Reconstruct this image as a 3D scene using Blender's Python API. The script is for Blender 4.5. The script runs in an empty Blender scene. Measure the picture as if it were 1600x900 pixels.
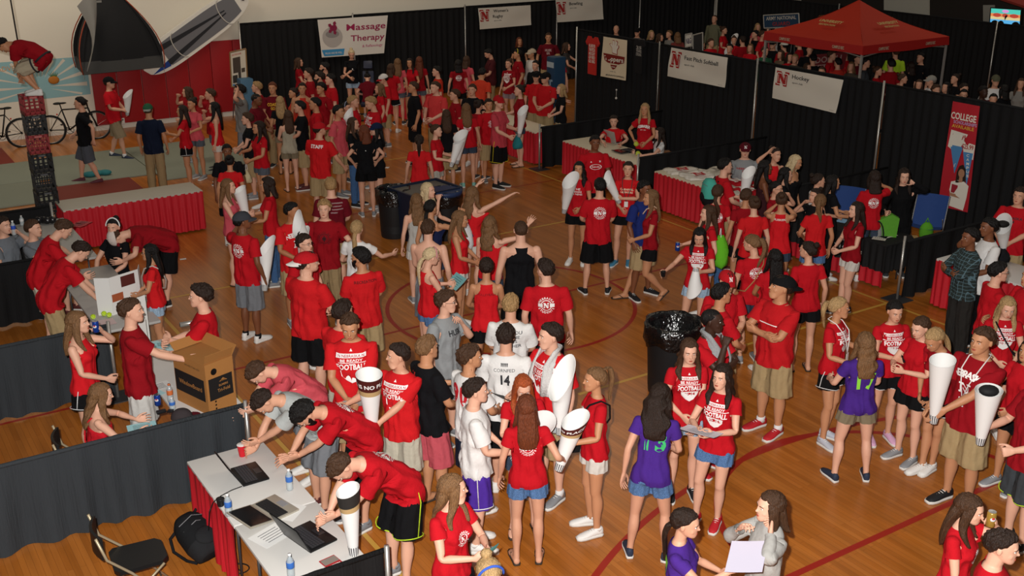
import bpy, bmesh, math, random
import numpy as np
from mathutils import Vector, Matrix, noise
from mathutils.bvhtree import BVHTree
R = math.radians
C = bpy.context.scene.collection
rnd = random.Random(7)

# ------------------------------------------------------------------ camera, world, lights, exposure
FPX, PITCH, CAMH = 1697.0, R(20.4), 5.85
cam = bpy.data.objects.new('camera', bpy.data.cameras.new('camera')); C.objects.link(cam)
cam.location = (0, 0, CAMH); cam.rotation_euler = (math.pi/2 - PITCH, 0, 0)
cam.data.sensor_width = 36.0; cam.data.lens = 36.0*FPX/1600.0; cam.data.clip_end = 200
bpy.context.scene.camera = cam
w = bpy.data.worlds.new('world'); bpy.context.scene.world = w; w.use_nodes = True
w.node_tree.nodes['Background'].inputs[0].default_value = (1.0, .93, .85, 1)
w.node_tree.nodes['Background'].inputs[1].default_value = WORLD = 0.075
vs = bpy.context.scene.view_settings
vs.view_transform = 'Standard'; vs.look = 'None'; vs.gamma = 1; vs.use_curve_mapping = False; vs.exposure = 0.0
def lamp(name, kind, loc, energy, col, aim=None, **k):
    d = bpy.data.lights.new(name, kind); o = bpy.data.objects.new(name, d); C.objects.link(o)
    o.location = loc; d.energy = energy; d.color = col
    for a_, b_ in k.items(): setattr(d, a_, b_)
    if aim is not None: o.rotation_euler = (Vector(aim)-Vector(loc)).to_track_quat('-Z', 'Y').to_euler()
    return o
# the photographer's flash, a little above and left of the lens
lamp('camera_flash', 'SPOT', (-.14, .05, CAMH+.16), 5200, (1, .97, .93), aim=(.5, 15.5, .6), spot_size=R(95), spot_blend=.6, shadow_soft_size=.035)

# room axes: A runs along the aisles' cross direction, B along the long wall
AZ = R(57.1)
AV = Vector((math.sin(AZ), math.cos(AZ), 0)); BV = Vector((-math.cos(AZ), math.sin(AZ), 0))
def W(a, b, z=0.0): return AV*a + BV*b + Vector((0, 0, z))
ROOMROT = math.atan2(AV.y, AV.x)                      # rotation that turns local x into A, local y into B
def unp(x, y, z=0.0):                                  # where the sight line through a photo pixel meets the level z
    u = (x-800)/FPX; v = (450-y)/FPX; c, s = math.cos(PITCH), math.sin(PITCH)
    d = Vector((u, c+v*s, -s+v*c)); return Vector((0, 0, CAMH)) + d*((z-CAMH)/d.z)
# gym lamps high under the roof, dim compared with the flash
for a_, b_ in ((6, 8), (6, 20), (16, 8), (16, 20), (26, 16)):
    lamp('gym_and_fill_lamp', 'AREA', W(a_, b_, 8.5), 75, (1, .86, .68), size=2.5)

lamp('gym_and_fill_lamp', 'AREA', W(4, 24.5, 7.5), 150, (1, .88, .72), size=2.5, aim=W(4.5, 28.5, 3.0)); lamp('gym_and_fill_lamp', 'AREA', W(12, 24.5, 7.5), 90, (1, .88, .72), size=2.5, aim=W(12, 28.5, 4.0))  # two unseen fill lamps, added to brighten the back wall

# ------------------------------------------------------------------ materials
def lin(h):
    if isinstance(h, str): h = [int(h[i:i+2], 16)/255 for i in (0, 2, 4)]
    return tuple((c/12.92 if c <= .04045 else ((c+.055)/1.055)**2.4) for c in h) + (1,)
MATS = {}
def mat(name, col='808080', rough=.8, kind=None, metal=0, bump=.0, scale=30, spec=.3, col2=None, emis=0, stretch=(1,1,1), alpha=1):
    if name in MATS: return MATS[name]
    m = bpy.data.materials.new(name); m.use_nodes = True; MATS[name] = m
    nt = m.node_tree; N = nt.nodes; L = nt.links; b = N['Principled BSDF']
    b.inputs['Base Color'].default_value = lin(col); b.inputs['Roughness'].default_value = rough
    b.inputs['Metallic'].default_value = metal; b.inputs['Specular IOR Level'].default_value = spec
    m.diffuse_color = lin(col)
    if emis: b.inputs['Emission Color'].default_value = lin(col); b.inputs['Emission Strength'].default_value = emis
    if alpha < 1: b.inputs['Alpha'].default_value = alpha
    if kind == 'glass': b.inputs['Transmission Weight'].default_value = .85; b.inputs['IOR'].default_value = 1.2
    if bump or col2:
        tc = N.new('ShaderNodeTexCoord'); mp = N.new('ShaderNodeMapping'); mp.inputs['Scale'].default_value = stretch
        L.new(tc.outputs['Object'], mp.inputs[0])
        nz = N.new('ShaderNodeTexNoise'); nz.inputs['Scale'].default_value = scale; nz.inputs['Detail'].default_value = 3
        L.new(mp.outputs[0], nz.inputs['Vector'])
        if bump:
            bp = N.new('ShaderNodeBump'); bp.inputs['Strength'].default_value = bump; bp.inputs['Distance'].default_value = .02
            L.new(nz.outputs['Fac'], bp.inputs['Height']); L.new(bp.outputs[0], b.inputs['Normal'])
        if col2:
            rp = N.new('ShaderNodeValToRGB'); rp.color_ramp.elements[0].color = lin(col); rp.color_ramp.elements[1].color = lin(col2)
            rp.color_ramp.elements[0].position = .38; rp.color_ramp.elements[1].position = .62
            L.new(nz.outputs['Fac'], rp.inputs[0]); L.new(rp.outputs[0], b.inputs['Base Color'])
    return m
def cloth(hexc): return mat('cloth_'+hexc, hexc, .9, bump=.35, scale=22, spec=.12)
def plain(hexc, rough=.6, metal=0): return mat('plain_%s_%d_%d' % (hexc, rough*10, metal*10), hexc, rough, metal=metal)

# ------------------------------------------------------------------ mesh helpers
def mesh_np(name, V, F, mats, fm=None, smooth=True):
    me = bpy.data.meshes.new(name); V = np.asarray(V, np.float32)
    if isinstance(F, np.ndarray):
        k = F.shape[1]; me.vertices.add(len(V)); me.vertices.foreach_set('co', V.ravel())
        me.loops.add(F.size); me.loops.foreach_set('vertex_index', F.astype(np.int32).ravel())
        me.polygons.add(len(F)); me.polygons.foreach_set('loop_start', np.arange(0, F.size, k, dtype=np.int32))
        me.update(calc_edges=True)
    else:
        me.from_pydata([tuple(map(float, v)) for v in V], [], F)
    for m in (mats if isinstance(mats, (list, tuple)) else [mats]): me.materials.append(m)
    if fm is not None: me.polygons.foreach_set('material_index', np.asarray(fm, np.int32))
    if smooth: me.polygons.foreach_set('use_smooth', np.ones(len(me.polygons), bool))
    me.update(); return me
def link(name, me, parent=None):
    o = bpy.data.objects.new(name, me); C.objects.link(o)
    if parent is not None: o.parent = parent
    return o
def tag(o, label=None, cat=None, group=None, kind=None):
    if label: o['label'] = label
    if cat: o['category'] = cat
    if group: o['group'] = group
    if kind: o['kind'] = kind
    return o
def empty(name, loc, rz=0):
    o = bpy.data.objects.new(name, None); C.objects.link(o); o.location = loc; o.rotation_euler = (0, 0, rz); o.empty_display_size = .1
    return o
class MB:
    """collects shapes, links them as ONE mesh object"""
    def __init__(s): s.v = []; s.f = []; s.m = []
    def add(s, V, F, mi=0):
        n = len(s.v); s.v += [tuple(v) for v in V]; s.f += [tuple(i+n for i in f) for f in F]; s.m += [mi]*len(F); return s
    def box(s, c, d, mi=0, rot=None, bev=0):
        x, y, z = [q/2 for q in d]; M = rot if rot is not None else Matrix.Identity(3); c = Vector(c)
        if not bev:
            V = [c + M @ Vector((i*x, j*y, k*z)) for i in (-1, 1) for j in (-1, 1) for k in (-1, 1)]
            return s.add(V, [(0,1,3,2),(4,6,7,5),(0,4,5,1),(2,3,7,6),(0,2,6,4),(1,5,7,3)], mi)
        b = min(bev, x*.95, y*.95, z*.95); V = []; F = []
        bm = bmesh.new(); bmesh.ops.create_cube(bm, size=2)
        for v in bm.verts: v.co = Vector((v.co.x*x, v.co.y*y, v.co.z*z))
        bmesh.ops.bevel(bm, geom=bm.edges[:]+bm.verts[:], offset=b, segments=2, affect='EDGES', profile=.6)
        bm.verts.index_update(); V = [c + M @ v.co for v in bm.verts]; F = [[v.index for v in f.verts] for f in bm.faces]; bm.free()
        return s.add(V, F, mi)
    def tube(s, pts, r, n=10, mi=0, cap=True, closed=False):
        pts = [Vector(p) for p in pts]; rs = r if isinstance(r, (list, tuple)) else [r]*len(pts)
        rings = []; prev = None; m = len(pts)
        for i, p in enumerate(pts):
            if closed: d = pts[(i+1) % m]-pts[i-1]
            else: d = pts[min(i+1, m-1)]-pts[max(i-1, 0)]
            d = d.normalized() if d.length > 1e-9 else Vector((0, 0, 1))
            if prev is None:
                q = Vector((0, 0, 1)) if abs(d.z) < .9 else Vector((1, 0, 0)); u = d.cross(q).normalized()
            else:
                u = (prev - d*prev.dot(d)); u = u.normalized() if u.length > 1e-6 else d.orthogonal().normalized()
            prev = u; v = d.cross(u)
            rings.append([p + (u*math.cos(2*math.pi*k/n) + v*math.sin(2*math.pi*k/n))*rs[i] for k in range(n)])
        V = [q for rg in rings for q in rg]; F = []
        for i in range(m if closed else m-1):
            j = (i+1) % m
            for k in range(n): F.append((i*n+k, i*n+(k+1) % n, j*n+(k+1) % n, j*n+k))
        if cap and not closed: F.append(tuple(range(n))[::-1]); F.append(tuple((m-1)*n+k for k in range(n)))
        return s.add(V, F, mi)
    def lathe(s, c, prof, n=16, mi=0, M=None):
        c = Vector(c); M = M or Matrix.Identity(3); V = []; F = []
        for r, z in prof:
            for k in range(n): V.append(c + M @ Vector((max(r, 1e-4)*math.cos(2*math.pi*k/n), max(r, 1e-4)*math.sin(2*math.pi*k/n), z)))
        m = len(prof)
        for i in range(m-1):
            for k in range(n): F.append((i*n+k, i*n+(k+1) % n, (i+1)*n+(k+1) % n, (i+1)*n+k))
        if prof[0][0] > 1e-3: F.append(tuple(range(n))[::-1])
        if prof[-1][0] > 1e-3: F.append(tuple((m-1)*n+k for k in range(n)))
        return s.add(V, F, mi)
    def ball(s, c, r, n=14, mi=0, M=None):
        rr = r if isinstance(r, (tuple, list)) else (r, r, r); M = M or Matrix.Identity(3); V = []; F = []; h = n//2+1; c = Vector(c)
        for i in range(h+1):
            t = math.pi*i/h
            for k in range(n): V.append(c + M @ Vector((rr[0]*math.sin(t)*math.cos(2*math.pi*k/n)+0, rr[1]*math.sin(t)*math.sin(2*math.pi*k/n), -rr[2]*math.cos(t))))
        for i in range(h):
            for k in range(n): F.append((i*n+k, i*n+(k+1) % n, (i+1)*n+(k+1) % n, (i+1)*n+k))
        return s.add(V, F, mi)
    def prism(s, poly, z0, z1, mi=0, M=None, o=(0, 0, 0)):
        """outline poly (x, y) from height z0 to z1, turned by M, moved to o"""
        M = M or Matrix.Identity(3); o = Vector(o); n = len(poly)
        V = [o + M @ Vector((x, y, z0)) for x, y in poly] + [o + M @ Vector((x, y, z1)) for x, y in poly]
        F = [tuple(range(n))[::-1], tuple(range(n, 2*n))] + [(i, (i+1) % n, (i+1) % n+n, i+n) for i in range(n)]
        return s.add(V, F, mi)
    def build(s, name, mats, parent=None, smooth=False, clean=True):
        me = bpy.data.meshes.new(name); me.from_pydata([tuple(v) for v in s.v], [], s.f)
        for m in (mats if isinstance(mats, (list, tuple)) else [mats]): me.materials.append(m)
        me.polygons.foreach_set('material_index', s.m)
        if clean:
            bm = bmesh.new(); bm.from_mesh(me); bmesh.ops.remove_doubles(bm, verts=bm.verts, dist=1e-6)
            bmesh.ops.recalc_face_normals(bm, faces=bm.faces); bm.to_mesh(me); bm.free()
        if smooth:
            me.polygons.foreach_set('use_smooth', [True]*len(me.polygons))
            if smooth == 'auto':
                me.update(); me.set_sharp_from_angle(angle=R(40))
        me.update(); return link(name, me, parent)
_tx = {}
def text_mesh(s, bold=0.0, shear=0.0, space=1.0):
    """letters of s as (verts, faces), 1 unit tall capitals, centred on x, baseline at 0"""
    k = (s, bold, shear, space)
    if k in _tx: return _tx[k]
    cu = bpy.data.curves.new('t', 'FONT'); cu.body = s; cu.size = 1.38; cu.offset = bold; cu.shear = shear; cu.space_character = space
    cu.resolution_u = 2; cu.align_x = 'CENTER'
    o = bpy.data.objects.new('t', cu); C.objects.link(o); bpy.context.view_layer.update()
    dg = bpy.context.evaluated_depsgraph_get(); me = o.evaluated_get(dg).to_mesh()
    V = np.array([v.co[:] for v in me.vertices]).reshape(-1, 3); F = [tuple(p.vertices) for p in me.polygons]
    o.evaluated_get(dg).to_mesh_clear(); bpy.data.objects.remove(o); bpy.data.curves.remove(cu)
    _tx[k] = (V, F); return _tx[k]
def text_obj(name, s, size, M, material, parent=None, bold=.0, shear=0, space=1.0, width=None, lines=1.25):
    """flat lettering; M (4x4): x along the line, y up the letters"""
    mb = MB(); y = 0
    for ln in s.split('\n'):
        V, F = text_mesh(ln, bold, shear, space)
        if len(V):
            sx = size
            if width: sx = width/(V[:, 0].max()-V[:, 0].min())
            mb.add([M @ Vector((v[0]*sx, v[1]*size+y, 0)) for v in V], F)
        y -= size*lines
    return mb.build(name, material, parent, clean=False)
# block letter N with serifs (unit box 0..1)
N_POLY = [(0,0),(.34,0),(.34,.16),(.26,.16),(.26,.62),(.62,0),(.88,0),(.88,.84),(1,.84),(1,1),(.66,1),(.66,.84),(.72,.84),(.72,.38),(.36,1),(0,1),(0,.84),(.1,.84),(.1,.16),(0,.16)]
def tri_poly(poly):
    from mathutils.geometry import tessellate_polygon
    return [tuple(t) for t in tessellate_polygon([[Vector((x, y, 0)) for x, y in poly]])]
# ------------------------------------------------------------------ people: rest-pose bodies, clothes and hair, bent to each pose
def sstep(a, b, x):
    t = np.clip((x-a)/(b-a), 0, 1); return t*t*(3-2*t)
AR = R(34); ARMD = Vector((math.sin(AR), 0, -math.cos(AR)))
def PALM(s): return Vector((-s*math.cos(AR), 0, -math.sin(AR)))
def dims(sex):
    f = sex == 'f'
    return dict(f=f, sh=Vector((.152 if f else .178, -.015, 1.400 if f else 1.402)), ua=.28, fa=.25, hip=Vector((.088 if f else .09, 0, .93)), th=.435, shn=.415,
                knee=Vector((.094, .008, .497)), ank=Vector((.098, -.02, .085)))
def ring_poly(c, u, v, n=20, e=2.0):
    out = []
    for k in range(n):
        t = 2*math.pi*k/n; ct, st = math.cos(t), math.sin(t)
        if e != 2.0: ct = math.copysign(abs(ct)**(2/e), ct); st = math.copysign(abs(st)**(2/e), st)
        out.append(c + u*ct + v*st)
    return out
def loft(mb, rings, n=20, e=2.0):
    V = []; F = []
    for c, u, v in rings: V += ring_poly(Vector(c), Vector(u), Vector(v), n, e)
    for i in range(len(rings)-1):
        for k in range(n): F.append((i*n+k, i*n+(k+1) % n, (i+1)*n+(k+1) % n, (i+1)*n+k))
    F.append(tuple(range(n))[::-1]); m = len(rings)-1; F.append(tuple(m*n+k for k in range(n)))
    mb.add(V, F)
def zl(mb, rows, n=24, e=2.0, x0=0):      # rows: z, cy, halfwidth, halfdepth
    loft(mb, [((x0, cy, z), (w_, 0, 0), (0, d_, 0)) for z, cy, w_, d_ in rows], n, e)
HEAD = [(1.527,.078,.018,.016),(1.537,.070,.036,.034),(1.555,.052,.051,.056),(1.58,.034,.0605,.074),(1.61,.020,.0665,.088),(1.64,.010,.0705,.096),(1.665,.006,.073,.099),(1.69,.002,.0725,.097),(1.715,-.002,.064,.085),(1.735,-.004,.046,.062),(1.75,-.006,.02,.028)]
def body_shapes(sex):
    D = dims(sex); f = D['f']; mb = MB()
    if f: rows = [(.83,0,.13,.085),(.87,-.005,.162,.105),(.92,-.008,.172,.115),(.98,-.003,.155,.105),(1.05,.002,.130,.09),(1.11,.004,.123,.085),(1.18,.004,.131,.092),(1.26,.004,.145,.098),(1.33,-.003,.150,.096),(1.39,-.012,.148,.083),(1.43,-.018,.125,.068),(1.46,-.02,.08,.055),(1.48,-.015,.053,.05)]
    else: rows = [(.83,0,.125,.085),(.87,-.002,.152,.10),(.92,-.005,.163,.11),(.98,0,.158,.105),(1.05,.003,.148,.10),(1.11,.004,.147,.10),(1.18,.004,.155,.107),(1.26,.003,.168,.115),(1.33,-.003,.176,.113),(1.39,-.012,.178,.10),(1.43,-.018,.150,.08),(1.465,-.02,.095,.065),(1.49,-.016,.062,.056)]
    zl(mb, rows)
    nr = .047 if f else .056
    loft(mb, [((0,-.018,1.43),(nr+.012,0,0),(0,nr+.01,0)),((0,-.012,1.50),(nr,0,0),(0,nr,0)),((0,0,1.56),(nr,0,0),(0,nr+.005,0)),((0,.004,1.60),(nr-.004,0,0),(0,nr,0))])
    zl(mb, HEAD)
    mb.ball((0,.112,1.617),(.011,.016,.012)); mb.ball((0,.104,1.634),(.008,.012,.022))
    mb.ball((0,.088,1.668),(.052,.018,.010)); mb.ball((0,.095,1.578),(.022,.014,.011)); mb.ball((0,.09,1.545),(.020,.013,.012))
    for s in (1,-1):
        mb.ball((s*.0745,-.004,1.635),(.010,.019,.031), M=Matrix.Rotation(-s*.3,3,'Z'))
        mb.ball((s*.036,.070,1.607),(.024,.020,.022))
        sh = Vector((s*D['sh'].x, D['sh'].y, D['sh'].z)); d = Vector((s*ARMD.x, 0, ARMD.z)); up = Vector((0,1,0)); sd = d.cross(up)
        k = .86 if f else 1.0
        L1 = D['ua']; L2 = D['fa']
        seg = [(-.012,.044),(0,.052),(.05,.054),(.12,.047),(.2,.041),(L1-.02,.037),(L1+.02,.037),(L1+.07,.039),(L1+.13,.034),(L1+.2,.027),(L1+L2-.01,.024),(L1+L2+.02,.026)]
        loft(mb, [(sh+d*q, up*(r*k if q < L1+L2-.05 else r*k*1.12), sd*(r*k if q < L1+L2-.05 else r*k*.85)) for q, r in seg], 16)
        mb.ball(sh+d*.012, (.055*k,.055*k,.055*k))
        # hand: thumb side +y, palm towards the body
        wr = sh+d*(L1+L2); pn = PALM(s)   # palm normal (inwards, down)
        hs = .93 if f else 1.0
        loft(mb, [(wr+d*-.005, up*.026*hs, pn*.018*hs),(wr+d*.025*hs, up*.035*hs, pn*.0165*hs),(wr+d*.06*hs, up*.042*hs, pn*.0155*hs),(wr+d*.09*hs, up*.043*hs, pn*.013*hs),(wr+d*.098*hs, up*.038*hs, pn*.009*hs)], 16, 2.6)
        for i, (oy, ln, r) in enumerate(((.034,.068,.0082),(.0115,.078,.0085),(-.0115,.072,.0082),(-.033,.056,.0072))):
            b0 = wr + d*(.078*hs) + up*oy*hs; dd = (d + up*(.16-.11*i)*1.0).normalized(); pts = []; rr = []
            for t in (0,.3,.62,.97):
                bend = pn*(.16*t*t)*ln*1.3
                pts.append(b0 + dd*(t*(ln+.02))*hs + bend*hs); rr.append(r*hs*(1-.14*t))
            mb.tube(pts, rr, 8); mb.ball(pts[-1], rr[-1]*.98, 8)
        t0 = wr + d*.012*hs + up*.022*hs + pn*.006; t1 = t0 + d*.032*hs + up*.030*hs + pn*.010; t2 = t1 + d*.034*hs + up*.012*hs + pn*.004; t3 = t2 + d*.026*hs + up*.002*hs
        mb.tube([t0,t1,t2,t3],[.0155*hs,.0125*hs,.0098*hs,.0085*hs],8); mb.ball(t3,.0086*hs,8)
        # leg
        hp = Vector((s*D['hip'].x,0,.93)); kx = s*D['knee'].x; w_ = 1.06 if f else 1.0
        rows2 = [(.93,-.003,.080,.088),(.86,.0,.082*w_,.090*w_),(.78,.004,.078*w_,.086*w_),(.68,.006,.068,.074),(.58,.006,.058,.064),(.52,.010,.052,.058),(.485,.012,.049,.055),(.45,.0,.047,.052),(.39,-.012,.052,.058),(.33,-.014,.052,.057),(.26,-.012,.044,.047),(.18,-.014,.034,.037),(.12,-.018,.031,.036),(.075,-.02,.033,.042),(.04,-.02,.030,.04)]
        loft(mb, [((kx*(1-q)+hp.x*q, cy, z),(wd*.97,0,0),(0,dp,0)) for (z,cy,wd,dp) in rows2 for q in (max(0,min(1,(z-.5)/.43)),)], 18)
        mb.ball((s*.083,-.062,.895),(.078*w_,.07,.085))
        ax = s*D['ank'].x
        loft(mb, [((ax,-.072,.03),(.020,0,0),(0,0,.018)),((ax,-.06,.035),(.030,0,0),(0,0,.034)),((ax,-.02,.045),(.034,0,0),(0,0,.044)),((ax+s*.002,.04,.038),(.037,0,0),(0,0,.036)),((ax+s*.004,.10,.026),(.043,0,0),(0,0,.025)),((ax+s*.002,.145,.018),(.041,0,0),(0,0,.018)),((ax-s*.004,.175,.014),(.028,0,0),(0,0,.012))], 16)
        if f: mb.ball((s*.068,.068,1.27),(.060,.055,.060))
        else: mb.ball((s*.075,.072,1.31),(.075,.035,.055))
    return mb
def evaluated(mb, voxel=.0055, smooth=4, ratios=(1,), fac=.5):
    me = bpy.data.meshes.new('t'); me.from_pydata([tuple(v) for v in mb.v], [], mb.f)
    o = bpy.data.objects.new('t', me); C.objects.link(o)
    m = o.modifiers.new('r','REMESH'); m.mode = 'VOXEL'; m.voxel_size = voxel
    if smooth: m = o.modifiers.new('s','SMOOTH'); m.factor = fac; m.iterations = smooth
    bpy.context.view_layer.update(); dg = bpy.context.evaluated_depsgraph_get()
    me2 = bpy.data.meshes.new_from_object(o.evaluated_get(dg)); bpy.data.objects.remove(o); bpy.data.meshes.remove(me)
    return me2
def decim(me, target):
    o = bpy.data.objects.new('t', me.copy()); C.objects.link(o)
    m0 = o.modifiers.new('t','TRIANGULATE')
    m = o.modifiers.new('d','DECIMATE'); m.ratio = min(1, target/(2*len(me.polygons)))
    bpy.context.view_layer.update(); dg = bpy.context.evaluated_depsgraph_get()
    me2 = o.evaluated_get(dg).to_mesh(); V = np.empty(len(me2.vertices)*3, np.float32); me2.vertices.foreach_get('co', V)
    F = [tuple(p.vertices) for p in me2.polygons]; V = V.reshape(-1,3)
    T = []
    for f_ in F:
        for i in range(1, len(f_)-1): T.append((f_[0], f_[i], f_[i+1]))
    o.evaluated_get(dg).to_mesh_clear(); mm = o.data; bpy.data.objects.remove(o); bpy.data.meshes.remove(mm)
    return V, np.array(T, np.int32)
BONES = ['pelvis','spine','chest','neck','head'] + [b+s for s in 'RL' for b in ('ua','fa','f2','hand','fg','ft','th','shin','foot')]
BI = {b:i for i,b in enumerate(BONES)}
def weights(V, sex, mode='body'):
    D = dims(sex); n = len(V); Wt = np.zeros((n, len(BONES)), np.float32); x, y, z = V[:,0], V[:,1], V[:,2]
    t1 = sstep(.98,1.10,z); t2 = sstep(1.14,1.26,z); t3 = sstep(1.455,1.50,z); t4 = sstep(1.525,1.575,z)
    if mode == 'hair': t3 = sstep(1.36,1.50,z); t4 = sstep(1.42,1.58,z)
    base = {'pelvis':1-t1,'spine':t1*(1-t2),'chest':t1*t2*(1-t3),'neck':t3*(1-t4),'head':t3*t4}
    if mode in ('hair','head'):
        if mode == 'head': base = {'head':np.ones(n)}
        for b,w_ in base.items(): Wt[:,BI[b]] = w_
        return Wt
    arm = {}; rem = np.ones(n)
    for s,S in ((1,'R'),(-1,'L')):
        q = V - np.array([s*D['sh'].x, D['sh'].y, D['sh'].z]); d = np.array([s*ARMD.x,0,ARMD.z]); t = q@d
        dist = np.linalg.norm(q - t[:,None]*d, axis=1)
        a = sstep(-.035,.075,t)*(1-sstep(.085,.12,dist)*(t < .30))*(x*s > .05)*(z > .75)*(1-sstep(.12,.2,dist))
        pin = -(q[:,0]*s*-ARMD.z + q[:,2]*ARMD.x)          # how far towards the trunk from the arm's axis
        a = a*(1-sstep(.0,.028, pin-(.040+.07*sstep(.05,.15,t))))
        L1, L2 = D['ua'], D['fa']
        e = sstep(L1-.05,L1+.05,t); e2 = sstep(L1+.10,L1+.20,t); h = sstep(L1+L2-.015,L1+L2+.02,t)
        th = sstep(.045,.056, q[:,1] + .0*t)*(t > L1+L2+.02)*(t < L1+L2+.115)   # thumb stays with the palm
        k1 = sstep(L1+L2+.085,L1+L2+.105,t)*(1-th); k2 = sstep(L1+L2+.122,L1+L2+.138,t)*(1-th)
        for b,w_ in (('ua',a*(1-e)),('fa',a*e*(1-e2)),('f2',a*e*e2*(1-h)),('hand',a*e*e2*h*(1-k1)),('fg',a*e*e2*h*k1*(1-k2)),('ft',a*e*e2*h*k1*k2)): Wt[:,BI[b+S]] = w_
        rem = rem - a
    lg = 1-sstep(.80,.95,z); side = sstep(-.018,.018,x); lg = lg*rem
    for s,S in ((1,'R'),(-1,'L')):
        sd = side if s > 0 else 1-side
        kn = 1-sstep(.455,.54,z); an = 1-sstep(.065,.115,z)
        Wt[:,BI['th'+S]] = lg*sd*(1-kn); Wt[:,BI['shin'+S]] = lg*sd*kn*(1-an); Wt[:,BI['foot'+S]] = lg*sd*kn*an
    rem = rem - lg
    for b,w_ in base.items(): Wt[:,BI[b]] = w_*np.clip(rem,0,1)
    return Wt/np.maximum(Wt.sum(1,keepdims=True),1e-6)
def vnormals(V, F):
    n = np.cross(V[F[:,1]]-V[F[:,0]], V[F[:,2]]-V[F[:,0]]); N_ = np.zeros_like(V)
    for i in range(3): np.add.at(N_, F[:,i], n)
    return N_/np.maximum(np.linalg.norm(N_,axis=1,keepdims=True),1e-9)
TPL = {}
def armt(V, sex):
    D = dims(sex); q = np.abs(V[:,0])-D['sh'].x; z = V[:,2]-D['sh'].z
    return q*ARMD.x + z*ARMD.z, np.sqrt((q*-ARMD.z + z*ARMD.x)**2 + (V[:,1]-D['sh'].y)**2)
def make_bodies():
    for sex in 'mf':
        me = evaluated(body_shapes(sex), .0048, 3)
        V = np.empty(len(me.vertices)*3, np.float32); me.vertices.foreach_get('co', V); V = V.reshape(-1,3)
        for s in (1,-1):   # eye sockets, mouth line
            g = np.exp(-(((V[:,0]-s*.030)/.013)**2+((V[:,2]-1.643)/.009)**2))*(V[:,1] > .05); V[:,1] -= .009*g
        g = np.exp(-((V[:,0]/.022)**2+((V[:,2]-1.5775)/.0022)**2))*(V[:,1] > .08); V[:,1] -= .004*g
        g = np.exp(-((V[:,0]/.02)**2+((V[:,2]-1.596)/.006)**2))*(V[:,1] > .08); V[:,1] -= .003*g
        # shoulder blades and spine
        g = np.exp(-(((V[:,0])/.014)**2))*(V[:,1] < -.05)*sstep(.95,1.05,V[:,2])*(1-sstep(1.38,1.45,V[:,2])); V[:,1] += .008*g
        me.vertices.foreach_set('co', V.ravel())
        for lod, tgt in (('near', 13000), ('mid', 5200), ('far', 2200)):
            v, f = decim(me, tgt); TPL['body',sex,lod] = dict(V=v, F=f, W=weights(v, sex), N=vnormals(v, f))
        bpy.data.meshes.remove(me)
def tor(rows, sex, grow): return [(z,cy,w_+grow,d_+grow) for z,cy,w_,d_ in rows]
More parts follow.
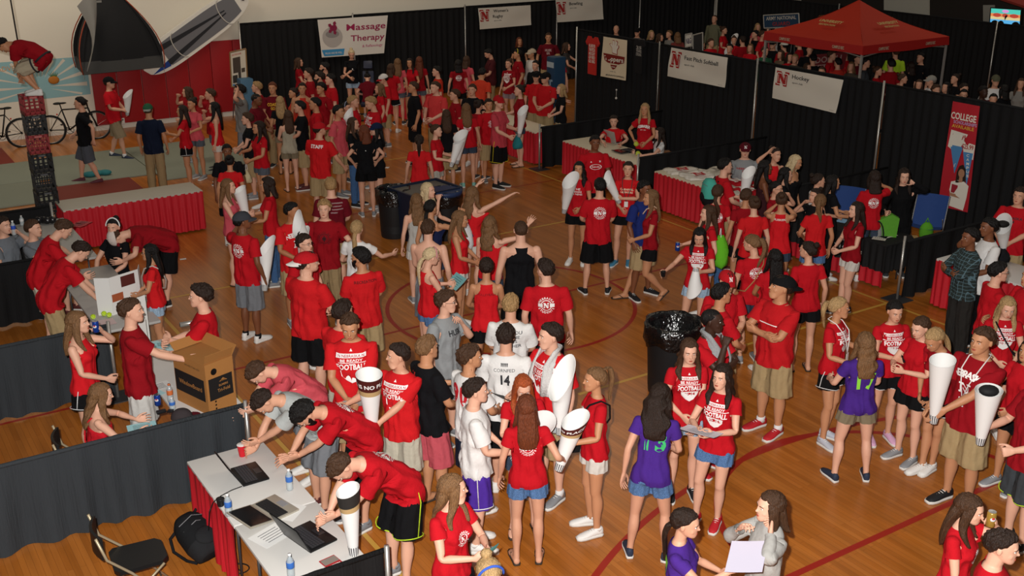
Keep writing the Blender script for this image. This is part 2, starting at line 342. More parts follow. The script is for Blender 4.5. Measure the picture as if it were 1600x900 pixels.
def garment(kind, sex):
    """cloth shells over the rest body"""
    D = dims(sex); f = D['f']; mb = MB(); cut = []
    def sleeves(t1, r0, r1):
        for s in (1,-1):
            sh = Vector((s*D['sh'].x, D['sh'].y, D['sh'].z)); d = Vector((s*ARMD.x,0,ARMD.z)); up = Vector((0,1,0)); sd = d.cross(up)
            m_ = 5
            loft(mb, [(sh+d*(-.012+(t1+.012)*i/m_)+Vector((0,0,-.004*i if t1 < .3 else 0)), up*(r0+(r1-r0)*i/m_), sd*(r0+(r1-r0)*i/m_)) for i in range(m_+1)], 20)
            mb.ball(sh+d*.014, (min(r0+.004,.060),)*3)
        cut.append(('arm', t1))
    def legs(z1, r0, r1, ztop=1.0, waist=(.158,.112), mid=None):
        if f: rows = [(ztop,-.002,.150,.104),(.95,-.006,.170,.118),(.90,-.012,.183,.130),(.86,-.008,.180,.122)]
        else: rows = [(ztop,0,.168,.118),(.95,0,.172,.124),(.90,-.005,.176,.126),(.85,-.004,.172,.118)]
        if r0 > .1: rows.append((.80,-.002,.165,.105))
        zl(mb, rows)
        for s in (1,-1):
            n_ = 8; rr = []
            for i in range(n_+1):
                z = .90+(z1-.90)*i/n_; q = max(0,min(1,(z-.5)/.43)); cx = s*(D['knee'].x*(1-q)+D['hip'].x*q); t = i/n_
                r = r0+(r1-r0)*t; cy = .0 if z > .5 else -.012*min(1,(.5-z)/.1)
                rr.append(((cx+s*(r-.085)*.35*(r0>.1),cy,z),(r,0,0),(0,r*1.08,0)))
            loft(mb, rr, 20)
        cut.append(('z', z1))
    if kind == 'tee':
        if f:
            zl(mb, [(.85,-.006,.184,.132),(.90,-.009,.186,.136),(.95,-.006,.177,.125),(1.03,0,.152,.110),(1.11,.004,.143,.104),(1.18,.006,.149,.110),(1.24,.012,.160,.118),(1.29,.012,.165,.120),(1.34,.0,.163,.108),(1.39,-.01,.160,.095),(1.43,-.018,.140,.080),(1.462,-.02,.094,.066),(1.474,-.02,.075,.060)])
            for s in (1,-1): mb.ball((s*.066,.072,1.272),(.070,.062,.066))
            sleeves(.135,.054,.066); cut.append(('z',.85)); cut.append(('neck',1.47))
        else:
            zl(mb, [(.80,0,.188,.142),(.86,-.002,.190,.143),(.92,-.003,.188,.140),(1.0,0,.182,.134),(1.1,.004,.180,.130),(1.2,.004,.186,.132),(1.28,.004,.193,.134),(1.34,-.002,.196,.129),(1.39,-.011,.194,.113),(1.43,-.018,.165,.093),(1.465,-.02,.105,.074),(1.478,-.02,.080,.066)])
            sleeves(.21,.064,.084); cut.append(('z',.80)); cut.append(('neck',1.474))
    elif kind == 'longsleeve':
        zl(mb, [(.86,0,.190,.145),(.92,-.003,.188,.140),(1.0,0,.182,.136),(1.1,.004,.182,.135),(1.2,.004,.186,.132),(1.28,.004,.193,.134),(1.34,-.002,.196,.129),(1.39,-.011,.194,.113),(1.43,-.018,.165,.093),(1.465,-.02,.105,.074),(1.485,-.018,.076,.068)] if not f else [(.82,-.006,.19,.137),(.90,-.009,.190,.138),(1.03,0,.160,.118),(1.11,.004,.152,.112),(1.2,.006,.158,.115),(1.29,.012,.168,.124),(1.34,.0,.168,.112),(1.39,-.01,.166,.099),(1.43,-.018,.146,.084),(1.462,-.02,.097,.070),(1.474,-.02,.078,.063)])
        sleeves(.51,.062,.044); cut.append(('z',.86 if not f else .82))
    elif kind == 'tank':
        k = .0 if f else .022
        zl(mb, [(.85,-.006,.184+k*.2,.132),(.90,-.009,.186,.136),(.95,-.006,.177,.125),(1.03,0,.152+k,.110),(1.11,.004,.143+k,.107),(1.18,.006,.149+k,.112),(1.24,.010,.157+k,.118),] + ([(1.29,.010,.153,.118),(1.33,.0,.132,.112),(1.37,-.008,.110,.106),(1.41,-.016,.100,.092),(1.44,-.018,.092,.078),(1.452,-.02,.088,.068)] if f else [(1.29,.005,.185,.133),(1.33,0,.155,.130),(1.37,-.006,.122,.120),(1.41,-.014,.108,.104),(1.44,-.018,.100,.090),(1.458,-.02,.094,.080)]))
        if f:
            for s in (1,-1): mb.ball((s*.066,.072,1.272),(.070,.062,.066))
        cut.append(('z',.85)); cut.append(('neck',1.45))
    elif kind == 'strapless':
        zl(mb, [(.85,-.006,.184,.132),(.95,-.006,.177,.125),(1.03,0,.152,.110),(1.11,.004,.143,.104),(1.18,.006,.149,.110),(1.24,.012,.160,.118),(1.30,.012,.160,.116)])
        for s in (1,-1): mb.ball((s*.066,.072,1.272),(.070,.062,.060))
    elif kind == 'dress': 
        zl(mb, [(.50,0,.26,.21),(.62,0,.24,.19),(.75,-.006,.215,.165),(.85,-.006,.190,.142),(.95,-.006,.177,.125),(1.03,0,.152,.110),(1.11,.004,.143,.104),(1.18,.006,.149,.110),(1.24,.012,.160,.118),(1.34,.0,.163,.108),(1.39,-.01,.160,.095),(1.43,-.018,.140,.080),(1.462,-.02,.094,.066)]); sleeves(.12,.054,.066)
    elif kind == 'shorts': legs(.47, .098, .112)
    elif kind == 'shortshorts': legs(.725 if f else .62, .094, .099)
    elif kind == 'athletic': legs(.70 if f else .50, .100, .118)
    elif kind == 'pants': legs(.055, .096, .072)
    elif kind == 'jeans': legs(.075, .090, .050)
    elif kind == 'capri': legs(.30, .090, .060)
    me = evaluated(mb, .009, 4 if 'leg' not in kind else 3)
    V = np.empty(len(me.vertices)*3, np.float32); me.vertices.foreach_get('co', V); V = V.reshape(-1,3)
    # hanging folds: vertical at the hem, diagonal at the waist
    t, ds = armt(V, sex); th = np.arctan2(V[:,1], V[:,0]); x, z = V[:,0], V[:,2]
    up = kind in ('tee','longsleeve','tank','dress','strapless')
    amp = (.0045 if f else .007)*(1-sstep(1.15,1.38,z)) if up else .004*np.ones(len(V))
    if not up: th = np.arctan2(V[:,1], np.abs(x)-.09)
    w1 = np.sin(th*9+2.2*np.sin(z*7)+3*(x > 0)) + .6*np.sin(th*5+z*31+1.3)
    ctr = np.stack([0*x if up else np.sign(x)*.09, 0*x, z],1); n_ = V-ctr; n_[:,2] = 0; n_ /= np.maximum(np.linalg.norm(n_,axis=1,keepdims=True),.02)
    mask = (1-sstep(-.02,.05,t)*(ds < .14)) if up else 1
    V += n_*(amp*w1*mask)[:,None]
    me.vertices.foreach_set('co', V.ravel())
    bm = bmesh.new(); bm.from_mesh(me)               # clean straight hems, cuffs and necklines
    for k, val in cut:
        for s in ((1,-1) if k == 'arm' else (0,)):
            if k == 'z': co, no, ok = Vector((0,0,val+.010)), Vector((0,0,-1)), lambda c: c.z < val+.05
            elif k == 'neck': co, no, ok = Vector((0,0,val-.002)), Vector((0,0,1)), lambda c: c.z > val-.04 and abs(c.x) < .12
            else:
                d_ = Vector((s*ARMD.x,0,ARMD.z)); sh_ = Vector((s*D['sh'].x,D['sh'].y,D['sh'].z)); co, no = sh_+d_*(val-.008), d_
                ok = lambda c: c.x*s > .165 and (c-sh_).dot(d_) > val-.05 and ((c-sh_)-d_*(c-sh_).dot(d_)).length < .12
            fs = [f_ for f_ in bm.faces if ok(f_.calc_center_median())]; es = {e for f_ in fs for e in f_.edges}; vs_ = {v for f_ in fs for v in f_.verts}
            if fs: bmesh.ops.bisect_plane(bm, geom=fs+list(es)+list(vs_), plane_co=co, plane_no=no, clear_outer=True, dist=1e-5)
    bm.to_mesh(me); bm.free()
    for lod, tgt in (('near', 5200), ('mid', 2200), ('far', 1000)):
        v, F = decim(me, tgt); c = v[F].mean(1); n = np.cross(v[F[:,1]]-v[F[:,0]], v[F[:,2]]-v[F[:,0]]); n /= np.maximum(np.linalg.norm(n,axis=1,keepdims=True),1e-12)
        keep = np.ones(len(F), bool)
        for k, val in ():
            if k == 'z': keep &= ~((n[:,2] < -.93) & (c[:,2] < val+.012))
            elif k == 'arm':
                tt, dd = armt(c, sex); na = n[:,0]*np.sign(c[:,0])*ARMD.x + n[:,2]*ARMD.z
                keep &= ~((na > .93) & (tt > val-.012) & (dd < .12))
            elif k == 'neck': keep &= ~((n[:,2] > .9) & (c[:,2] > val-.004) & (np.abs(c[:,0]) < .07))
        F = F[keep]; TPL[kind,sex,lod] = dict(V=v, F=F, W=weights(v, sex), N=vnormals(v, F))
    bpy.data.meshes.remove(me)
def get_garment(kind, sex, lod):
    if (kind,sex,lod) not in TPL: garment(kind, sex)
    return TPL[kind,sex,lod]

# ---- hair, in rest space, carried by the head (long hair partly by the back)
def hair_tpl(kind, sex, lod):
    key = ('hair',kind,sex,lod)
    if key in TPL: return TPL[key]
    nu, nv = {'near':(64,36),'mid':(40,22),'far':(24,14)}[lod]
    rg = np.random.default_rng(abs(hash(kind)) % 1000 if False else sum(map(ord, kind)))
    V = []; F = []
    def grid(fn, nu, nv, close_u=True):
        base = len(V)
        for j in range(nv+1):
            for i in range(nu + (0 if close_u else 1)): V.append(fn(i/nu, j/nv))
        w_ = nu if close_u else nu+1
        for j in range(nv):
            for i in range(nu):
                a = base+j*w_+i; b = base+j*w_+(i+1) % w_; c = b+w_; d = a+w_
                F.append((a,b,c)); F.append((a,c,d))
    longh = kind in ('long','wavy','longcurly','braid','midback','medium','bangs'); buzz = kind == 'buzz'; curly = kind == 'curly'; spiky = kind == 'spiky'
    thick = {'buzz':.003,'short':.013,'spiky':.017,'curly':.024,'messy':.020}.get(kind, .014)
    def cap(u, v):
        az = u*2*math.pi; el = -math.pi/2 + v*math.pi       # az 0 = right(+x), 90deg = front(+y)
        d = np.array([math.cos(el)*math.cos(az), math.cos(el)*math.sin(az), math.sin(el)])
        front = d[1]/max(1e-6, math.hypot(d[0],d[1]))       # 1 at front, -1 at back
        # hairline elevation by azimuth
        if front > .3: lim = math.radians(8+ 24*min(1,(front-.3)/.45))
        elif front > -.1: lim = math.radians(-18 + 26*max(0,(front+.1)/.4)) if longh else math.radians(-5+15*max(0,(front+.1)/.4))
        else: lim = math.radians(-18-24*min(1,(-front-.1)/.5)) if longh else math.radians(-5-33*min(1,(-front-.1)/.45))
        if kind == 'bangs' and front > .3: lim = math.radians(14)
        g = 1/(1+math.exp(-(el-lim)/.07))
        r = np.array([.0765,.1035,.0975])+thick
        if spiky: r = r + .010*max(0,math.sin(az*9+el*5))*max(0,math.sin(el))
        if curly: r = r + .008*(math.sin(az*11+3*math.sin(el*9))*math.cos(el*12)+.4)
        if kind in ('messy','short','bangs'): r = r + .0035*math.sin(az*13+4*math.sin(el*3)) + (.008*max(0,front)*max(0,math.sin(el*2)) if kind != 'bangs' else 0)
        if not curly:
            nz_ = noise.noise(Vector((d[0]*5,d[1]*5,d[2]*5+len(kind))))*.010+noise.noise(Vector((d[0]*16,d[1]*16,d[2]*9)))*.006
            r = r*(1+.010*math.sin(az*26+el*2)) + nz_*(.25 if buzz else (1.5 if kind in ('messy','spiky') else .8))
        inner = np.array([.058,.082,.08])
        p = d*(inner*(1-g)+r*g)
        return (p[0], p[1]-.003, p[2]+1.655)
    grid(cap, nu, nv)
    def tail(pts, rw, rd, n=14, m=22, wave=0, fr=18, az0=0):
        pts = [np.array(p, float) for p in pts]; k = len(pts)-1
        def at(t):
            s = min(t*k, k-1e-6); i = int(s); q = s-i
            p0 = pts[max(i-1,0)]; p1 = pts[i]; p2 = pts[i+1]; p3 = pts[min(i+2,k)]
            return .5*((2*p1)+(-p0+p2)*q+(2*p0-5*p1+4*p2-p3)*q*q+(-p0+3*p1-3*p2+p3)*q**3)
        def ri(rr, t): s = min(t*(len(rr)-1), len(rr)-1-1e-6); i = int(s); return rr[i]+(rr[i+1]-rr[i])*(s-i)
        def fn(u, v):
            p = at(v); a = u*2*math.pi; w_ = ri(rw,v); d_ = ri(rd,v)
            if v in (0.0,1.0): w_ *= .05; d_ *= .05
            k_ = 1+.07*math.sin(a*7+v*3)+.05*math.sin(a*11+v*9)
            if wave: k_ += .13*math.sin(v*fr+math.sin(a)*1.5+a*2)
            x_ = math.cos(a)*w_*k_; y_ = math.sin(a)*d_*k_
            return (p[0]+x_+ (wave*.006*math.sin(v*fr) if wave else 0), p[1]+y_, p[2])
        mm = {'near':m,'mid':12,'far':7}[lod]; nn = {'near':28,'mid':14,'far':9}[lod]
        grid(fn, nn, mm)
    lw = kind in ('wavy','longcurly')
    if kind in ('long','wavy','longcurly','braid','midback','medium'):
        zend = {'long':1.27,'wavy':1.28,'longcurly':1.24,'braid':1.34,'midback':1.14,'medium':1.42}[kind]; bulk = 1.25 if kind == 'longcurly' else 1.0
        zm = (1.58+zend)/2
        tail([(0,-.045,1.69),(0,-.062,1.60),(0,-.092,1.50),(0,-.118,(1.48+zend)/2),(0,-.128,zend)],[.055,.086*bulk,.094*bulk,.098*bulk,.060],[.05,.058*bulk,.042*bulk,.036*bulk,.018], wave=1 if lw else 0, fr=22)
        for s in (1,-1):
            zf = max(zend, 1.33)+.02
            if kind == 'medium': tail([(s*.055,.01,1.70),(s*.077,.012,1.62),(s*.074,.0,1.52),(s*.066,-.005,1.44)],[.022,.024,.028,.014],[.05,.045,.042,.02], wave=1 if lw else 0)
            else: tail([(s*.052,.018,1.71),(s*.078,.020,1.63),(s*.084,.018,1.53),(s*.098,.045,1.44),(s*.094,.098,zf)],[.018,.018*bulk,.026*bulk,.030*bulk,.012],[.045,.040,.036,.026,.012], wave=1 if lw else 0, fr=18)
    if kind == 'braid': tail([(-.05,-.02,1.57),(-.085,.03,1.49),(-.10,.09,1.38),(-.09,.115,1.22)],[.035,.03,.025,.012],[.035,.03,.022,.012], wave=1, fr=34)
    if kind in ('ponytail','highpony'):
        z0 = 1.69 if kind == 'ponytail' else 1.735
        tail([(0,-.08,z0),(0,-.135,z0+.012),(0,-.158,z0-.08),(0,-.150,z0-.20),(0,-.135,z0-.33)],[.020,.030,.036,.030,.008],[.022,.028,.026,.020,.006], wave=.4, fr=12)
    if kind == 'lowpony': tail([(0,-.07,1.62),(0,-.115,1.58),(0,-.130,1.50),(0,-.128,1.38),(0,-.122,1.26)],[.024,.028,.032,.028,.010],[.024,.026,.022,.018,.008], wave=.4, fr=12)
    if kind in ('bun','lowbun'):
        zc = 1.735 if kind == 'bun' else 1.655
        def bun(u, v):
            a = u*2*math.pi; e = -math.pi/2+v*math.pi; k_ = 1+.09*math.sin(a*5+e*6)
            return (.042*math.cos(e)*math.cos(a)*k_, -.108+.036*math.sin(e)*k_, zc+.040*math.cos(e)*math.sin(a)*k_)
        grid(bun, max(12,nu//3), max(8,nv//3))
    V = np.array(V, np.float32); F = np.array(F, np.int32)
    TPL[key] = dict(V=V, F=F, W=weights(V, sex, 'hair'))
    return TPL[key]
def rest_part(key, builder, sex, mode):
    """small rest-space piece (hat, shoes, glasses, prints)"""
    if key not in TPL:
        mb = builder(); me = bpy.data.meshes.new('t'); me.from_pydata([tuple(v) for v in mb.v], [], mb.f)
        bm = bmesh.new(); bm.from_mesh(me); bmesh.ops.recalc_face_normals(bm, faces=bm.faces); bmesh.ops.triangulate(bm, faces=bm.faces); bm.to_mesh(me); bm.free()
        # material index per triangle is lost by hand-made quads, so keep it from the mesh
        V = np.array([v.co[:] for v in me.vertices], np.float32); F = np.array([p.vertices[:] for p in me.polygons], np.int32); bpy.data.meshes.remove(me)
        if mode.startswith('foot'):
            Wt = np.zeros((len(V), len(BONES)), np.float32); Wt[:,BI[mode]] = 1
        else: Wt = weights(V, sex, mode)
        TPL[key] = dict(V=V, F=F, W=Wt)
    return TPL[key]
def shoe_shape(s, part, style='sneaker'):
    ax = s*.098; mb = MB()
    if part == 'sole':
        prof = [(-.082,.026),(-.06,.036),(0,.037),(.06,.043),(.12,.050),(.17,.044),(.198,.026)]
        L_ = [(ax-w_, y) for y, w_ in prof] + [(ax+w_, y) for y, w_ in prof[::-1]]
        mb.prism(L_, .0, .026 if style != 'sandal' else .014)
        return mb
    if style == 'sandal':   # the two straps
        for q in (-1,1): mb.tube([(ax,.115,.035),(ax+q*.03,.07,.055),(ax+q*.042,.03,.02)], .006, 6)
        return mb
    hi = .095 if style == 'sneaker' else .075
    loft(mb, [((ax,-.080,.045),(.012,0,0),(0,0,.03)),((ax,-.074,.055),(.030,0,0),(0,.0,.045)),((ax,-.045,.060),(.036,0,0),(0,.0,.048)),((ax,-.005,.058),(.038,0,0),(0,.0,.046)),((ax,.045,.048),(.041,0,0),(0,.0,.038)),((ax,.10,.038),(.047,0,0),(0,.0,.030)),((ax,.15,.030),(.044,0,0),(0,0,.022)),((ax,.190,.026),(.024,0,0),(0,0,.014))], 16)
    loft(mb, [((ax,-.030,.07),(.036,0,0),(0,.045,0)),((ax,-.030,hi),(.037,0,0),(0,.046,0)),((ax,-.030,hi+.006),(.034,0,0),(0,.043,0))], 16)
    return mb
def lace_shape(s):
    ax = s*.098; mb = MB()
    for i in range(4): mb.tube([(ax-.022,.02+.022*i,.088-.009*i),(ax,.024+.022*i,.095-.009*i),(ax+.022,.02+.022*i,.088-.009*i)], .004, 5)
    return mb
def cap_shape(back=False):
    mb = MB(); n = 24; V = []; F = []; m = 8
    for j in range(m+1):
        e = j/m*math.pi/2
        for k in range(n): a = 2*math.pi*k/n; V.append((.094*math.cos(e)*math.cos(a)*1.0, .121*math.cos(e)*math.sin(a)-.004, 1.672+.100*math.sin(e)))
    for j in range(m):
        for k in range(n): F.append((j*n+k,j*n+(k+1)%n,(j+1)*n+(k+1)%n,(j+1)*n+k))
    mb.add(V,F); mb.ball((0,-.004,1.773),(.008,.008,.005),8)
    return mb
def brim_shape(back=False):
    mb = MB(); n = 14; V = []; F = []; q = -1 if back else 1
    for j in range(4):
        t = j/3
        for i in range(n+1):
            a = math.radians(35+110*i/n); rx, ry = .094+.0*t, .117
            V.append((rx*math.cos(a)*(1-.12*t), q*((ry*math.sin(a))+.075*t*math.sin(math.pi*i/n)**.5)-.004, 1.678-.018*t*1-.022*t*abs(math.cos(a))))
    for j in range(3):
        for i in range(n): k = j*(n+1)+i; F.append((k,k+1,k+n+2,k+n+1))
    k0 = len(V); V += [(x,y,z-.005) for x,y,z in V]; F += [tuple(i+k0 for i in f[::-1]) for f in F]
    mb.add(V,F); return mb
def glasses_shape():
    mb = MB()
    for s in (1,-1):
        mb.tube([(s*.031+.021*math.cos(a), .109-.004*abs(math.cos(a)), 1.642+.015*math.sin(a)) for a in [2*math.pi*k/12 for k in range(12)]], .0024, 5, closed=True)
        mb.tube([(s*.052,.103,1.646),(s*.078,.06,1.648),(s*.079,-.005,1.648)], .0022, 5)
    mb.tube([(-.011,.110,1.645),(.011,.110,1.645)], .0022, 5)
    return mb
def eye_shape(s):
    mb = MB(); mb.ball((s*.0300,.0895,1.6432),(.0115,.0080,.0042),12); return mb
def iris_shape(s):
    mb = MB(); mb.ball((s*.0300,.0965,1.6432),(.0050,.0030,.0042),8); return mb
def brow_shape(s):
    mb = MB(); mb.tube([(s*.014,.1035,1.661),(s*.032,.1015,1.666),(s*.050,.091,1.661)],[.0032,.0036,.0018],6)
    return mb
def lips_shape():
    mb = MB(); mb.ball((0,.1065,1.5815),(.020,.0045,.0042),10); mb.ball((0,.106,1.5735),(.017,.0050,.0048),10); return mb
def beard_shape():
    mb = MB(); n=18; V=[];F=[]
    for j in range(7):
        z = 1.598-.075*j/6
        for i in range(n+1):
            a = math.radians(-12+204*i/n); w_,d_,cy = np.interp(z,[1.52,1.537,1.555,1.58,1.61],[.030,.042,.056,.0655,.070]),np.interp(z,[1.52,1.537,1.555,1.58,1.61],[.03,.042,.062,.080,.090]),np.interp(z,[1.52,1.537,1.555,1.58,1.61],[.070,.066,.050,.032,.018])
            zz = z + (.035*abs(math.cos(a))**3)*(1-j/6) - (.0 if abs(math.cos(a))>.35 else .012*(1-j/6))
            V.append((w_*math.cos(a)*1.02, cy+d_*math.sin(a)*1.0, zz))
    for j in range(6):
        for i in range(n): k=j*(n+1)+i; F.append((k,k+1,k+n+2,k+n+1))
    mb.add(V,F); return mb

# ---- prints: flat artwork laid on the shirt of the rest body and bent with it
def artwork(kind):
    """list of (V2, F, slot) in metres, origin = centre of the chest or back"""
    out = []
    def txt(s, h, y, wdt=None, slot=0, bold=.03, x=0, space=1.0):
        V, F = text_mesh(s, bold, 0, space); w0 = V[:,0].max()-V[:,0].min(); sx = h if not wdt else wdt/w0
        out.append((np.stack([V[:,0]*sx+x, V[:,1]*h+y],1), F, slot))
    def arc_txt(s, h, r, a0, a1, cy=0, flip=False, slot=0, bold=.03):
        for i, ch in enumerate(s):
            a = math.radians(a0+(a1-a0)*(i/(max(1,len(s)-1)))); V, F = text_mesh(ch, bold)
            if not len(V): continue
            x, y = V[:,0]*h, V[:,1]*h; t = (a-math.pi/2) if not flip else (a+math.pi/2)
            px, py = math.cos(a)*r, math.sin(a)*r
            if flip: y = y-h
            out.append((np.stack([px+x*math.cos(t)-y*math.sin(t), cy+py+x*math.sin(t)+y*math.cos(t)],1), F, slot))
    def poly(p, slot=0): out.append((np.array(p), [tuple(range(len(p)))], slot))
    def ring(r0, r1, n=28, a0=0, a1=360, slot=0, cy=0):
        P_ = []; F = []
        for i in range(n+1):
            a = math.radians(a0+(a1-a0)*i/n); P_ += [(r0*math.cos(a),r0*math.sin(a)+cy),(r1*math.cos(a),r1*math.sin(a)+cy)]
        for i in range(n): F.append((2*i,2*i+1,2*i+3,2*i+2))
        out.append((np.array(P_), F, slot))
    def strip(x0,y0,x1,y1,n=8,slot=0):
        P_ = []; F = []
        for i in range(n+1): x = x0+(x1-x0)*i/n; P_ += [(x,y0),(x,y1)]
        for i in range(n): F.append((2*i,2*i+2,2*i+3,2*i+1))
        out.append((np.array(P_), F, slot))
    def bigN(cx, cy, h, slot=0):
        P_ = [((x-.5)*h*1.05+cx, (y-.5)*h+cy) for x,y in N_POLY]; out.append((np.array(P_), tri_poly(P_), slot))
    if kind == 'football':
        poly([(-.014,.152),(.014,.152),(0,.176)])
        strip(-.135,.098,.135,.134); txt('N NEBRASKA N', .024, .104, .235, 1, .02)
        txt('BE READY', .026, .062, .20); strip(-.145,.050,.145,.056)
        txt('FOOTBALL', .052, -.010, .27, 0, .045)
        poly([(-.10,-.024),(.10,-.024),(.09,-.075),(.045,-.125),(0,-.148),(-.045,-.125),(-.09,-.075)]); txt('20 14', .034, -.072, .12, 1, .03)
    elif kind == 'circleback':
        ring(.052,.060); bigN(0,0,.060); strip(-.088,-.020,-.038,.020,3); strip(.038,-.020,.088,.020,3)
        arc_txt('NEBRASKA', .024, .070, 152, 28); arc_txt('STUDENTS', .024, .070, 208, 332, flip=True)
    elif kind == 'circlechest':
        ring(.040,.048); bigN(0,0,.046); arc_txt('NEBRASKA', .020, .054, 152, 28); arc_txt('STUDENTS', .020, .054, 208, 332, flip=True)
    elif kind == 'darkcircle':
        ring(.062,.070); ring(.045,.049); ring(.0,.03,8); txt('I', .09,-.045,.012); arc_txt('UNIVERSITY OF NEBR', .02, .076, 230, -50)
    elif kind == 'nebraska_arc': arc_txt('NEBRASKA', .058, .30, 112, 68, cy=-.24, bold=.05); txt('EST 1869', .018, -.002, .13); 
    elif kind == 'nebraska_n': arc_txt('NEBRASKA', .058, .30, 112, 68, cy=-.24, bold=.05, slot=0); bigN(0,-.04,.10,0); bigN(0,-.04,.06,1)
    elif kind.startswith('num') and len(kind) > 3: txt(kind[3:], .19, -.155 if kind[3:] in ('17','13') else -.09, .22, 0, .05, space=1.15)
    elif kind.startswith('txt:'):
        ls = kind[4:].split('/'); 
        for i, l in enumerate(ls): txt(l, .034, .07-.048*i, min(.26, .026*len(l)+.04))
    elif kind.startswith('big:'):
        ls = kind[4:].split('/')
        for i, l in enumerate(ls): txt(l, .060, .04-.078*i, min(.27,.045*len(l)), 0, .05)
    elif kind == 'ovallogo':
        th = 28; ring(.04,.046,th); out[-1] = (out[-1][0]*np.array([2.1,1.0]), out[-1][1], 0); txt('Nebraska',.026,-.010,.13); poly([(-.09,.075),(-.06,.075),(-.075,.095)]); bigN(.07,.09,.03)
    elif kind == 'bigN': strip(-.07,-.06,.07,.10,4,0); bigN(0,.02,.11,1)
    elif kind == 'leaf': ring(0,.018,10); txt('MASSAGE', .012,-.04,.07)
    elif kind == 'smallback': ring(0,.010,8)
    elif kind == 'script': 
        arc_txt('Coca-Cola', .075, .38, 106, 74, cy=-.36, bold=.02); 
    elif kind == 'jersey93': txt('93', .17, -.07, .22, 0, .06); strip(-.0,.0,.0,.0,1)
    elif kind == 'slashes':
        for i in range(3): poly([(-.15+.045*i,-.02),(-.13+.045*i,-.02),(-.115+.045*i,.12),(-.135+.045*i,.12)])
    elif kind == 'cornfed':
        txt('CORNFED', .034, .03, .20, 0, .0); txt('14', .10, -.10, .09, 0, .05)
        for i in range(5): poly([(-.03+.014*i,.085),(-.024+.014*i,.085),(-.020+.014*i,.115),(-.032+.014*i,.12)])
    elif kind == 'signatures':
        for i in range(11):
            x0 = .03+.05*(i % 3)-.02*(i//3 % 2); y0 = .11-.045*(i//3); 
            P_ = []; F = []
            for k in range(9): P_ += [(x0+.006*k-.02,y0+.010*math.sin(k*2.1+i)),(x0+.006*k-.02,y0+.010*math.sin(k*2.1+i)+.004)]
            for k in range(8): F.append((2*k,2*k+2,2*k+3,2*k+1))
            out.append((np.array(P_), F, 0))
    elif kind == 'vneckstripes':
        strip(-.13,.02,.13,.03); 
    return out
def print_tpl(kind, gk, sex, side):
    key = ('print',kind,gk,sex,side)
    if key in TPL: return TPL[key]
    T = get_garment(gk, sex, 'near'); bvh = BVHTree.FromPolygons([Vector(v) for v in T['V'].tolist()], T['F'].tolist())
    cz = (1.255 if side == 'f' else 1.30) if sex == 'm' else (1.25 if side == 'f' else 1.30)
    if kind in ('football',): cz += .0 if sex == 'm' else .02
    if kind in ('ovallogo','num17','num13','nebraska_arc') : cz += .0
    if kind == 'circleback': cz -= .02
    sc = 1.0 if sex == 'm' else .88; s = 1 if side == 'f' else -1
    V = []; F = []; FM = []; Wt = []
    TW = T['W']; TV = T['V']; TF = T['F']
    for P_, Fs, slot in artwork(kind):
        # refine long straight edges a little by triangulating only; letters are small
        n0 = len(V); ok = True; tmp = []; tw = []
        for x, y in P_:
            # face-on viewer sees letters left to right: front -> x mirrored to body -x
            bx = -s*x*sc; bz = cz+y*sc
            hit = bvh.ray_cast(Vector((bx, s*.5, bz)), Vector((0,-s,0)))
            if hit[0] is None: ok = False; break
            tmp.append((hit[0].x, hit[0].y+s*(.0045+.0012*slot), hit[0].z)); tri = TF[hit[2]]
            dd = 1/(np.linalg.norm(TV[tri]-np.array(hit[0]),axis=1)+1e-4); dd /= dd.sum(); tw.append((TW[tri]*dd[:,None]).sum(0))
        if not ok: continue
        V += tmp; Wt += tw
        for f_ in Fs: F.append(tuple(i+n0 for i in f_)); FM.append(slot)
    # triangulate
    T2 = []; M2 = []
    for f_, m_ in zip(F, FM):
        for i in range(1, len(f_)-1): T2.append((f_[0], f_[i], f_[i+1])); M2.append(m_)
    TPL[key] = dict(V=np.array(V,np.float32).reshape(-1,3), F=np.array(T2,np.int32).reshape(-1,3), W=np.array(Wt,np.float32).reshape(-1,len(BONES)), M=np.array(M2))
    return TPL[key]

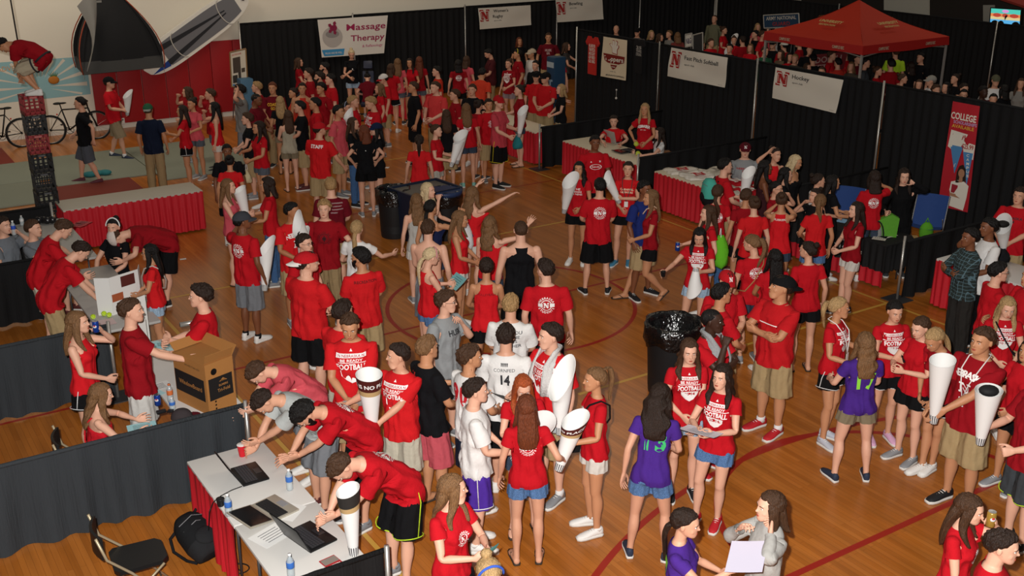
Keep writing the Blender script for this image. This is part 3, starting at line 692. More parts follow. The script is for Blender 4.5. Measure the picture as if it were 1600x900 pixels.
# ---- posing
def frame(d, h):
    d = d.normalized(); h = (h - d*h.dot(d)).normalized(); return Matrix((d, h, d.cross(h))).transposed()
def about(p, Rm): return Matrix.Translation(p) @ Rm.to_4x4() @ Matrix.Translation(-Vector(p))
ARMS = {  # wrist target for the right hand (x right, y forward, z up), elbow pole, palm roll, finger curl
 'down': ((.25,.045,.895),(.4,-.9,0),0,.35), 'side': ((.30,.0,.91),(.5,-.9,0),0,.35),
 'phone': ((.075,.31,1.19),(.7,-.2,-.9),35,1.0), 'low': ((.08,.25,1.03),(.8,-.3,-.8),30,.8), 'hip': ((.215,.03,1.03),(1,-.7,.1),20,.7),
 'hold': ((.20,.30,1.10),(.5,-.4,-.9),0,1.3), 'holdhi': ((.17,.30,1.30),(.6,-.2,-.9),0,1.3), 'up': ((.33,.20,1.83),(.9,-.2,-.3),0,.15), 'upf': ((.25,.42,1.66),(.9,-.2,-.6),0,.15),
 'face': ((.06,.20,1.46),(.8,.1,-.9),-20,.8), 'mouth': ((.045,.215,1.535),(.8,.1,-.9),0,1.2), 'ear': ((.15,.07,1.52),(.9,.3,-.8),-30,.9), 'head': ((.15,.05,1.68),(1,.4,.1),0,.3), 'eyes': ((.10,.20,1.62),(.9,.3,-.5),40,.3),
 'cross': ((-.06,.215,1.20),(.9,.25,-.5),60,.7), 'back': ((.07,-.155,.99),(.9,-.6,0),0,.5), 'front': ((.035,.23,.93),(.9,-.3,0),20,.6), 'pocket': ((.20,.08,.93),(.6,-.9,0),0,.6),
 'out': ((.42,.34,1.18),(.5,-.4,-.9),50,.2), 'outhi': ((.45,.38,1.42),(.5,-.3,-.9),0,.2), 'table': ((.22,.50,.80),(.6,-.3,.2),80,.25), 'type': ((.13,.52,.80),(.9,-.2,.1),85,.6),
 'reach': ((.16,.52,1.12),(.6,-.2,-.8),40,.3), 'lap': ((.12,.30,.62),(.8,-.5,0),70,.4), 'sittable': ((.15,.42,.80),(.9,-.2,-.2),80,.4), 'chin': ((.04,.19,1.43),(.7,.1,-1),-10,1.1), 'climb': ((.12,.34,.74),(.7,-.2,0),0,1.2),
 'swing': ((.27,.22,.96),(.4,-.9,0),0,.5), 'swingb': ((.27,-.18,.95),(.4,-.9,0),0,.5),
}
LEGS = {  # feet (x,y,yaw,lift) right, left; hips sink, shift
 'stand': ((.11,0,8,0),(-.11,0,-8,0),0,0), 'apart': ((.17,0,14,0),(-.17,0,-14,0),.006,0), 'close': ((.075,0,4,0),(-.075,.01,-4,0),0,0),
 'contra': ((.12,.06,22,0),(-.09,0,-6,0),.006,-.03), 'contral': ((.09,0,6,0),(-.12,.07,-22,0),.006,.03), 'step': ((.10,.20,6,0),(-.10,-.16,-8,0),.028,0),
 'walk': ((.09,.32,4,0),(-.09,-.28,-6,40),.055,0), 'walkl': ((.09,-.28,6,40),(-.09,.32,-4,0),.055,0), 'lean': ((.12,-.05,8,0),(-.12,-.02,-8,0),.01,0), 'leanstep': ((.12,-.22,8,0),(-.12,.12,-8,0),.03,0),
 'crossed': ((.02,.10,4,0),(-.03,0,-8,0),.006,0), 'sit': ((.13,.42,6,0),(-.13,.42,-6,0),.43,0), 'climb': ((.13,.10,6,0),(-.13,.02,-8,0),.38,0),
}
def pose(sex, arms='down,down', legs='stand', lean=0, bend=0, twist=0, yaw=0, pit=0, tilt=0, seed=0, ov=None):
    """4x4 transforms per bone, in the person's own frame (template size). lean = at the hips, bend = in the back, degrees"""
    D = dims(sex); rg = random.Random(seed); ov = ov or {}
    fr, fl, sink, shift = LEGS[legs]
    X = {}
    hipz = .93
    root = Matrix.Translation((shift,0,-sink))
    back = 0
    if lean: back = -.22*math.sin(R(lean))
    if legs not in ('sit',): root = Matrix.Translation((0,back,0)) @ root
    X['pelvis'] = root @ about((0,0,.93), Matrix.Rotation(-R(lean),3,'X') @ Matrix.Rotation(R(rg.uniform(-2,2)),3,'Y'))
    X['spine'] = X['pelvis'] @ about((0,0,1.05), Matrix.Rotation(-R(bend*.5),3,'X') @ Matrix.Rotation(R(twist*.5),3,'Z'))
    X['chest'] = X['spine'] @ about((0,0,1.20), Matrix.Rotation(-R(bend*.5),3,'X') @ Matrix.Rotation(R(twist*.5),3,'Z'))
    X['neck'] = X['chest'] @ about((0,-.02,1.48), Matrix.Rotation(R(yaw*.4),3,'Z') @ Matrix.Rotation(-R(pit*.4),3,'X'))
    X['head'] = X['neck'] @ about((0,-.005,1.545), Matrix.Rotation(R(yaw*.6),3,'Z') @ Matrix.Rotation(-R(pit*.6),3,'X') @ Matrix.Rotation(R(tilt),3,'Y'))
    an = arms.split(',')
    for s, S, nm in ((1,'R',an[0]),(-1,'L',an[-1])):
        (tx,ty,tz), pole, roll, curl = ARMS[nm]
        if S+'t' in ov: tx,ty,tz = ov[S+'t']
        roll = ov.get(S+'roll', roll); curl = ov.get(S+'curl', curl)
        j = lambda a: rg.uniform(-a,a)
        tgt = Vector((s*tx+j(.012), ty+j(.012), tz+j(.012)))
        chest_frame = nm not in ('table','type','sittable','lap','climb') and not ov.get('abs')
        if chest_frame: tgt = X['chest'] @ tgt
        elif legs == 'sit' or nm in ('table','type'): pass
        sh0 = Vector((s*D['sh'].x, D['sh'].y, D['sh'].z)); S_ = X['chest'] @ sh0
        pl = Vector((s*pole[0], pole[1], pole[2])); 
        if chest_frame: pl = X['chest'].to_3x3() @ pl
        L1, L2 = D['ua'], D['fa']; v = tgt-S_; dist = min(v.length, (L1+L2)*.992); dist = max(dist, .12); vd = v.normalized(); tgt = S_+vd*dist
        a = (L1*L1-L2*L2+dist*dist)/(2*dist); h = math.sqrt(max(1e-6,L1*L1-a*a)); pl = (pl - vd*pl.dot(vd)); pl = pl.normalized() if pl.length > 1e-4 else Vector((0,-1,0))
        E = S_+vd*a+pl*h; d1 = (E-S_).normalized(); d2 = (tgt-E).normalized(); hz = d1.cross(d2)
        hz = hz.normalized() if hz.length > .02 else (vd.cross(-pl)).normalized()
        d0 = Vector((s*ARMD.x,0,ARMD.z)); h0 = d0.cross(Vector((0,1,0)))
        F0 = frame(d0,h0); R1 = frame(d1,hz) @ F0.transposed(); R2 = frame(d2,hz) @ F0.transposed()
        X['ua'+S] = Matrix.Translation(S_) @ R1.to_4x4() @ Matrix.Translation(-sh0)
        e0 = sh0+d0*L1; w0 = e0+d0*L2
        X['fa'+S] = Matrix.Translation(E) @ R2.to_4x4() @ Matrix.Translation(-e0)
        rl = R(roll)*s
        X['f2'+S] = X['fa'+S] @ about(e0, Matrix.Rotation(rl*.5,3,d0))
        X['hand'+S] = X['fa'+S] @ about(w0, Matrix.Rotation(rl,3,d0))
        hd = ov.get(S+'hd')
        if hd or nm in ('table','type','sittable'):
            hd = Vector(hd) if hd else Vector((0,1,-.05)); cur = (X['hand'+S].to_3x3() @ d0).normalized(); q = cur.rotation_difference(hd.normalized())
            P0 = X['hand'+S] @ w0; X['hand'+S] = Matrix.Translation(P0) @ q.to_matrix().to_4x4() @ Matrix.Translation(-P0) @ X['hand'+S]
        ax = Vector((0,1,0)); k0 = w0+d0*.088; k1 = w0+d0*.125
        pn = PALM(s); axis = d0.cross(pn)      # rotating d0 towards the palm
        X['fg'+S] = X['hand'+S] @ about(k0, Matrix.Rotation(curl,3,axis)); X['ft'+S] = X['fg'+S] @ about(k1, Matrix.Rotation(curl*.95,3,axis))
    for s, S, ft in ((1,'R',fr),(-1,'L',fl)):
        ft = ov.get('foot'+S, ft); fx, fy, fyaw, lift = ft[:4]; fz = ft[4] if len(ft) > 4 else 0
        yawm = Matrix.Rotation(-R(fyaw),3,'Z')
        A0 = Vector((s*D['ank'].x, D['ank'].y, D['ank'].z)); K0 = Vector((s*D['knee'].x, D['knee'].y, D['knee'].z)); H0 = Vector((s*D['hip'].x,0,.93))
        liftm = Matrix.Rotation(-R(lift),3,'X'); toe = Vector((0,.13,-A0.z+.015))
        A = Vector((fx, fy-.02, A0.z+fz))
        if lift: A = A + yawm @ (toe - liftm @ toe)
        H = X['pelvis'] @ H0; L1 = (K0-H0).length; L2 = (A0-K0).length; v = A-H; dist = v.length
        if dist > (L1+L2)*.9995: dist = (L1+L2)*.9995
        vd = v.normalized(); a = (L1*L1-L2*L2+dist*dist)/(2*dist); h = math.sqrt(max(1e-8,L1*L1-a*a)); pl = yawm @ Vector((0,1,.0)); pl = (pl-vd*pl.dot(vd)).normalized()
        K = H+vd*a+pl*h; A = H+vd*dist; d1 = (K-H).normalized(); d2 = (A-K).normalized(); hz = d1.cross(d2)
        hz = hz.normalized() if hz.length > .03 else -(yawm @ Vector((1,0,0)))
        if hz.dot(yawm @ Vector((1,0,0))) > 0: hz = -hz
        F1 = frame(K0-H0, Vector((-1,0,0))); F2 = frame(A0-K0, Vector((-1,0,0)))
        X['th'+S] = Matrix.Translation(H) @ (frame(d1,hz) @ F1.transposed()).to_4x4() @ Matrix.Translation(-H0)
        X['shin'+S] = Matrix.Translation(K) @ (frame(d2,hz) @ F2.transposed()).to_4x4() @ Matrix.Translation(-K0)
        X['foot'+S] = Matrix.Translation(A) @ (yawm @ liftm).to_4x4() @ Matrix.Translation(-A0)
    return X
def skin(T, X, scale, extra=None):
    M = np.array([np.array(X[b]) for b in BONES], np.float32); V = T['V'] if extra is None else extra
    Vh = np.concatenate([V, np.ones((len(V),1),np.float32)],1)
    B = np.einsum('nb,bij->nij', T['W'], M[:,:3,:]); P_ = np.einsum('nij,nj->ni', B, Vh)
    return P_*np.array(scale, np.float32)
SKIN = {'fair':'dda98f','light':'d29c80','tan':'c08864','olive':'a8704c','brown':'7a4a30','dark':'3e261b'}
HAIRC = {'black':'0d0a09','dark':'21150f','brown':'3a2618','light':'66492f','blonde':'957852','pale':'b5a07c','red':'8a3f1c','grey':'6d665e','auburn':'5a2c18','sandy':'8c6e48'}
def skin_mat(t): return mat('skin_'+t, SKIN[t], .52, bump=.06, scale=60, spec=.35)
def hair_mat(h):
    return mat('hair_'+h, HAIRC[h], .5, bump=.6, scale=34, spec=.28, stretch=(5,5,.7), col2='%02x%02x%02x' % tuple(min(255,int(int(HAIRC[h][i:i+2],16)*1.25+5)) for i in (0,2,4)))
PEOPLE = []; TUCK = 'plaid'
def person(px, py, face, sex, hair, top, bot, label, st=None, skin_='light', arms='down,down', legs='stand', shoes='sneaker:e8e8e8', pr=None, prb=None,
           prc='f2f0ee', lean=0, bend=0, twist=0, yaw=0, pit=0, tilt=0, lod=None, hat=None, glasses=False, beard=None, wide=1.0, z0=0.0, at=None, ov=None, group=None, headz=None, band=None, socks=None, print2='b01a22'):
    """px,py: the crown of the head in the photo; the feet follow from stature and pose"""
    idx = len(PEOPLE); st = st or (1.79 if sex == 'm' else 1.66); k = st/1.75
    X = pose(sex, arms, legs, lean, bend, twist, yaw, pit, tilt, seed=idx, ov=ov)
    sc = (k*wide, k*wide, k)
    ht = X['head'] @ Vector((0,0,1.765)); ht = Vector((ht.x*sc[0], ht.y*sc[1], ht.z*sc[2]))
    rz = R(face+180)
    off = Matrix.Rotation(rz,3,'Z') @ ht
    if at is not None: loc = Vector(at)
    else:
        g = unp(px, py, z0+ht.z); loc = Vector((g.x-off.x, g.y-off.y, z0))
    d = loc.length
    if lod is None: lod = 'near' if d < 15.5 else ('mid' if d < 22 else 'far')
    root = empty('person', loc, rz); tag(root, label, 'person', group)
    kind, colr = (top.split(':')+[''])[:2] if top else (None, None)
    T = TPL['body',sex,lod]; V = T['V'].copy(); t, ds = armt(V, sex); z = V[:,2]
    cov = np.zeros(len(V))
    if kind in ('tee','longsleeve','dress','polo','jersey'):
        tl = {'tee':.18 if sex == 'm' else .10,'longsleeve':.49}.get(kind,.1)
        cov = np.maximum(cov, (z > .86)*(z < 1.452)*((ds > .10) | (t < .02))*(np.hypot(V[:,0],V[:,1]+.02) > .062)*1.0); cov = np.maximum(cov, (t > -.05)*(t < tl)*(ds < .1)*1.0*(z > .7))
    elif kind in ('tank','strapless'): cov = np.maximum(cov, (z > .88)*(z < (1.30 if sex == 'f' else 1.38))*((ds > .09) | (t < -.02)))
    if bot:
        bk = bot.split(':')[0]; zb = {'shorts':.52,'shortshorts':.75 if sex == 'f' else .65,'athletic':.73 if sex == 'f' else .53,'pants':.1,'jeans':.1,'capri':.33}[bk]
        cov = np.maximum(cov, (z > zb)*(z < .97)*(ds > .08))
    sk = shoes.split(':')[0] if shoes else None
    if sk in ('sneaker','slipon'): cov = np.maximum(cov, (z < .075)*1.0)
    V = V - T['N']*(cov*((.013 if lod != 'far' else .016)+.017*sstep(1.02,.95,z)*(z > .6)))[:,None]
    body = link('body', mesh_np('body', skin(T, X, sc, V), T['F'], skin_mat(skin_)), root)
    if kind:
        gk = {'polo':'tee','jersey':'tee'}.get(kind, kind); G = get_garment(gk, sex, lod)
        rg = np.random.default_rng(idx); ph = rg.uniform(0,6.28,6); q = G['V']
        am = .0035*(1-sstep(1.30,1.45,q[:,2])) if kind != 'tank' else .0015
        dsp = am*(np.sin(q[:,2]*38+q[:,0]*14+ph[0])+np.sin(q[:,2]*21-q[:,0]*25+ph[1])+.8*np.sin(q[:,0]*43+q[:,2]*9+ph[2]))
        def wr(q): return am_(q)*(np.sin(q[:,2]*38+q[:,0]*14+ph[0])+np.sin(q[:,2]*21-q[:,0]*25+ph[1])+.8*np.sin(q[:,0]*43+q[:,2]*9+ph[2]))
        am_ = lambda q: .0035*(1-sstep(1.30,1.45,q[:,2])) if kind != 'tank' else .0015
        Vg = q + G['N']*np.asarray(dsp)[:,None].astype(np.float32)
        cm = PLAID() if colr == 'plaid' else cloth(colr)
        nm = {'tee':'shirt','polo':'polo_shirt','tank':'tank_top','longsleeve':'long_sleeved_shirt','strapless':'top','dress':'dress','jersey':'jersey'}[kind]
        so = link(nm, mesh_np(nm, skin(G, X, sc, Vg), G['F'], cm), root)
        for side, ar in (('f',pr),('b',prb)):
            if ar and lod != 'far' or ar and ar.startswith(('num','big','jersey')):
                cc = prc
                if ar[0] == '#': cc, ar = ar[1:7], ar[8:]
                Pt = print_tpl(ar, gk, sex, side)
                if len(Pt['V']):
                    Pv = Pt['V'].copy(); Pv[:,1] += (1 if side == 'f' else -1)*(wr(Pv)+(.002 if lod == 'near' else .006))
                    link('print', mesh_np('print', skin(Pt, X, sc, Pv), Pt['F'], [plain(cc,.8), plain(print2,.8)], Pt['M'], smooth=False), so)
        if kind == 'polo' and lod != 'far':
            def cs():
                mb = MB(); mb.tube([(.072*math.cos(a), -.014+.062*math.sin(a), 1.478-.022*max(0,math.sin(a))) for a in [2*math.pi*i/20 for i in range(20)]], .011, 8, closed=True)
                return mb
            Cc = rest_part(('collar',sex), cs, sex, 'body'); link('collar', mesh_np('collar', skin(Cc, X, sc), Cc['F'], cm), so)
    if bot:
        bk, bc = bot.split(':')[:2]; bm_ = cloth(bc) if not bot.endswith(':denim') else mat('denim_'+bc, bc, .85, bump=.4, scale=120, col2='%02x%02x%02x' % tuple(min(255,int(int(bc[i:i+2],16)*1.25+6)) for i in (0,2,4)))
        G = get_garment(bk, sex, lod); nm = {'shorts':'shorts','shortshorts':'shorts','athletic':'athletic_shorts','pants':'trousers','jeans':'jeans','capri':'trousers'}[bk]
        hem = {'tee':.85 if sex == 'f' else .80,'tank':.85,'longsleeve':.86,'polo':.8}.get(kind, 9)
        if kind == 'longsleeve' and TUCK in (label or ''): hem = 9
        Vb = G['V'] - G['N']*(sstep(hem+.02,hem+.06,G['V'][:,2])*.031)[:,None].astype(np.float32)
        bo = link(nm, mesh_np(nm, skin(G, X, sc, Vb), G['F'], bm_), root)
        if bk == 'athletic' and lod != 'far' and bot.count(':') == 2:      # piping along the side and hem
            pc = bot.split(':')[2]
            def pip():
                mb = MB(); zb = .705 if sex == 'f' else .505; r = .121
                for s in (1,-1):
                    mb.tube([(s*(.093+ (r-.085)*.35)+r*math.cos(a), r*1.08*math.sin(a), zb+.006+(.03*max(0,s*math.cos(a)))) for a in [2*math.pi*i/20 for i in range(20)]], .0045, 6, closed=True)
                    mb.tube([(s*.186,.0,.93),(s*.20,.0,.84),(s*.222,0,zb+.04)], .005, 6)
                return mb
            Pp = rest_part(('piping',sex,bk), pip, sex, 'body'); link('piping', mesh_np('piping', skin(Pp, X, sc), Pp['F'], cloth(pc)), bo)
    if hair and hair != 'bald':
        hk, hc = hair.split(':'); Hh = hair_tpl(hk, sex, lod); link('hair', mesh_np('hair', skin(Hh, X, sc), Hh['F'], hair_mat(hc)), root)
    else: hc = 'dark'
    if lod != 'far' or d < 24:
        for s in (1,-1):
            E_ = rest_part(('eye',s), lambda: eye_shape(s), sex, 'head'); eo = link('eye', mesh_np('eye', skin(E_, X, sc), E_['F'], plain('d8d2cc',.3)), root)
            I_ = rest_part(('iris',s), lambda: iris_shape(s), sex, 'head'); link('iris', mesh_np('iris', skin(I_, X, sc), I_['F'], plain('1c120d',.2)), eo)
            B_ = rest_part(('brow',s), lambda: brow_shape(s), sex, 'head'); link('eyebrow', mesh_np('eyebrow', skin(B_, X, sc), B_['F'], hair_mat(hc if hc not in ('pale','blonde') else 'light')), root)
        Lp = rest_part('lips', lips_shape, sex, 'head'); link('lips', mesh_np('lips', skin(Lp, X, sc), Lp['F'], plain({'dark':'4a2a22','brown':'74392c'}.get(skin_,'a8503f'),.5)), root)
    if beard:
        B_ = rest_part('beard', beard_shape, sex, 'head'); link('beard', mesh_np('beard', skin(B_, X, sc), B_['F'], hair_mat(beard)), root)
    if glasses:
        G_ = rest_part('glasses', glasses_shape, sex, 'head'); link('glasses', mesh_np('glasses', skin(G_, X, sc), G_['F'], plain('141414',.3)), root)
    if hat:
        hk = hat.split(':'); bk_ = hk[0] == 'back'
        H_ = rest_part('cap', cap_shape, sex, 'head'); ho = link('cap', mesh_np('cap', skin(H_, X, sc), H_['F'], cloth(hk[1])), root)
        B_ = rest_part(('brim',bk_), lambda: brim_shape(bk_), sex, 'head'); link('brim', mesh_np('brim', skin(B_, X, sc), B_['F'], cloth(hk[2] if len(hk) > 2 else hk[1])), ho)
        if len(hk) > 3:    # letter N on the front
            def nn():
                mb = MB(); P_ = [((x-.5)*.045, (y-.5)*.045) for x,y in N_POLY]; mb.add([(-x, .1215-1.6*(max(0,y+.02))**1.3, 1.712+y) for x,y in P_], tri_poly(P_)); return mb
            N_ = rest_part('capN', nn, sex, 'head'); link('cap_letter', mesh_np('cap_letter', skin(N_, X, sc), N_['F'], plain(hk[3],.8), smooth=False), ho)
    if band:
        def hb():
            mb = MB(); mb.tube([(.094*math.cos(a), .03-.02*math.sin(a)+.0*a, 1.66+.112*math.sin(a)) for a in [math.pi*i/16 for i in range(17)]], .009, 8); return mb
        H_ = rest_part('headband', hb, sex, 'head'); link('headband', mesh_np('headband', skin(H_, X, sc), H_['F'], cloth(band)), root)
    if sk and d < 29:
        scol = shoes.split(':')[1]; sole = shoes.split(':')[2] if shoes.count(':') > 1 else 'd9d6d0'
        for s, S in ((1,'R'),(-1,'L')):
            nm = 'sandal' if sk == 'sandal' else 'shoe'
            U = rest_part(('shoe',sk,s), lambda: shoe_shape(s,'upper',sk), sex, 'foot'+S); uo = link(nm, mesh_np(nm, skin(U, X, sc), U['F'], plain(scol,.65)), root)
            Sl = rest_part(('sole',sk,s), lambda: shoe_shape(s,'sole',sk), sex, 'foot'+S); link('sole', mesh_np('sole', skin(Sl, X, sc), Sl['F'], plain(sole,.7), smooth=False), uo)
            if sk == 'sneaker' and lod == 'near':
                La = rest_part(('lace',s), lambda: lace_shape(s), sex, 'foot'+S); link('laces', mesh_np('laces', skin(La, X, sc), La['F'], plain('e6e2dc' if scol[0] not in 'def' else 'b9b6b0',.8)), uo)
            if socks:
                def so_():
                    mb = MB(); loft(mb, [((s*.098,-.02,z_),(w_,0,0),(0,d_,0)) for z_,w_,d_ in ((.06,.040,.050),(.12,.038,.044),(.125,.034,.038))], 14); return mb
                K_ = rest_part(('sock',s), so_, sex, 'shin'+S if False else 'foot'+S); link('sock', mesh_np('sock', skin(K_, X, sc), K_['F'], cloth(socks)), root)
    Mw = Matrix.Translation(loc) @ Matrix.Rotation(rz,4,'Z') @ Matrix.Diagonal((*sc,1))
    D = dims(sex); hands = {}
    for s, S in ((1,'R'),(-1,'L')):
        d0 = Vector((s*ARMD.x,0,ARMD.z)); w0 = Vector((s*D['sh'].x,D['sh'].y,D['sh'].z))+d0*(D['ua']+D['fa'])
        pn = PALM(s); grip = w0+d0*.085+pn*.028
        hands[S] = (Mw @ X['hand'+S] @ grip, (Mw.to_3x3() @ X['hand'+S].to_3x3() @ d0).normalized(), (Mw.to_3x3() @ X['hand'+S].to_3x3() @ Vector((0,1,0))).normalized(), (Mw.to_3x3() @ X['hand'+S].to_3x3() @ pn).normalized())
    rec = dict(o=root, loc=loc, rz=rz, X=X, Mw=Mw, hands=hands, k=k, d=d, fwd=Vector((math.sin(R(face)),-math.cos(R(face)),0))); PEOPLE.append(rec)
    rec['right'] = Vector((-rec['fwd'].y*-1, rec['fwd'].x*-1, 0)) if False else Vector((rec['fwd'].y, -rec['fwd'].x, 0))
    return rec
def PLAID():
    if 'plaid' in MATS: return MATS['plaid']
    m = mat('plaid','2c3a3c',.9); nt = m.node_tree; N = nt.nodes; L = nt.links; b = N['Principled BSDF']; tc = N.new('ShaderNodeTexCoord'); sp = N.new('ShaderNodeSeparateXYZ'); L.new(tc.outputs['Object'], sp.inputs[0]); prev = None
    for ax in ('X','Z'):
        mu = N.new('ShaderNodeMath'); mu.operation = 'MULTIPLY'; mu.inputs[1].default_value = 22; L.new(sp.outputs[ax], mu.inputs[0])
        frc = N.new('ShaderNodeMath'); frc.operation = 'FRACT'; L.new(mu.outputs[0], frc.inputs[0]); lt = N.new('ShaderNodeMath'); lt.operation = 'LESS_THAN'; lt.inputs[1].default_value = .13; L.new(frc.outputs[0], lt.inputs[0])
        if prev is None: prev = lt
        else:
            mx = N.new('ShaderNodeMath'); mx.operation = 'MAXIMUM'; L.new(prev.outputs[0], mx.inputs[0]); L.new(lt.outputs[0], mx.inputs[1]); prev = mx
    mix = N.new('ShaderNodeMix'); mix.data_type = 'RGBA'; mix.inputs[6].default_value = lin('26302f'); mix.inputs[7].default_value = lin('56707a'); L.new(prev.outputs[0], mix.inputs[0]); L.new(mix.outputs[2], b.inputs['Base Color'])
    return m
make_bodies()
# ------------------------------------------------------------------ sight line meets an upright plane of the room
def ray(x, y):
    u = (x-800)/FPX; v = (450-y)/FPX; c, s = math.cos(PITCH), math.sin(PITCH); return Vector((u, c+v*s, -s+v*c))
def onA(x, y, a): d = ray(x, y); t = a/d.dot(AV); return Vector((0,0,CAMH))+d*t      # plane A = a
def onB(x, y, b): d = ray(x, y); t = b/d.dot(BV); return Vector((0,0,CAMH))+d*t
def ab(p): return p.dot(AV), p.dot(BV)
RM = Matrix.Rotation(ROOMROT, 3, 'Z')
def rbox(mb, a0, a1, b0, b1, z0, z1, mi=0, bev=0): mb.box(W((a0+a1)/2,(b0+b1)/2,(z0+z1)/2), (a1-a0,b1-b0,z1-z0), mi, rot=RM, bev=bev); return mb
# ------------------------------------------------------------------ floor
def wood():
    m = bpy.data.materials.new('gym_floor'); m.use_nodes = True; nt = m.node_tree; N = nt.nodes; L = nt.links; b = N['Principled BSDF']
    tc = N.new('ShaderNodeTexCoord'); mp = N.new('ShaderNodeMapping'); mp.inputs['Rotation'].default_value = (0,0,-ROOMROT); L.new(tc.outputs['Object'], mp.inputs[0])
    sw = N.new('ShaderNodeMapping'); sw.inputs['Rotation'].default_value = (0,0,R(90)); L.new(mp.outputs[0], sw.inputs[0])
    br = N.new('ShaderNodeTexBrick'); br.inputs['Scale'].default_value = 1; br.inputs['Brick Width'].default_value = 1.1; br.inputs['Row Height'].default_value = .057; br.inputs['Mortar Size'].default_value = .0012
    br.inputs['Color1'].default_value = lin('b8702c'); br.inputs['Color2'].default_value = lin('a9621f'); br.inputs['Mortar'].default_value = lin('7d4515'); br.offset = .37; br.inputs['Bias'].default_value = -.1
    L.new(sw.outputs[0], br.inputs['Vector'])
    # broad boards' tone
    st = N.new('ShaderNodeMapping'); st.inputs['Scale'].default_value = (.25,2.6,1); L.new(sw.outputs[0], st.inputs[0]); nz = N.new('ShaderNodeTexNoise'); nz.inputs['Scale'].default_value = 3; nz.inputs['Detail'].default_value = 6; L.new(st.outputs[0], nz.inputs['Vector'])
    rp = N.new('ShaderNodeValToRGB'); rp.color_ramp.elements[0].color = (.80,.78,.74,1); rp.color_ramp.elements[1].color = (1.12,1.1,1.08,1); rp.color_ramp.elements[0].position = .35; rp.color_ramp.elements[1].position = .68; L.new(nz.outputs['Fac'], rp.inputs[0])
    mx = N.new('ShaderNodeMix'); mx.data_type = 'RGBA'; mx.blend_type = 'MULTIPLY'; mx.inputs[0].default_value = 1; L.new(br.outputs['Color'], mx.inputs[6]); L.new(rp.outputs[0], mx.inputs[7]); L.new(mx.outputs[2], b.inputs['Base Color'])
    b.inputs['Roughness'].default_value = .30; b.inputs['Specular IOR Level'].default_value = .45; b.inputs['Coat Weight'].default_value = .12; b.inputs['Coat Roughness'].default_value = .22
    # panel seams every 1.2 m
    return m
WOOD = wood()
mb = MB(); rbox(mb, -6, 34, -2, 29.5, -.12, 0); fl = mb.build('floor', WOOD); tag(fl, kind='structure')
RL = mat('line_red','9c2418',.38,spec=.4); GL = mat('line_gold','c79a44',.4,spec=.4)
def court_line(pts, w_, m, z=.0012, closed=False):
    mb = MB(); V = []; n = len(pts)
    for i in range(n):
        p = pts[i]; q0 = pts[i-1] if i or closed else p; q1 = pts[(i+1) % n] if i < n-1 or closed else p; d = (q1-q0).normalized(); s = Vector((-d.y,d.x,0))*w_/2; V += [p-s+Vector((0,0,z)), p+s+Vector((0,0,z))]
    F = [(2*i,2*((i+1) % n),2*((i+1) % n)+1,2*i+1) for i in range(n if closed else n-1)]; mb.add(V,F); o = mb.build('court_line', m, fl, clean=False); return o
def circ(a, b, r, t0=0, t1=360, n=64): return [W(a+r*math.cos(R(t0+(t1-t0)*i/n)), b+r*math.sin(R(t0+(t1-t0)*i/n))) for i in range(n+1)]
court_line([W(-4,12.62), W(16,12.62)], .05, RL); court_line(circ(8.15,12.62,1.83)[:-1], .06, RL, closed=True, z=.0016)
court_line([W(4,5.58), W(14,5.58)], .07, RL); court_line(circ(8.2,1.32,6.06,5,175,90), .07, RL, z=.0016)
court_line(circ(8.25,5.58,1.86)[:-1], .07, RL, z=.0022, closed=True)
court_line([W(7.2,9.63), W(12.85,9.63)], .05, GL); court_line([W(3.67,15.64), W(12.88,15.64)], .05, GL); court_line([W(12.88,3), W(12.88,21.7)], .05, GL, z=.0016); court_line([W(3.67,5), W(3.67,15.64)], .05, GL, z=.0016); court_line([W(9.5,21.7), W(12.88,21.7)], .05, GL)
court_line([W(6.3,18.2), W(13,18.2)], .035, RL); court_line([W(5,20.4),W(5,24),W(10.2,24)], .05, RL)
# ------------------------------------------------------------------ walls
WB = 28.5
WALLM = mat('painted_wall','e4dccb',.7,bump=.1,scale=8)
mb = MB(); rbox(mb, -6, 34, WB, WB+.2, 0, 8); wb = mb.build('wall_back', WALLM); tag(wb, kind='structure')
mb = MB(); rbox(mb, -6.2, -6, -2, WB, 0, 8); tag(mb.build('wall_left', WALLM), kind='structure')
mb = MB(); rbox(mb, 31, 31.2, -2, WB, 0, 8); tag(mb.build('wall_right', mat('dark_wall','2a2522',.8)), kind='structure')
mb = MB()                                           # red wall pads with seams
a = 5.95
while a < 10.4: rbox(mb, a+.006, a+.604, WB-.06, WB-.001, .13, 2.0, bev=.012); a += .61
tag(mb.build('trim_1', mat('wall_pad','a01c20',.55,bump=.1,scale=6,spec=.3), smooth='auto'), kind='structure')
mb = MB(); rbox(mb, 5.9, 10.5, WB-.03, WB-.001, 0, .125); tag(mb.build('baseboard_back', mat('baseboard','d6d0c4',.6)), kind='structure')
mb = MB(); rbox(mb, -6, 5.9, WB-.02, WB-.001, 0, .10); tag(mb.build('baseboard_left', mat('baseboard','d6d0c4',.6)), kind='structure')
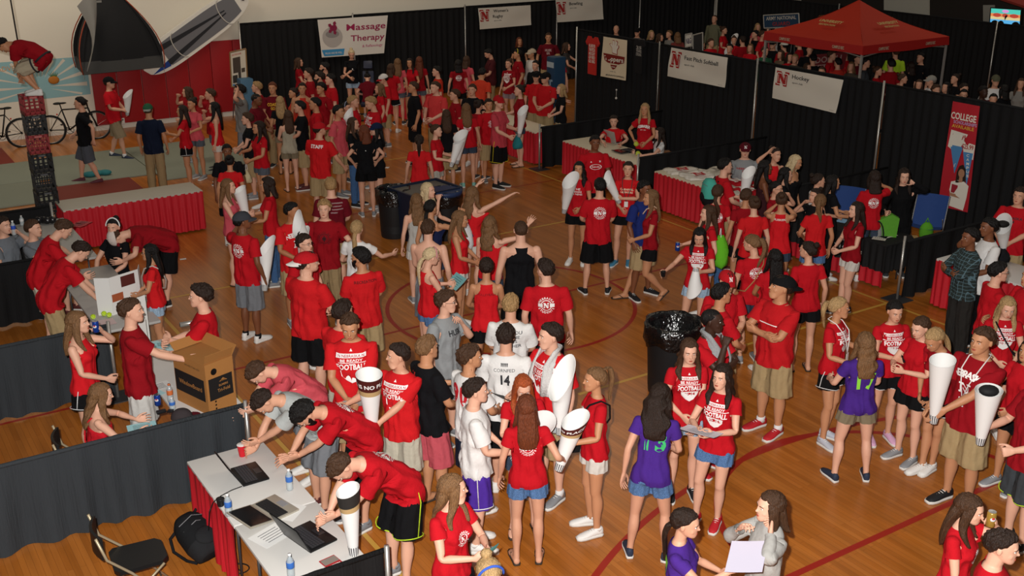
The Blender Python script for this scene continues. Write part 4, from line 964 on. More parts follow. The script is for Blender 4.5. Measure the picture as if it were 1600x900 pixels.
# painted stripe of sun rays on the white wall
def wpoly(name, pts, m, off=.004, parent=None): mb = MB(); mb.add([W(a,WB-off,z) for a,z in pts],[tuple(range(len(pts)))]); return mb.build(name, m, parent, clean=False)
mural = wpoly('trim_2', [(-5,.85),(5.9,.93),(5.9,1.86),(-5,1.95)], mat('mural_blue','8fb8bd',.75), .003); tag(mural, kind='structure')
MW = mat('mural_white','d8d0c0',.75)
for i in range(15):
    t = R(-16+i*15.0); c_ = (4.75,1.22)
    def clipz(a_,z_): return (a_, min(1.85,max(.94,z_)))
    r0, r1 = .22, 3.2 if math.cos(t) < 0 or True else 1
    p0 = (c_[0]+r0*math.cos(t), c_[1]+r0*math.sin(t)); 
    # ray ends where it leaves the stripe
    sz = math.sin(t); tz = ((1.85-c_[1])/sz if sz > .02 else ((.94-c_[1])/sz if sz < -.02 else 9)); ca = math.cos(t); ta = (5.88-c_[0])/ca if ca > .02 else 9
    r1 = min(tz, ta, 5.5)*.97
    if r1 > .3:
        wd = .045*r1; wpoly('mural_ray', [p0, (c_[0]+r1*math.cos(t)-wd*math.sin(t)*-1*-1, clipz(0,c_[1]+r1*math.sin(t)+wd*math.cos(t))[1]), (c_[0]+r1*math.cos(t)+wd*math.sin(t), clipz(0,c_[1]+r1*math.sin(t)-wd*math.cos(t))[1])], MW, .005, mural)
text_obj('mural_lettering', 'OUTDOOR ADVENTURES', .12, Matrix.Translation(W(3.9,WB-.006,1.66)) @ RM.to_4x4() @ Matrix.Rotation(math.pi/2,4,'X'), mat('mural_orange','c49a72',.75), mural, bold=.01)
mb = MB(); c_ = onB(84,125,WB-.02); mb.ball(c_, (.13,.03,.10), M=RM)
pa = mb.build('mural_pineapple', mat('mural_orange2','b8722a',.7), mural, smooth=True)
mb = MB()
for k in range(6): mb.add([c_+RM@Vector((.02*k-.05,-.01,.08)), c_+RM@Vector((.02*k-.02,-.01,.08)), c_+RM@Vector((.05*k-.13,-.01,.24-.02*abs(k-2.5)))],[(0,1,2)])
mb.build('mural_leaves', mat('mural_green','4a6a30',.7), mural, clean=False)
# fire alarm and two wall sockets
mb = MB(); p = onB(380,48,WB-.03); mb.box(p,(.11,.05,.14),rot=RM,bev=.01); fa = mb.build('fire_alarm', plain('6e1f1c',.5), smooth='auto'); tag(fa,'small dark red fire alarm on the white wall','alarm')
mb = MB(); mb.box(p+RM@Vector((0,-.03,.01)),(.05,.01,.05),rot=RM); mb.build('alarm_lens', plain('cfcfc8',.3), fa)
mb = MB(); p = onB(192,189,WB-.07); mb.box(p,(.09,.02,.15),rot=RM,bev=.005); so = mb.build('wall_socket', plain('d8d4cc',.5), smooth='auto'); tag(so,'white wall socket low on the red padding','socket')
mb = MB(); mb.box(p+RM@Vector((0,-.012,.03)),(.03,.004,.03),rot=RM); mb.build('socket_hole', plain('303030',.5), so)
# ------------------------------------------------------------------ curtains
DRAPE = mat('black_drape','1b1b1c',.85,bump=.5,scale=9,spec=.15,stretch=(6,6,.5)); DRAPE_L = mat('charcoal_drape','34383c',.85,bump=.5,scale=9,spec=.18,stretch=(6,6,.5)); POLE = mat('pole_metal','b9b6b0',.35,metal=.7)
def wavy(mb, p0, p1, z0, z1, amp=.035, folds=14, seed=0, n=None, nv=8, hem=0, top=.25, inv=None):
    rg = random.Random(seed); d = (p1-p0); L_ = d.length; d.normalize(); s = Vector((-d.y,d.x,0)); n = n or int(folds*6); ph = [rg.uniform(0,6.28) for _ in range(6)]
    V = []
    for j in range(nv+1):
        v = j/nv
        for i in range(n+1):
            u = i/n; ww = u*folds*2*math.pi; k = (top+(1-top)*min(1,v*1.4))
            o_ = amp*k*(math.sin(ww+.9*math.sin(u*17+ph[0])+.5*v*math.sin(u*9+ph[1]))+.45*math.sin(ww*.47+ph[2]+1.2*v))
            z = z1+(z0-z1)*v + (hem*math.sin(u*11+ph[3]) if j == nv else 0)
            V.append(p0+d*(u*L_)+s*o_+Vector((0,0,z)))
    F = [(j*(n+1)+i,j*(n+1)+i+1,(j+1)*(n+1)+i+1,(j+1)*(n+1)+i) for j in range(nv) for i in range(n)]
    mb.add(V,F); return mb
def drape(p0, p1, h, label, low=False, m=None, pole_end=1, seed=0, zb=.03, poles=(1,), ztop=None):
    r = empty('drape_panel', p0); tag(r, label, 'curtain'); L_ = (p1-p0).length; q = p1-p0; o0 = Vector((0,0,0))
    mb = MB(); wavy(mb, o0, q, zb, h, amp=.045 if low else .04, folds=int(L_*(3.2 if low else 5.5)), seed=seed, nv=10)
    mb.build('drape_fabric', m or DRAPE, r, smooth=True, clean=False)
    mb = MB(); mb.tube([o0+Vector((0,0,h-.02)), q+Vector((0,0,h-.02))], .022, 8); mb.build('crossbar', m or DRAPE, r, smooth=True)
    for e in poles:
        c_ = q if e else o0
        s_ = Vector((-q.y,q.x,0)).normalized()
        mb = MB(); mb.tube([c_+s_*-.05, c_+s_*-.05+Vector((0,0,h+.05))], .021, 8); mb.build('pole', POLE, r, smooth=True)
        mb = MB(); mb.box(c_+s_*-.05+Vector((0,0,.006)), (.34,.34,.012), rot=RM, bev=.004); mb.build('base_plate', mat('base_plate','4a4a4c',.5,metal=.5), r)
    return r
CA = 16.55
bs = [22.5,19.3,16.2,13.0,9.95,6.9,3.8]
nm = ['behind the red display T-shirt and tall pizza banner','behind the softball banner','behind the hockey banner','right of the hockey banner','behind the tall scholarship banner','furthest right beside the tall scholarship banner']
for i in range(6): drape(W(CA,bs[i]), W(CA,bs[i+1]), 2.44, 'tall black drape panel '+nm[i], seed=i, poles=(0,) if i else (0,1)) if i else drape(W(CA,bs[0]), W(CA,bs[1]), 2.44, 'tall black drape panel '+nm[0], seed=0, poles=(0,1))
av = [9.75,13.0,16.6,19.9,23.2,26.5]
nm = ['beside the red wall pads, behind the massage banner','between the massage banner and the rugby banner','behind the bowling banner','beyond the pizza banner at the back','at the back above the camouflage shirt man']
for i in range(5): 
    b0 = b1 = 28.25; hh = 2.44+.028*i
    drape(W(av[i],min(b0,28.42)), W(av[i+1],min(b1,28.42)), hh, 'tall black back drape panel '+nm[i], seed=20+i, poles=(0,1) if i == 4 else (0,))
nm = ['behind the red canopy tent peak','behind the red canopy tent right edge','below the wall television','at the far end right of the television']
for i in range(4): drape(W(26.5,28.1-5.3*i), W(26.5,28.1-5.3*(i+1)), 2.44, 'tall black far drape panel '+nm[i], seed=30+i)
# low dividers between the stands
DV = [(9.74,-.4,3.08,'low charcoal drape divider in front, beside the long white laptop table'),(12.65,-.8,2.45,'low charcoal drape divider behind the woman in the red tank drinking'),
      (15.72,-1.5,2.4,'low black drape divider below the two boys in grey shirts'),(18.42,-1.5,2.95,'low black drape divider ending beside the crate tower')]
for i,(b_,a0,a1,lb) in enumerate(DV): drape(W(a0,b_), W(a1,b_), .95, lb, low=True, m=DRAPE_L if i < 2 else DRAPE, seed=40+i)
drape(W(.6,6.68), W(3.12,6.68), .95, 'low black drape at the near end of the laptop table', low=True, m=DRAPE, seed=47)
DV = [(9.6,13.13,16.5,'low black drape divider right of the woman holding the green bag'),(12.7,13.4,16.5,'low black drape divider behind the blonde woman in the black top'),(15.78,13.13,16.5,'low black drape divider beside the T-shirt table'),
      (19.1,13.1,16.5,'low black drape divider left of the sign-up table with the laptop')]
for i,(b_,a0,a1,lb) in enumerate(DV): drape(W(a1,b_), W(a0,b_), .95, lb, low=True, seed=50+i)
# ------------------------------------------------------------------ banners: sheets hung on the drapes, drawn as a bent patch
def patch(c4, bulge=.0, n=None):
    tl, tr, br, bl = c4; nrm = ((tr-tl).cross(bl-tl)).normalized()*-1
    def f(u, v, off=0):      # u to the right, v down
        p = (tl*(1-u)+tr*u)*(1-v)+(bl*(1-u)+br*u)*v
        return p - nrm*-1*(-1)*0 + nrm*(off + bulge*(math.sin(u*9+v*5)*.5+math.sin(u*4-v*7)*.5))
    return f
def banner(name, c4, label, m, cat='banner', bulge=.012, nu=24, nv=14):
    f = patch(c4, bulge); mid = (c4[0]+c4[1]+c4[2]+c4[3])/4
    if f(0.5,.5,.1).length > f(.5,.5,-.1).length:      # make the outward side face the hall
        g = f; f = lambda u,v,off=0: g(u,v,-off)
    r = empty(name, c4[3]); tag(r, label, cat); I = Matrix.Translation(-c4[3])
    V = [I@f(i/nu,j/nv) for j in range(nv+1) for i in range(nu+1)]; F = [(j*(nu+1)+i,j*(nu+1)+i+1,(j+1)*(nu+1)+i+1,(j+1)*(nu+1)+i) for j in range(nv) for i in range(nu)]
    mb = MB(); mb.add(V,F); mb.build('sheet', m, r, smooth=True, clean=False)
    return r, (lambda u,v,off=.006: I@f(u,v,off))
def btext(r, f, s, u, v, w_, h, m, name='lettering', bold=.02, shear=0, off=.006):      # centre u, baseline v, width, height in patch units
    V, F = text_mesh(s, bold, shear); w0 = V[:,0].max()-V[:,0].min(); mid = (V[:,0].max()+V[:,0].min())/2
    mb = MB(); mb.add([f(u+(x-mid)/w0*w_, v-y*h, off) for x,y,z in V],F); return mb.build(name, m, r, clean=False)
def bpoly(r, f, pts, m, name='shape', off=.006, tri=None):
    mb = MB(); mb.add([f(u,v,off) for u,v in pts], tri or tri_poly(pts)); return mb.build(name, m, r, clean=False)
def bN(r, f, u, v, w_, h, m1, m2):
    P_ = [(u+(x-.5)*w_*1.22, v-(y-.5)*h*1.16) for x,y in N_POLY]; bpoly(r,f,P_,m1,'letter_outline'); 
    P_ = [(u+(x-.5)*w_*1.0, v-(y-.5)*h*.92) for x,y in N_POLY]; bpoly(r,f,P_,m2,'letter_border',.010)
    P_ = [(u+(x-.5)*w_*.9, v-(y-.5)*h*.8) for x,y in N_POLY]; bpoly(r,f,P_,m1,'letter',.013)
BW = mat('banner_white','d9d2c4',.7,bump=.15,scale=3); BR = plain('a3201f',.7); BK = plain('1c1c1e',.7); BWW = plain('e2dccf',.7)
def onAq(pts, a): return [onA(x,y,a) for x,y in pts]
def onBq(pts, b): return [onB(x,y,b) for x,y in pts]
r,f = banner('hanging_banner', onAq([(1212,105),(1318,125),(1306,177),(1206,153)],16.42), 'white banner with a red N reading Hockey on the black drape', BW)
bN(r,f,.13,.32,.16,.40,BR,BWW); btext(r,f,'Hockey',.40,.25,.26,.13,BK); btext(r,f,'sport club',.36,.40,.16,.055,BK,bold=.01); btext(r,f,'Recreation',.93,.95,.06,.02,BK,bold=0)
r,f = banner('hanging_banner', onAq([(1049,74),(1137,90),(1133,137),(1042,119)],16.42), 'white banner with a red N reading Fast Pitch Softball', BW, bulge=.02)
bN(r,f,.12,.38,.15,.48,BR,BWW); btext(r,f,'Fast Pitch Softball',.56,.33,.60,.14,BK); btext(r,f,'sport club',.36,.52,.18,.06,BK,bold=.01); btext(r,f,'Recreation',.92,.95,.07,.02,BK,bold=0)
r,f = banner('hanging_banner', onAq([(943,57),(980,63),(978,126),(938,119)],16.42), 'tall cream banner with a pizza shop logo and phone number', mat('banner_cream','dccdb0',.7,bump=.15,scale=3), bulge=.01)
def hand():
    pts = [(.42,.36),(.40,.24),(.30,.16),(.36,.14),(.42,.18),(.42,.06),(.49,.07),(.50,.17),(.55,.06),(.62,.09),(.59,.18),(.66,.16),(.68,.2),(.62,.27),(.62,.38)]
    return pts
bpoly(r,f,[(u+(u-.5)*.15,v+(v-.2)*.12) for u,v in hand()],BR,'logo_outline'); bpoly(r,f,hand(),BWW,'logo_hand',.010)
bpoly(r,f,[(.06,.40),(.94,.42),(.90,.58),(.80,.60),(.70,.63),(.28,.63),(.14,.58)],plain('7c1f18',.7),'logo_panel',.011); btext(r,f,"Toppers",.5,.57,.76,.12,BWW,off=.015,bold=.03)
bpoly(r,f,[(.38,.66),(.64,.66),(.58,.74),(.5,.78),(.42,.74)],plain('7c1f18',.7),'logo_slice'); btext(r,f,'pizza',.51,.72,.14,.03,BWW,off=.012); btext(r,f,'SIZE XL',.5,.84,.22,.02,BK,bold=.01); btext(r,f,'#UNIVTOPPERS',.58,.95,.72,.04,BK)
r,f = banner('hanging_banner', onBq([(747,13),(829,8),(830,39),(750,46)],28.05), "white banner with a red N reading Women's Rugby", BW)
bN(r,f,.11,.36,.15,.48,BR,BWW); btext(r,f,"Women's",.42,.24,.28,.14,BK); btext(r,f,'Rugby',.36,.50,.19,.14,BK); btext(r,f,'sport club',.35,.66,.14,.05,BK,bold=.01)
r,f = banner('hanging_banner', onBq([(868,0),(941,-4),(943,30),(871,35)],28.0), 'white banner with a red N reading Bowling', BW)
bN(r,f,.11,.38,.16,.48,BR,BWW); btext(r,f,"Bowling",.42,.27,.28,.14,BK); btext(r,f,'sport club',.36,.42,.14,.05,BK,bold=.01)
r,f = banner('hanging_banner', onBq([(496,31),(606,24),(600,83),(503,90)],28.05), 'white massage banner with a candle bowl picture on black drape', mat('banner_pink','dcd6cc',.7,bump=.1,scale=3), bulge=.008)
PK = plain('9c2450',.7)
btext(r,f,'Massage',.69,.33,.58,.17,PK); btext(r,f,'Therapy',.72,.62,.52,.16,PK); btext(r,f,'& Reflexology',.80,.80,.32,.07,plain('c05a80',.7),bold=.01)
bpoly(r,f,[(.19+.15*math.cos(t),.48+.27*math.sin(t)) for t in [2*math.pi*i/20 for i in range(20)]],plain('b3aca6',.7),'bowl_picture'); bpoly(r,f,[(.19+.10*math.cos(t),.40+.10*math.sin(t)) for t in [2*math.pi*i/16 for i in range(16)]],plain('8f8a88',.7),'bowl_rim',.009)
for k in range(5): 
    t = k*1.256; bpoly(r,f,[(.21+(.02+.035*abs(math.cos(q-t)))*math.cos(q),.24+(.05+.09*abs(math.cos(q-t)))*math.sin(q)) for q in [2*math.pi*i/10 for i in range(10)]] if k < 1 else [(.21,.24),(.21+.07*math.cos(t-.35),.24+.15*math.sin(t-.35)),(.21+.09*math.cos(t),.24+.19*math.sin(t)),(.21+.07*math.cos(t+.35),.24+.15*math.sin(t+.35))],plain('8c2446',.7),'flower_petal',.012+.001*k)
bpoly(r,f,[(.01,.80),(.36,.80),(.34,.97),(.04,.97)],plain('3f8fc0',.7),'blue_strip'); btext(r,f,'RELAX AND BE WELL',.19,.92,.26,.05,BWW,off=.010,bold=.01)
# scholarship banner
r,f = banner('hanging_banner', onAq([(1489,158),(1531,166),(1512,332),(1465,321)],16.38), 'tall red scholarship price banner with a picture of a woman', mat('banner_red','b4232f',.6,bump=.1,scale=3), bulge=.01, nv=30)
btext(r,f,'COLLEGE',.48,.155,.92,.062,BWW,bold=.04); btext(r,f,'SCHOLARSHIPS',.56,.195,.84,.030,plain('b9a7d0',.7)); btext(r,f,'AVAILABLE',.5,.235,.80,.032,plain('d8b040',.7))
bpoly(r,f,[(.10,.26),(.72,.275),(.52,.40),(.40,.56),(.30,.46),(.06,.42)],BWW,'price_pennant'); btext(r,f,'$15.99',.42,.335,.50,.050,BR,off=.010,bold=.03)
bpoly(r,f,[(.52,.345),(1.0,.36),(.98,.50),(.66,.47)],BWW,'price_pennant'); btext(r,f,'$25.99',.76,.41,.40,.045,BR,off=.010,bold=.03)
PB = plain('4d86b8',.7)
bpoly(r,f,[(.14,.40),(.60,.40),(.42,.66)],PB,'blue_pennant',.009); bpoly(r,f,[(.62,.44),(.96,.44),(.86,.76)],PB,'blue_pennant',.009)
for k,ch in enumerate('EAST'): btext(r,f,ch,.38,.455+.048*k,.14-.02*k,.036,BWW,off=.013,bold=.04)
for k,ch in enumerate('CAMPUS'): btext(r,f,ch,.80+.012*k,.48+.038*k,.09,.026,BWW,off=.013,bold=.03)
SKp = plain('a87a5c',.7); HRp = plain('2a1c14',.7)
bpoly(r,f,[(.50,.64),(.56,.58),(.68,.56),(.78,.60),(.82,.70),(.80,.74),(.5,.74)],HRp,'pictured_hair',.014)
bpoly(r,f,[(.66+.10*math.cos(t),.645+.042*math.sin(t)) for t in [2*math.pi*i/16 for i in range(16)]],SKp,'pictured_face',.017); bpoly(r,f,[(.61,.67),(.71,.67),(.72,.73),(.60,.73)],SKp,'pictured_neck',.016)
bpoly(r,f,[(.36,.74),(.58,.715),(.76,.715),(.94,.75),(.92,.86),(.86,.99),(.34,.97),(.40,.86),(.34,.82)],BWW,'pictured_blouse',.015); bpoly(r,f,[(.36,.845),(.80,.855),(.80,.885),(.38,.875)],SKp,'pictured_arm',.018); bpoly(r,f,[(.40,.76),(.64,.765),(.63,.845),(.40,.84)],plain('9a2230',.7),'pictured_book',.017)
# display T-shirts pinned to the drape
def flat_shirt(c, w_, h, m, label, words, mt):
    r = empty('display_shirt', c); tag(r, label, 'shirt'); X_ = -BV; Z_ = Vector((0,0,1))
    P_ = [(-.5,.34),(-.34,.5),(-.14,.5),(-.08,.45),(.08,.45),(.14,.5),(.34,.5),(.5,.34),(.40,.26),(.30,.34),(.30,-.5),(-.30,-.5),(-.30,.34),(-.40,.26)]
    mb = MB(); tr = tri_poly(P_); n = len(P_)
    V = [X_*(x*w_)+Z_*(y*h)+AV*o for o in (-.02,.01) for x,y in P_]; F = [t for t in tr]+[tuple(i+n for i in t[::-1]) for t in tr]+[(i,(i+1)%n,(i+1)%n+n,i+n) for i in range(n)]
    mb.add(V,F); mb.build('shirt_cloth', m, r)
    M = Matrix((X_,Z_,-AV)).transposed().to_4x4(); M.translation = Vector(-AV*.026+Z_*(h*.22))
    text_obj('lettering', words, h*.085, M, mt, r, bold=.03, width=w_*.46, lines=1.2)
flat_shirt(onA(926,87,16.40), .55, .92, mat('red_shirt_cloth','b82820',.9), 'red T-shirt with white words pinned left of the pizza banner', 'IN LINE FOR\nTHE PIZZA\nAND GLORY\nOF RED\nGO BIG', BWW)
flat_shirt(onA(999,88,16.40), .42, .78, mat('black_shirt_cloth','141416',.9), 'black T-shirt pinned to the drape right of the pizza banner', '25\nYEARS\nSTRONG', plain('a8a49c',.7))
mb = MB(); p = onA(963,147,16.40); mb.tube([p+Vector((0,0,.12)),p+Vector((0,0,-.10))],.004,5); mb.ball(p+Vector((0,0,.10)),.022); mb.ball(p+Vector((0,0,-.10)),.03); o = mb.build('hanging_ornament', plain('d0ccc4',.3), smooth=True); tag(o,'tiny white ornament hanging below the pizza banner','ornament')
# ------------------------------------------------------------------ skirted tables
SKR = mat('red_skirt','c21f2c',.6,bump=.25,scale=12,spec=.3,stretch=(5,5,.6)); SKB = mat('black_skirt','161617',.8,bump=.3,scale=10,stretch=(5,5,.6)); TOPW = mat('white_table_cover','d8d6d2',.45,bump=.06,scale=2,spec=.4); TOPC = mat('cream_table_cover','d9cdb4',.55,bump=.06,scale=2)
def table(a0, a1, b0, b1, label, top=None, skirt='abcd', sk=None, h=.74, fold=9, z0=.03):
    c_ = W((a0+a1)/2,(b0+b1)/2); r = empty('skirted_table', c_); tag(r, label, 'table'); hx, hy = (a1-a0)/2, (b1-b0)/2
    P = lambda x,y,z=0: RM@Vector((x,y,z))
    mb = MB(); mb.box(P(0,0,h-.018), (hx*2,hy*2,.036), rot=RM, bev=.012); mb.build('tabletop', top or TOPW, r, smooth='auto')
    cs = {'a':((-hx,-hy),(-hx,hy)),'b':((-hx,-hy),(hx,-hy)),'c':((hx,-hy),(hx,hy)),'d':((-hx,hy),(hx,hy))}
    for s_ in skirt:
        (x0,y0),(x1,y1) = cs[s_]; mb = MB(); q = 1.0; L_ = math.hypot(x1-x0,y1-y0); wavy(mb, P(x0,y0), P(x1,y1), z0, h-.012, amp=.020, folds=int(L_*fold), seed=ord(s_), nv=6, n=int(L_*fold*8)); mb.build('table_skirt', sk or SKR, r, smooth=True, clean=False)
    for x in (-hx+.1,hx-.1):
        for y in (-hy+.25,hy-.25): mb = MB(); mb.tube([P(x,y,0),P(x,y,h-.04)],.013,8); mb.build('leg', plain('5a5a5c',.4,.6), r, smooth=True)
    return r
table(3.18,5.55,18.72,19.42,'long empty table with grey-white top and bright red pleated skirt', mat('grey_table_cover','b9b2a4',.55))
table(2.33,3.08,7.95,9.26,'far half of the long white laptop table', skirt='a',fold=7)
table(2.33,3.08,6.76,7.94,'near half of the long white laptop table with red booklet', skirt='')
table(2.42,3.15,12.95,15.5,'grey-topped table with laptop and tennis balls', mat('grey_cover2','b4b2ae',.5), skirt='')
table(2.54,3.20,10.0,12.35,'white table of posters with blue can and cardboard box', skirt='')
table(2.35,3.10,15.95,18.30,'grey-topped table beside the boys in grey shirts', mat('grey_cover2','b4b2ae',.5), skirt='')
table(13.25,14.02,15.92,18.5,'red-skirted table with cream top and open laptop', TOPC, skirt='ab')
table(13.2,13.98,12.9,15.42,'red-skirted table heaped with folded white T-shirts', TOPC, skirt='abd')
table(13.2,13.95,10.0,12.3,'black-covered table in front of the woman holding a green bag', SKB, skirt='ab', sk=SKB, z0=.30)
table(13.23,13.92,10.03,12.27,'red skirt hem showing under the black-covered table', SKB, skirt='ab', h=.70) if False else None
mb = MB(); wavy(mb, W(13.27,10.06), W(13.27,12.24), .03, .62, amp=.018, folds=18, seed=3, nv=5); o = mb.build('table_underskirt', SKR, smooth=True, clean=False); tag(o,'red underskirt showing below the black table cover','skirt')
table(13.33,14.1,6.5,9.22,'red-skirted table with white top right of the drape pole', skirt='ad')
table(13.2,13.82,19.5,22.1,'red-skirted table behind the woman with the teal bag', TOPC, skirt='ab')
table(13.1,13.85,25.0,26.8,'far table with red skirt behind the long-haired women', TOPC, skirt='ab')
# ------------------------------------------------------------------ mats on the floor (left)
GM = mat('mat_green','84897a',.7,bump=.1,scale=4); RMT = mat('mat_red','7a2c20',.7,bump=.1,scale=4)
for (a0,a1,b0,b1,m,lb) in [(-1.5,3.55,25.9,27.6,RMT,'dark red floor mat nearest the bicycles'),(-1.5,3.9,24.0,25.88,GM,'wide grey-green floor mat left of the crate tower'),(3.92,5.9,23.25,26.0,GM,'grey-green floor mat under the man in the black T-shirt'),
        (5.92,8.1,22.6,26.0,GM,'grey-green floor mat behind the man in the green cap'),(3.7,5.35,21.6,23.2,RMT,'square dark red floor mat behind the long red table'),(-1.5,3.68,22.2,23.98,GM,'grey-green floor mat at the foot of the crate tower'),(-1.5,2.6,20.2,22.15,RMT,'dark red floor mat left of the crate tower foot')]:
    mb = MB(); rbox(mb,a0,a1,b0,b1,.001,.035,bev=.01); o = mb.build('floor_mat', m, smooth='auto'); tag(o, lb, 'mat', 'gym mats around the crate tower')
mb = MB(); c_ = unp(148,275,.04)
for k in range(3): mb.ball(c_+RM@Vector((.16*k-.1,.05*(k%2),.05)), (.14,.10,.06))
o = mb.build('crumpled_bag', mat('teal_cloth','2c7478',.7,bump=.4,scale=12), smooth=True); tag(o,'crumpled teal bag lying on the floor mat','bag')
# ------------------------------------------------------------------ crate tower
CB = mat('crate_black','1d1d1f',.45,spec=.4); CR = mat('crate_red','8e2226',.5,spec=.4); TW = W(2.95,19.45)+Vector((.13,0,0))
def crate(z, rz, m, label, p=None, s=.33, h=.28):
    r = empty('milk_crate', (p or TW)+Vector((0,0,z)), rz); tag(r, label, 'crate', 'stacked milk crates'); t = .012; mb = MB(); q = s/2
    mb.box((0,0,.008),(s,s,.016))
    for i in range(4):
        M = Matrix.Rotation(i*math.pi/2,3,'Z')
        for zz,hh in ((.03,.05),(h-.025,.05),(h*.5,.025)): mb.box(M@Vector((0,q-t/2,zz)),(s,t,hh),rot=M)
        for x in (-q+.012,-.08,0,.08,q-.012): mb.box(M@Vector((x,q-t/2,h/2)),(.022,t,h),rot=M)
    mb.build('crate_shell', m, r)
    mb = MB()
    for i in range(4): M = Matrix.Rotation(i*math.pi/2,3,'Z'); mb.box(M@Vector((0,q+.002,h-.03)),(.11,.006,.03),rot=M)
    mb.build('handle_rim', plain('5a5a5c' if m is CB else 'b86a66',.4), r)
    return r
seq = 'KKKKKRKR'; nmz = ['bottom','second','third','fourth','fifth','sixth','seventh','topmost']
for i,ch in enumerate(seq): crate(i*.325, ROOMROT+.08*((i*7)%5-2)*.3, CB if ch == 'K' else CR, ('black' if ch == 'K' else 'red')+' milk crate, %s of the climbing tower' % nmz[i], h=.318)
TOPZ = 8*.325
mb = MB(); rp_ = onB(30,78,(W(2.95,19.45)).dot(BV)); mb.tube([rp_, rp_+Vector((-.02,0,1.2)), rp_+Vector((-.03,0,2.6))], .012, 6); o = mb.build('climbing_rope', plain('2a2622',.8), smooth=True); tag(o,'dark climbing rope hanging above the man on the crates','rope')
# ------------------------------------------------------------------ bicycles
def bicycle(p, rz, label, frame='1c1c1e', lean=.0):
    r = empty('bicycle', p, rz); tag(r, label, 'bicycle'); RB = .34; FM = plain(frame,.35,.3)
    for x,nm_ in ((-.53,'rear_wheel'),(.53,'front_wheel')):
        mb = MB(); mb.tube([(x+RB*math.cos(t),0,RB+RB*math.sin(t)) for t in [2*math.pi*i/36 for i in range(36)]], .022, 8, closed=True); mb.tube([(x,-.03,RB),(x,.03,RB)],.025,8); w_ = mb.build(nm_, plain('151515',.8), r, smooth=True)
        mb = MB(); mb.tube([(x+(RB-.03)*math.cos(t),0,RB+(RB-.03)*math.sin(t)) for t in [2*math.pi*i/36 for i in range(36)]], .009, 6, closed=True)
        for i in range(14): t = 2*math.pi*i/14; mb.tube([(x,.012*(-1)**i,RB),(x+(RB-.03)*math.cos(t),0,RB+(RB-.03)*math.sin(t))],.0022,4)
        mb.build('rim', plain('8a8a8a',.3,.8), w_)
    bb = (-.10,0,.30); st = (-.22,0,.80); hd = (.38,0,.78); hb = (.42,0,.64); rw = (-.53,0,RB)
    mb = MB()
    for a_,b_,q in ((bb,st,.017),(bb,hb,.020),(st,hd,.016),(hd,hb,.022),(bb,rw,.011),(st,rw,.010)): mb.tube([a_,b_],q,8)
    mb.build('frame', FM, r, smooth=True)
    mb = MB()
    for y in (-.05,.05): mb.tube([(hb[0]+.01,y,.62),(.50,y,.45),(.53,y,RB)],.015,8)
    mb.box((.43,0,.63),(.05,.13,.04)); mb.tube([hd,(.36,0,.93)],.016,8); mb.build('fork', FM, r, smooth=True)
    mb = MB(); mb.tube([(.40,0,.94),(.38,.0,.96),(.36,.18,.985),(.30,.31,.985)],.012,8); mb.tube([(.38,.0,.96),(.36,-.18,.985),(.30,-.31,.985)],.012,8); mb.build('handlebar', plain('18181a',.5), r, smooth=True)
    mb = MB(); mb.tube([(-.22,0,.80),(-.245,0,.93)],.013,8); mb.ball((-.30,0,.955),(.10,.07,.028)); mb.ball((-.19,0,.953),(.10,.028,.022)); mb.build('saddle', plain('141414',.6), r, smooth=True)
    mb = MB(); mb.tube([(-.10+.085*math.cos(t),-.045,.30+.085*math.sin(t)) for t in [2*math.pi*i/20 for i in range(20)]],.006,6,closed=True); mb.tube([(-.10,-.06,.30),(.02,-.06,.18)],.009,6); mb.tube([(-.10,.06,.30),(-.22,.06,.42)],.009,6); mb.box((.03,-.10,.175),(.09,.08,.02)); mb.box((-.23,.10,.425),(.09,.08,.02)); mb.build('crank', plain('3a3a3c',.4,.6), r, smooth=True)
    mb = MB(); mb.ball((-.34,0,.70),(.02,.03,.02),8); mb.build('reflector', plain('c22a1c',.2), r, smooth=True)
    return r
bicycle(W(3.5,27.55), ROOMROT+math.pi, 'dark bicycle by the white wall, left of the crate tower')
bicycle(W(5.2,27.5), ROOMROT, 'dark bicycle between the crate tower and the black T-shirt man')
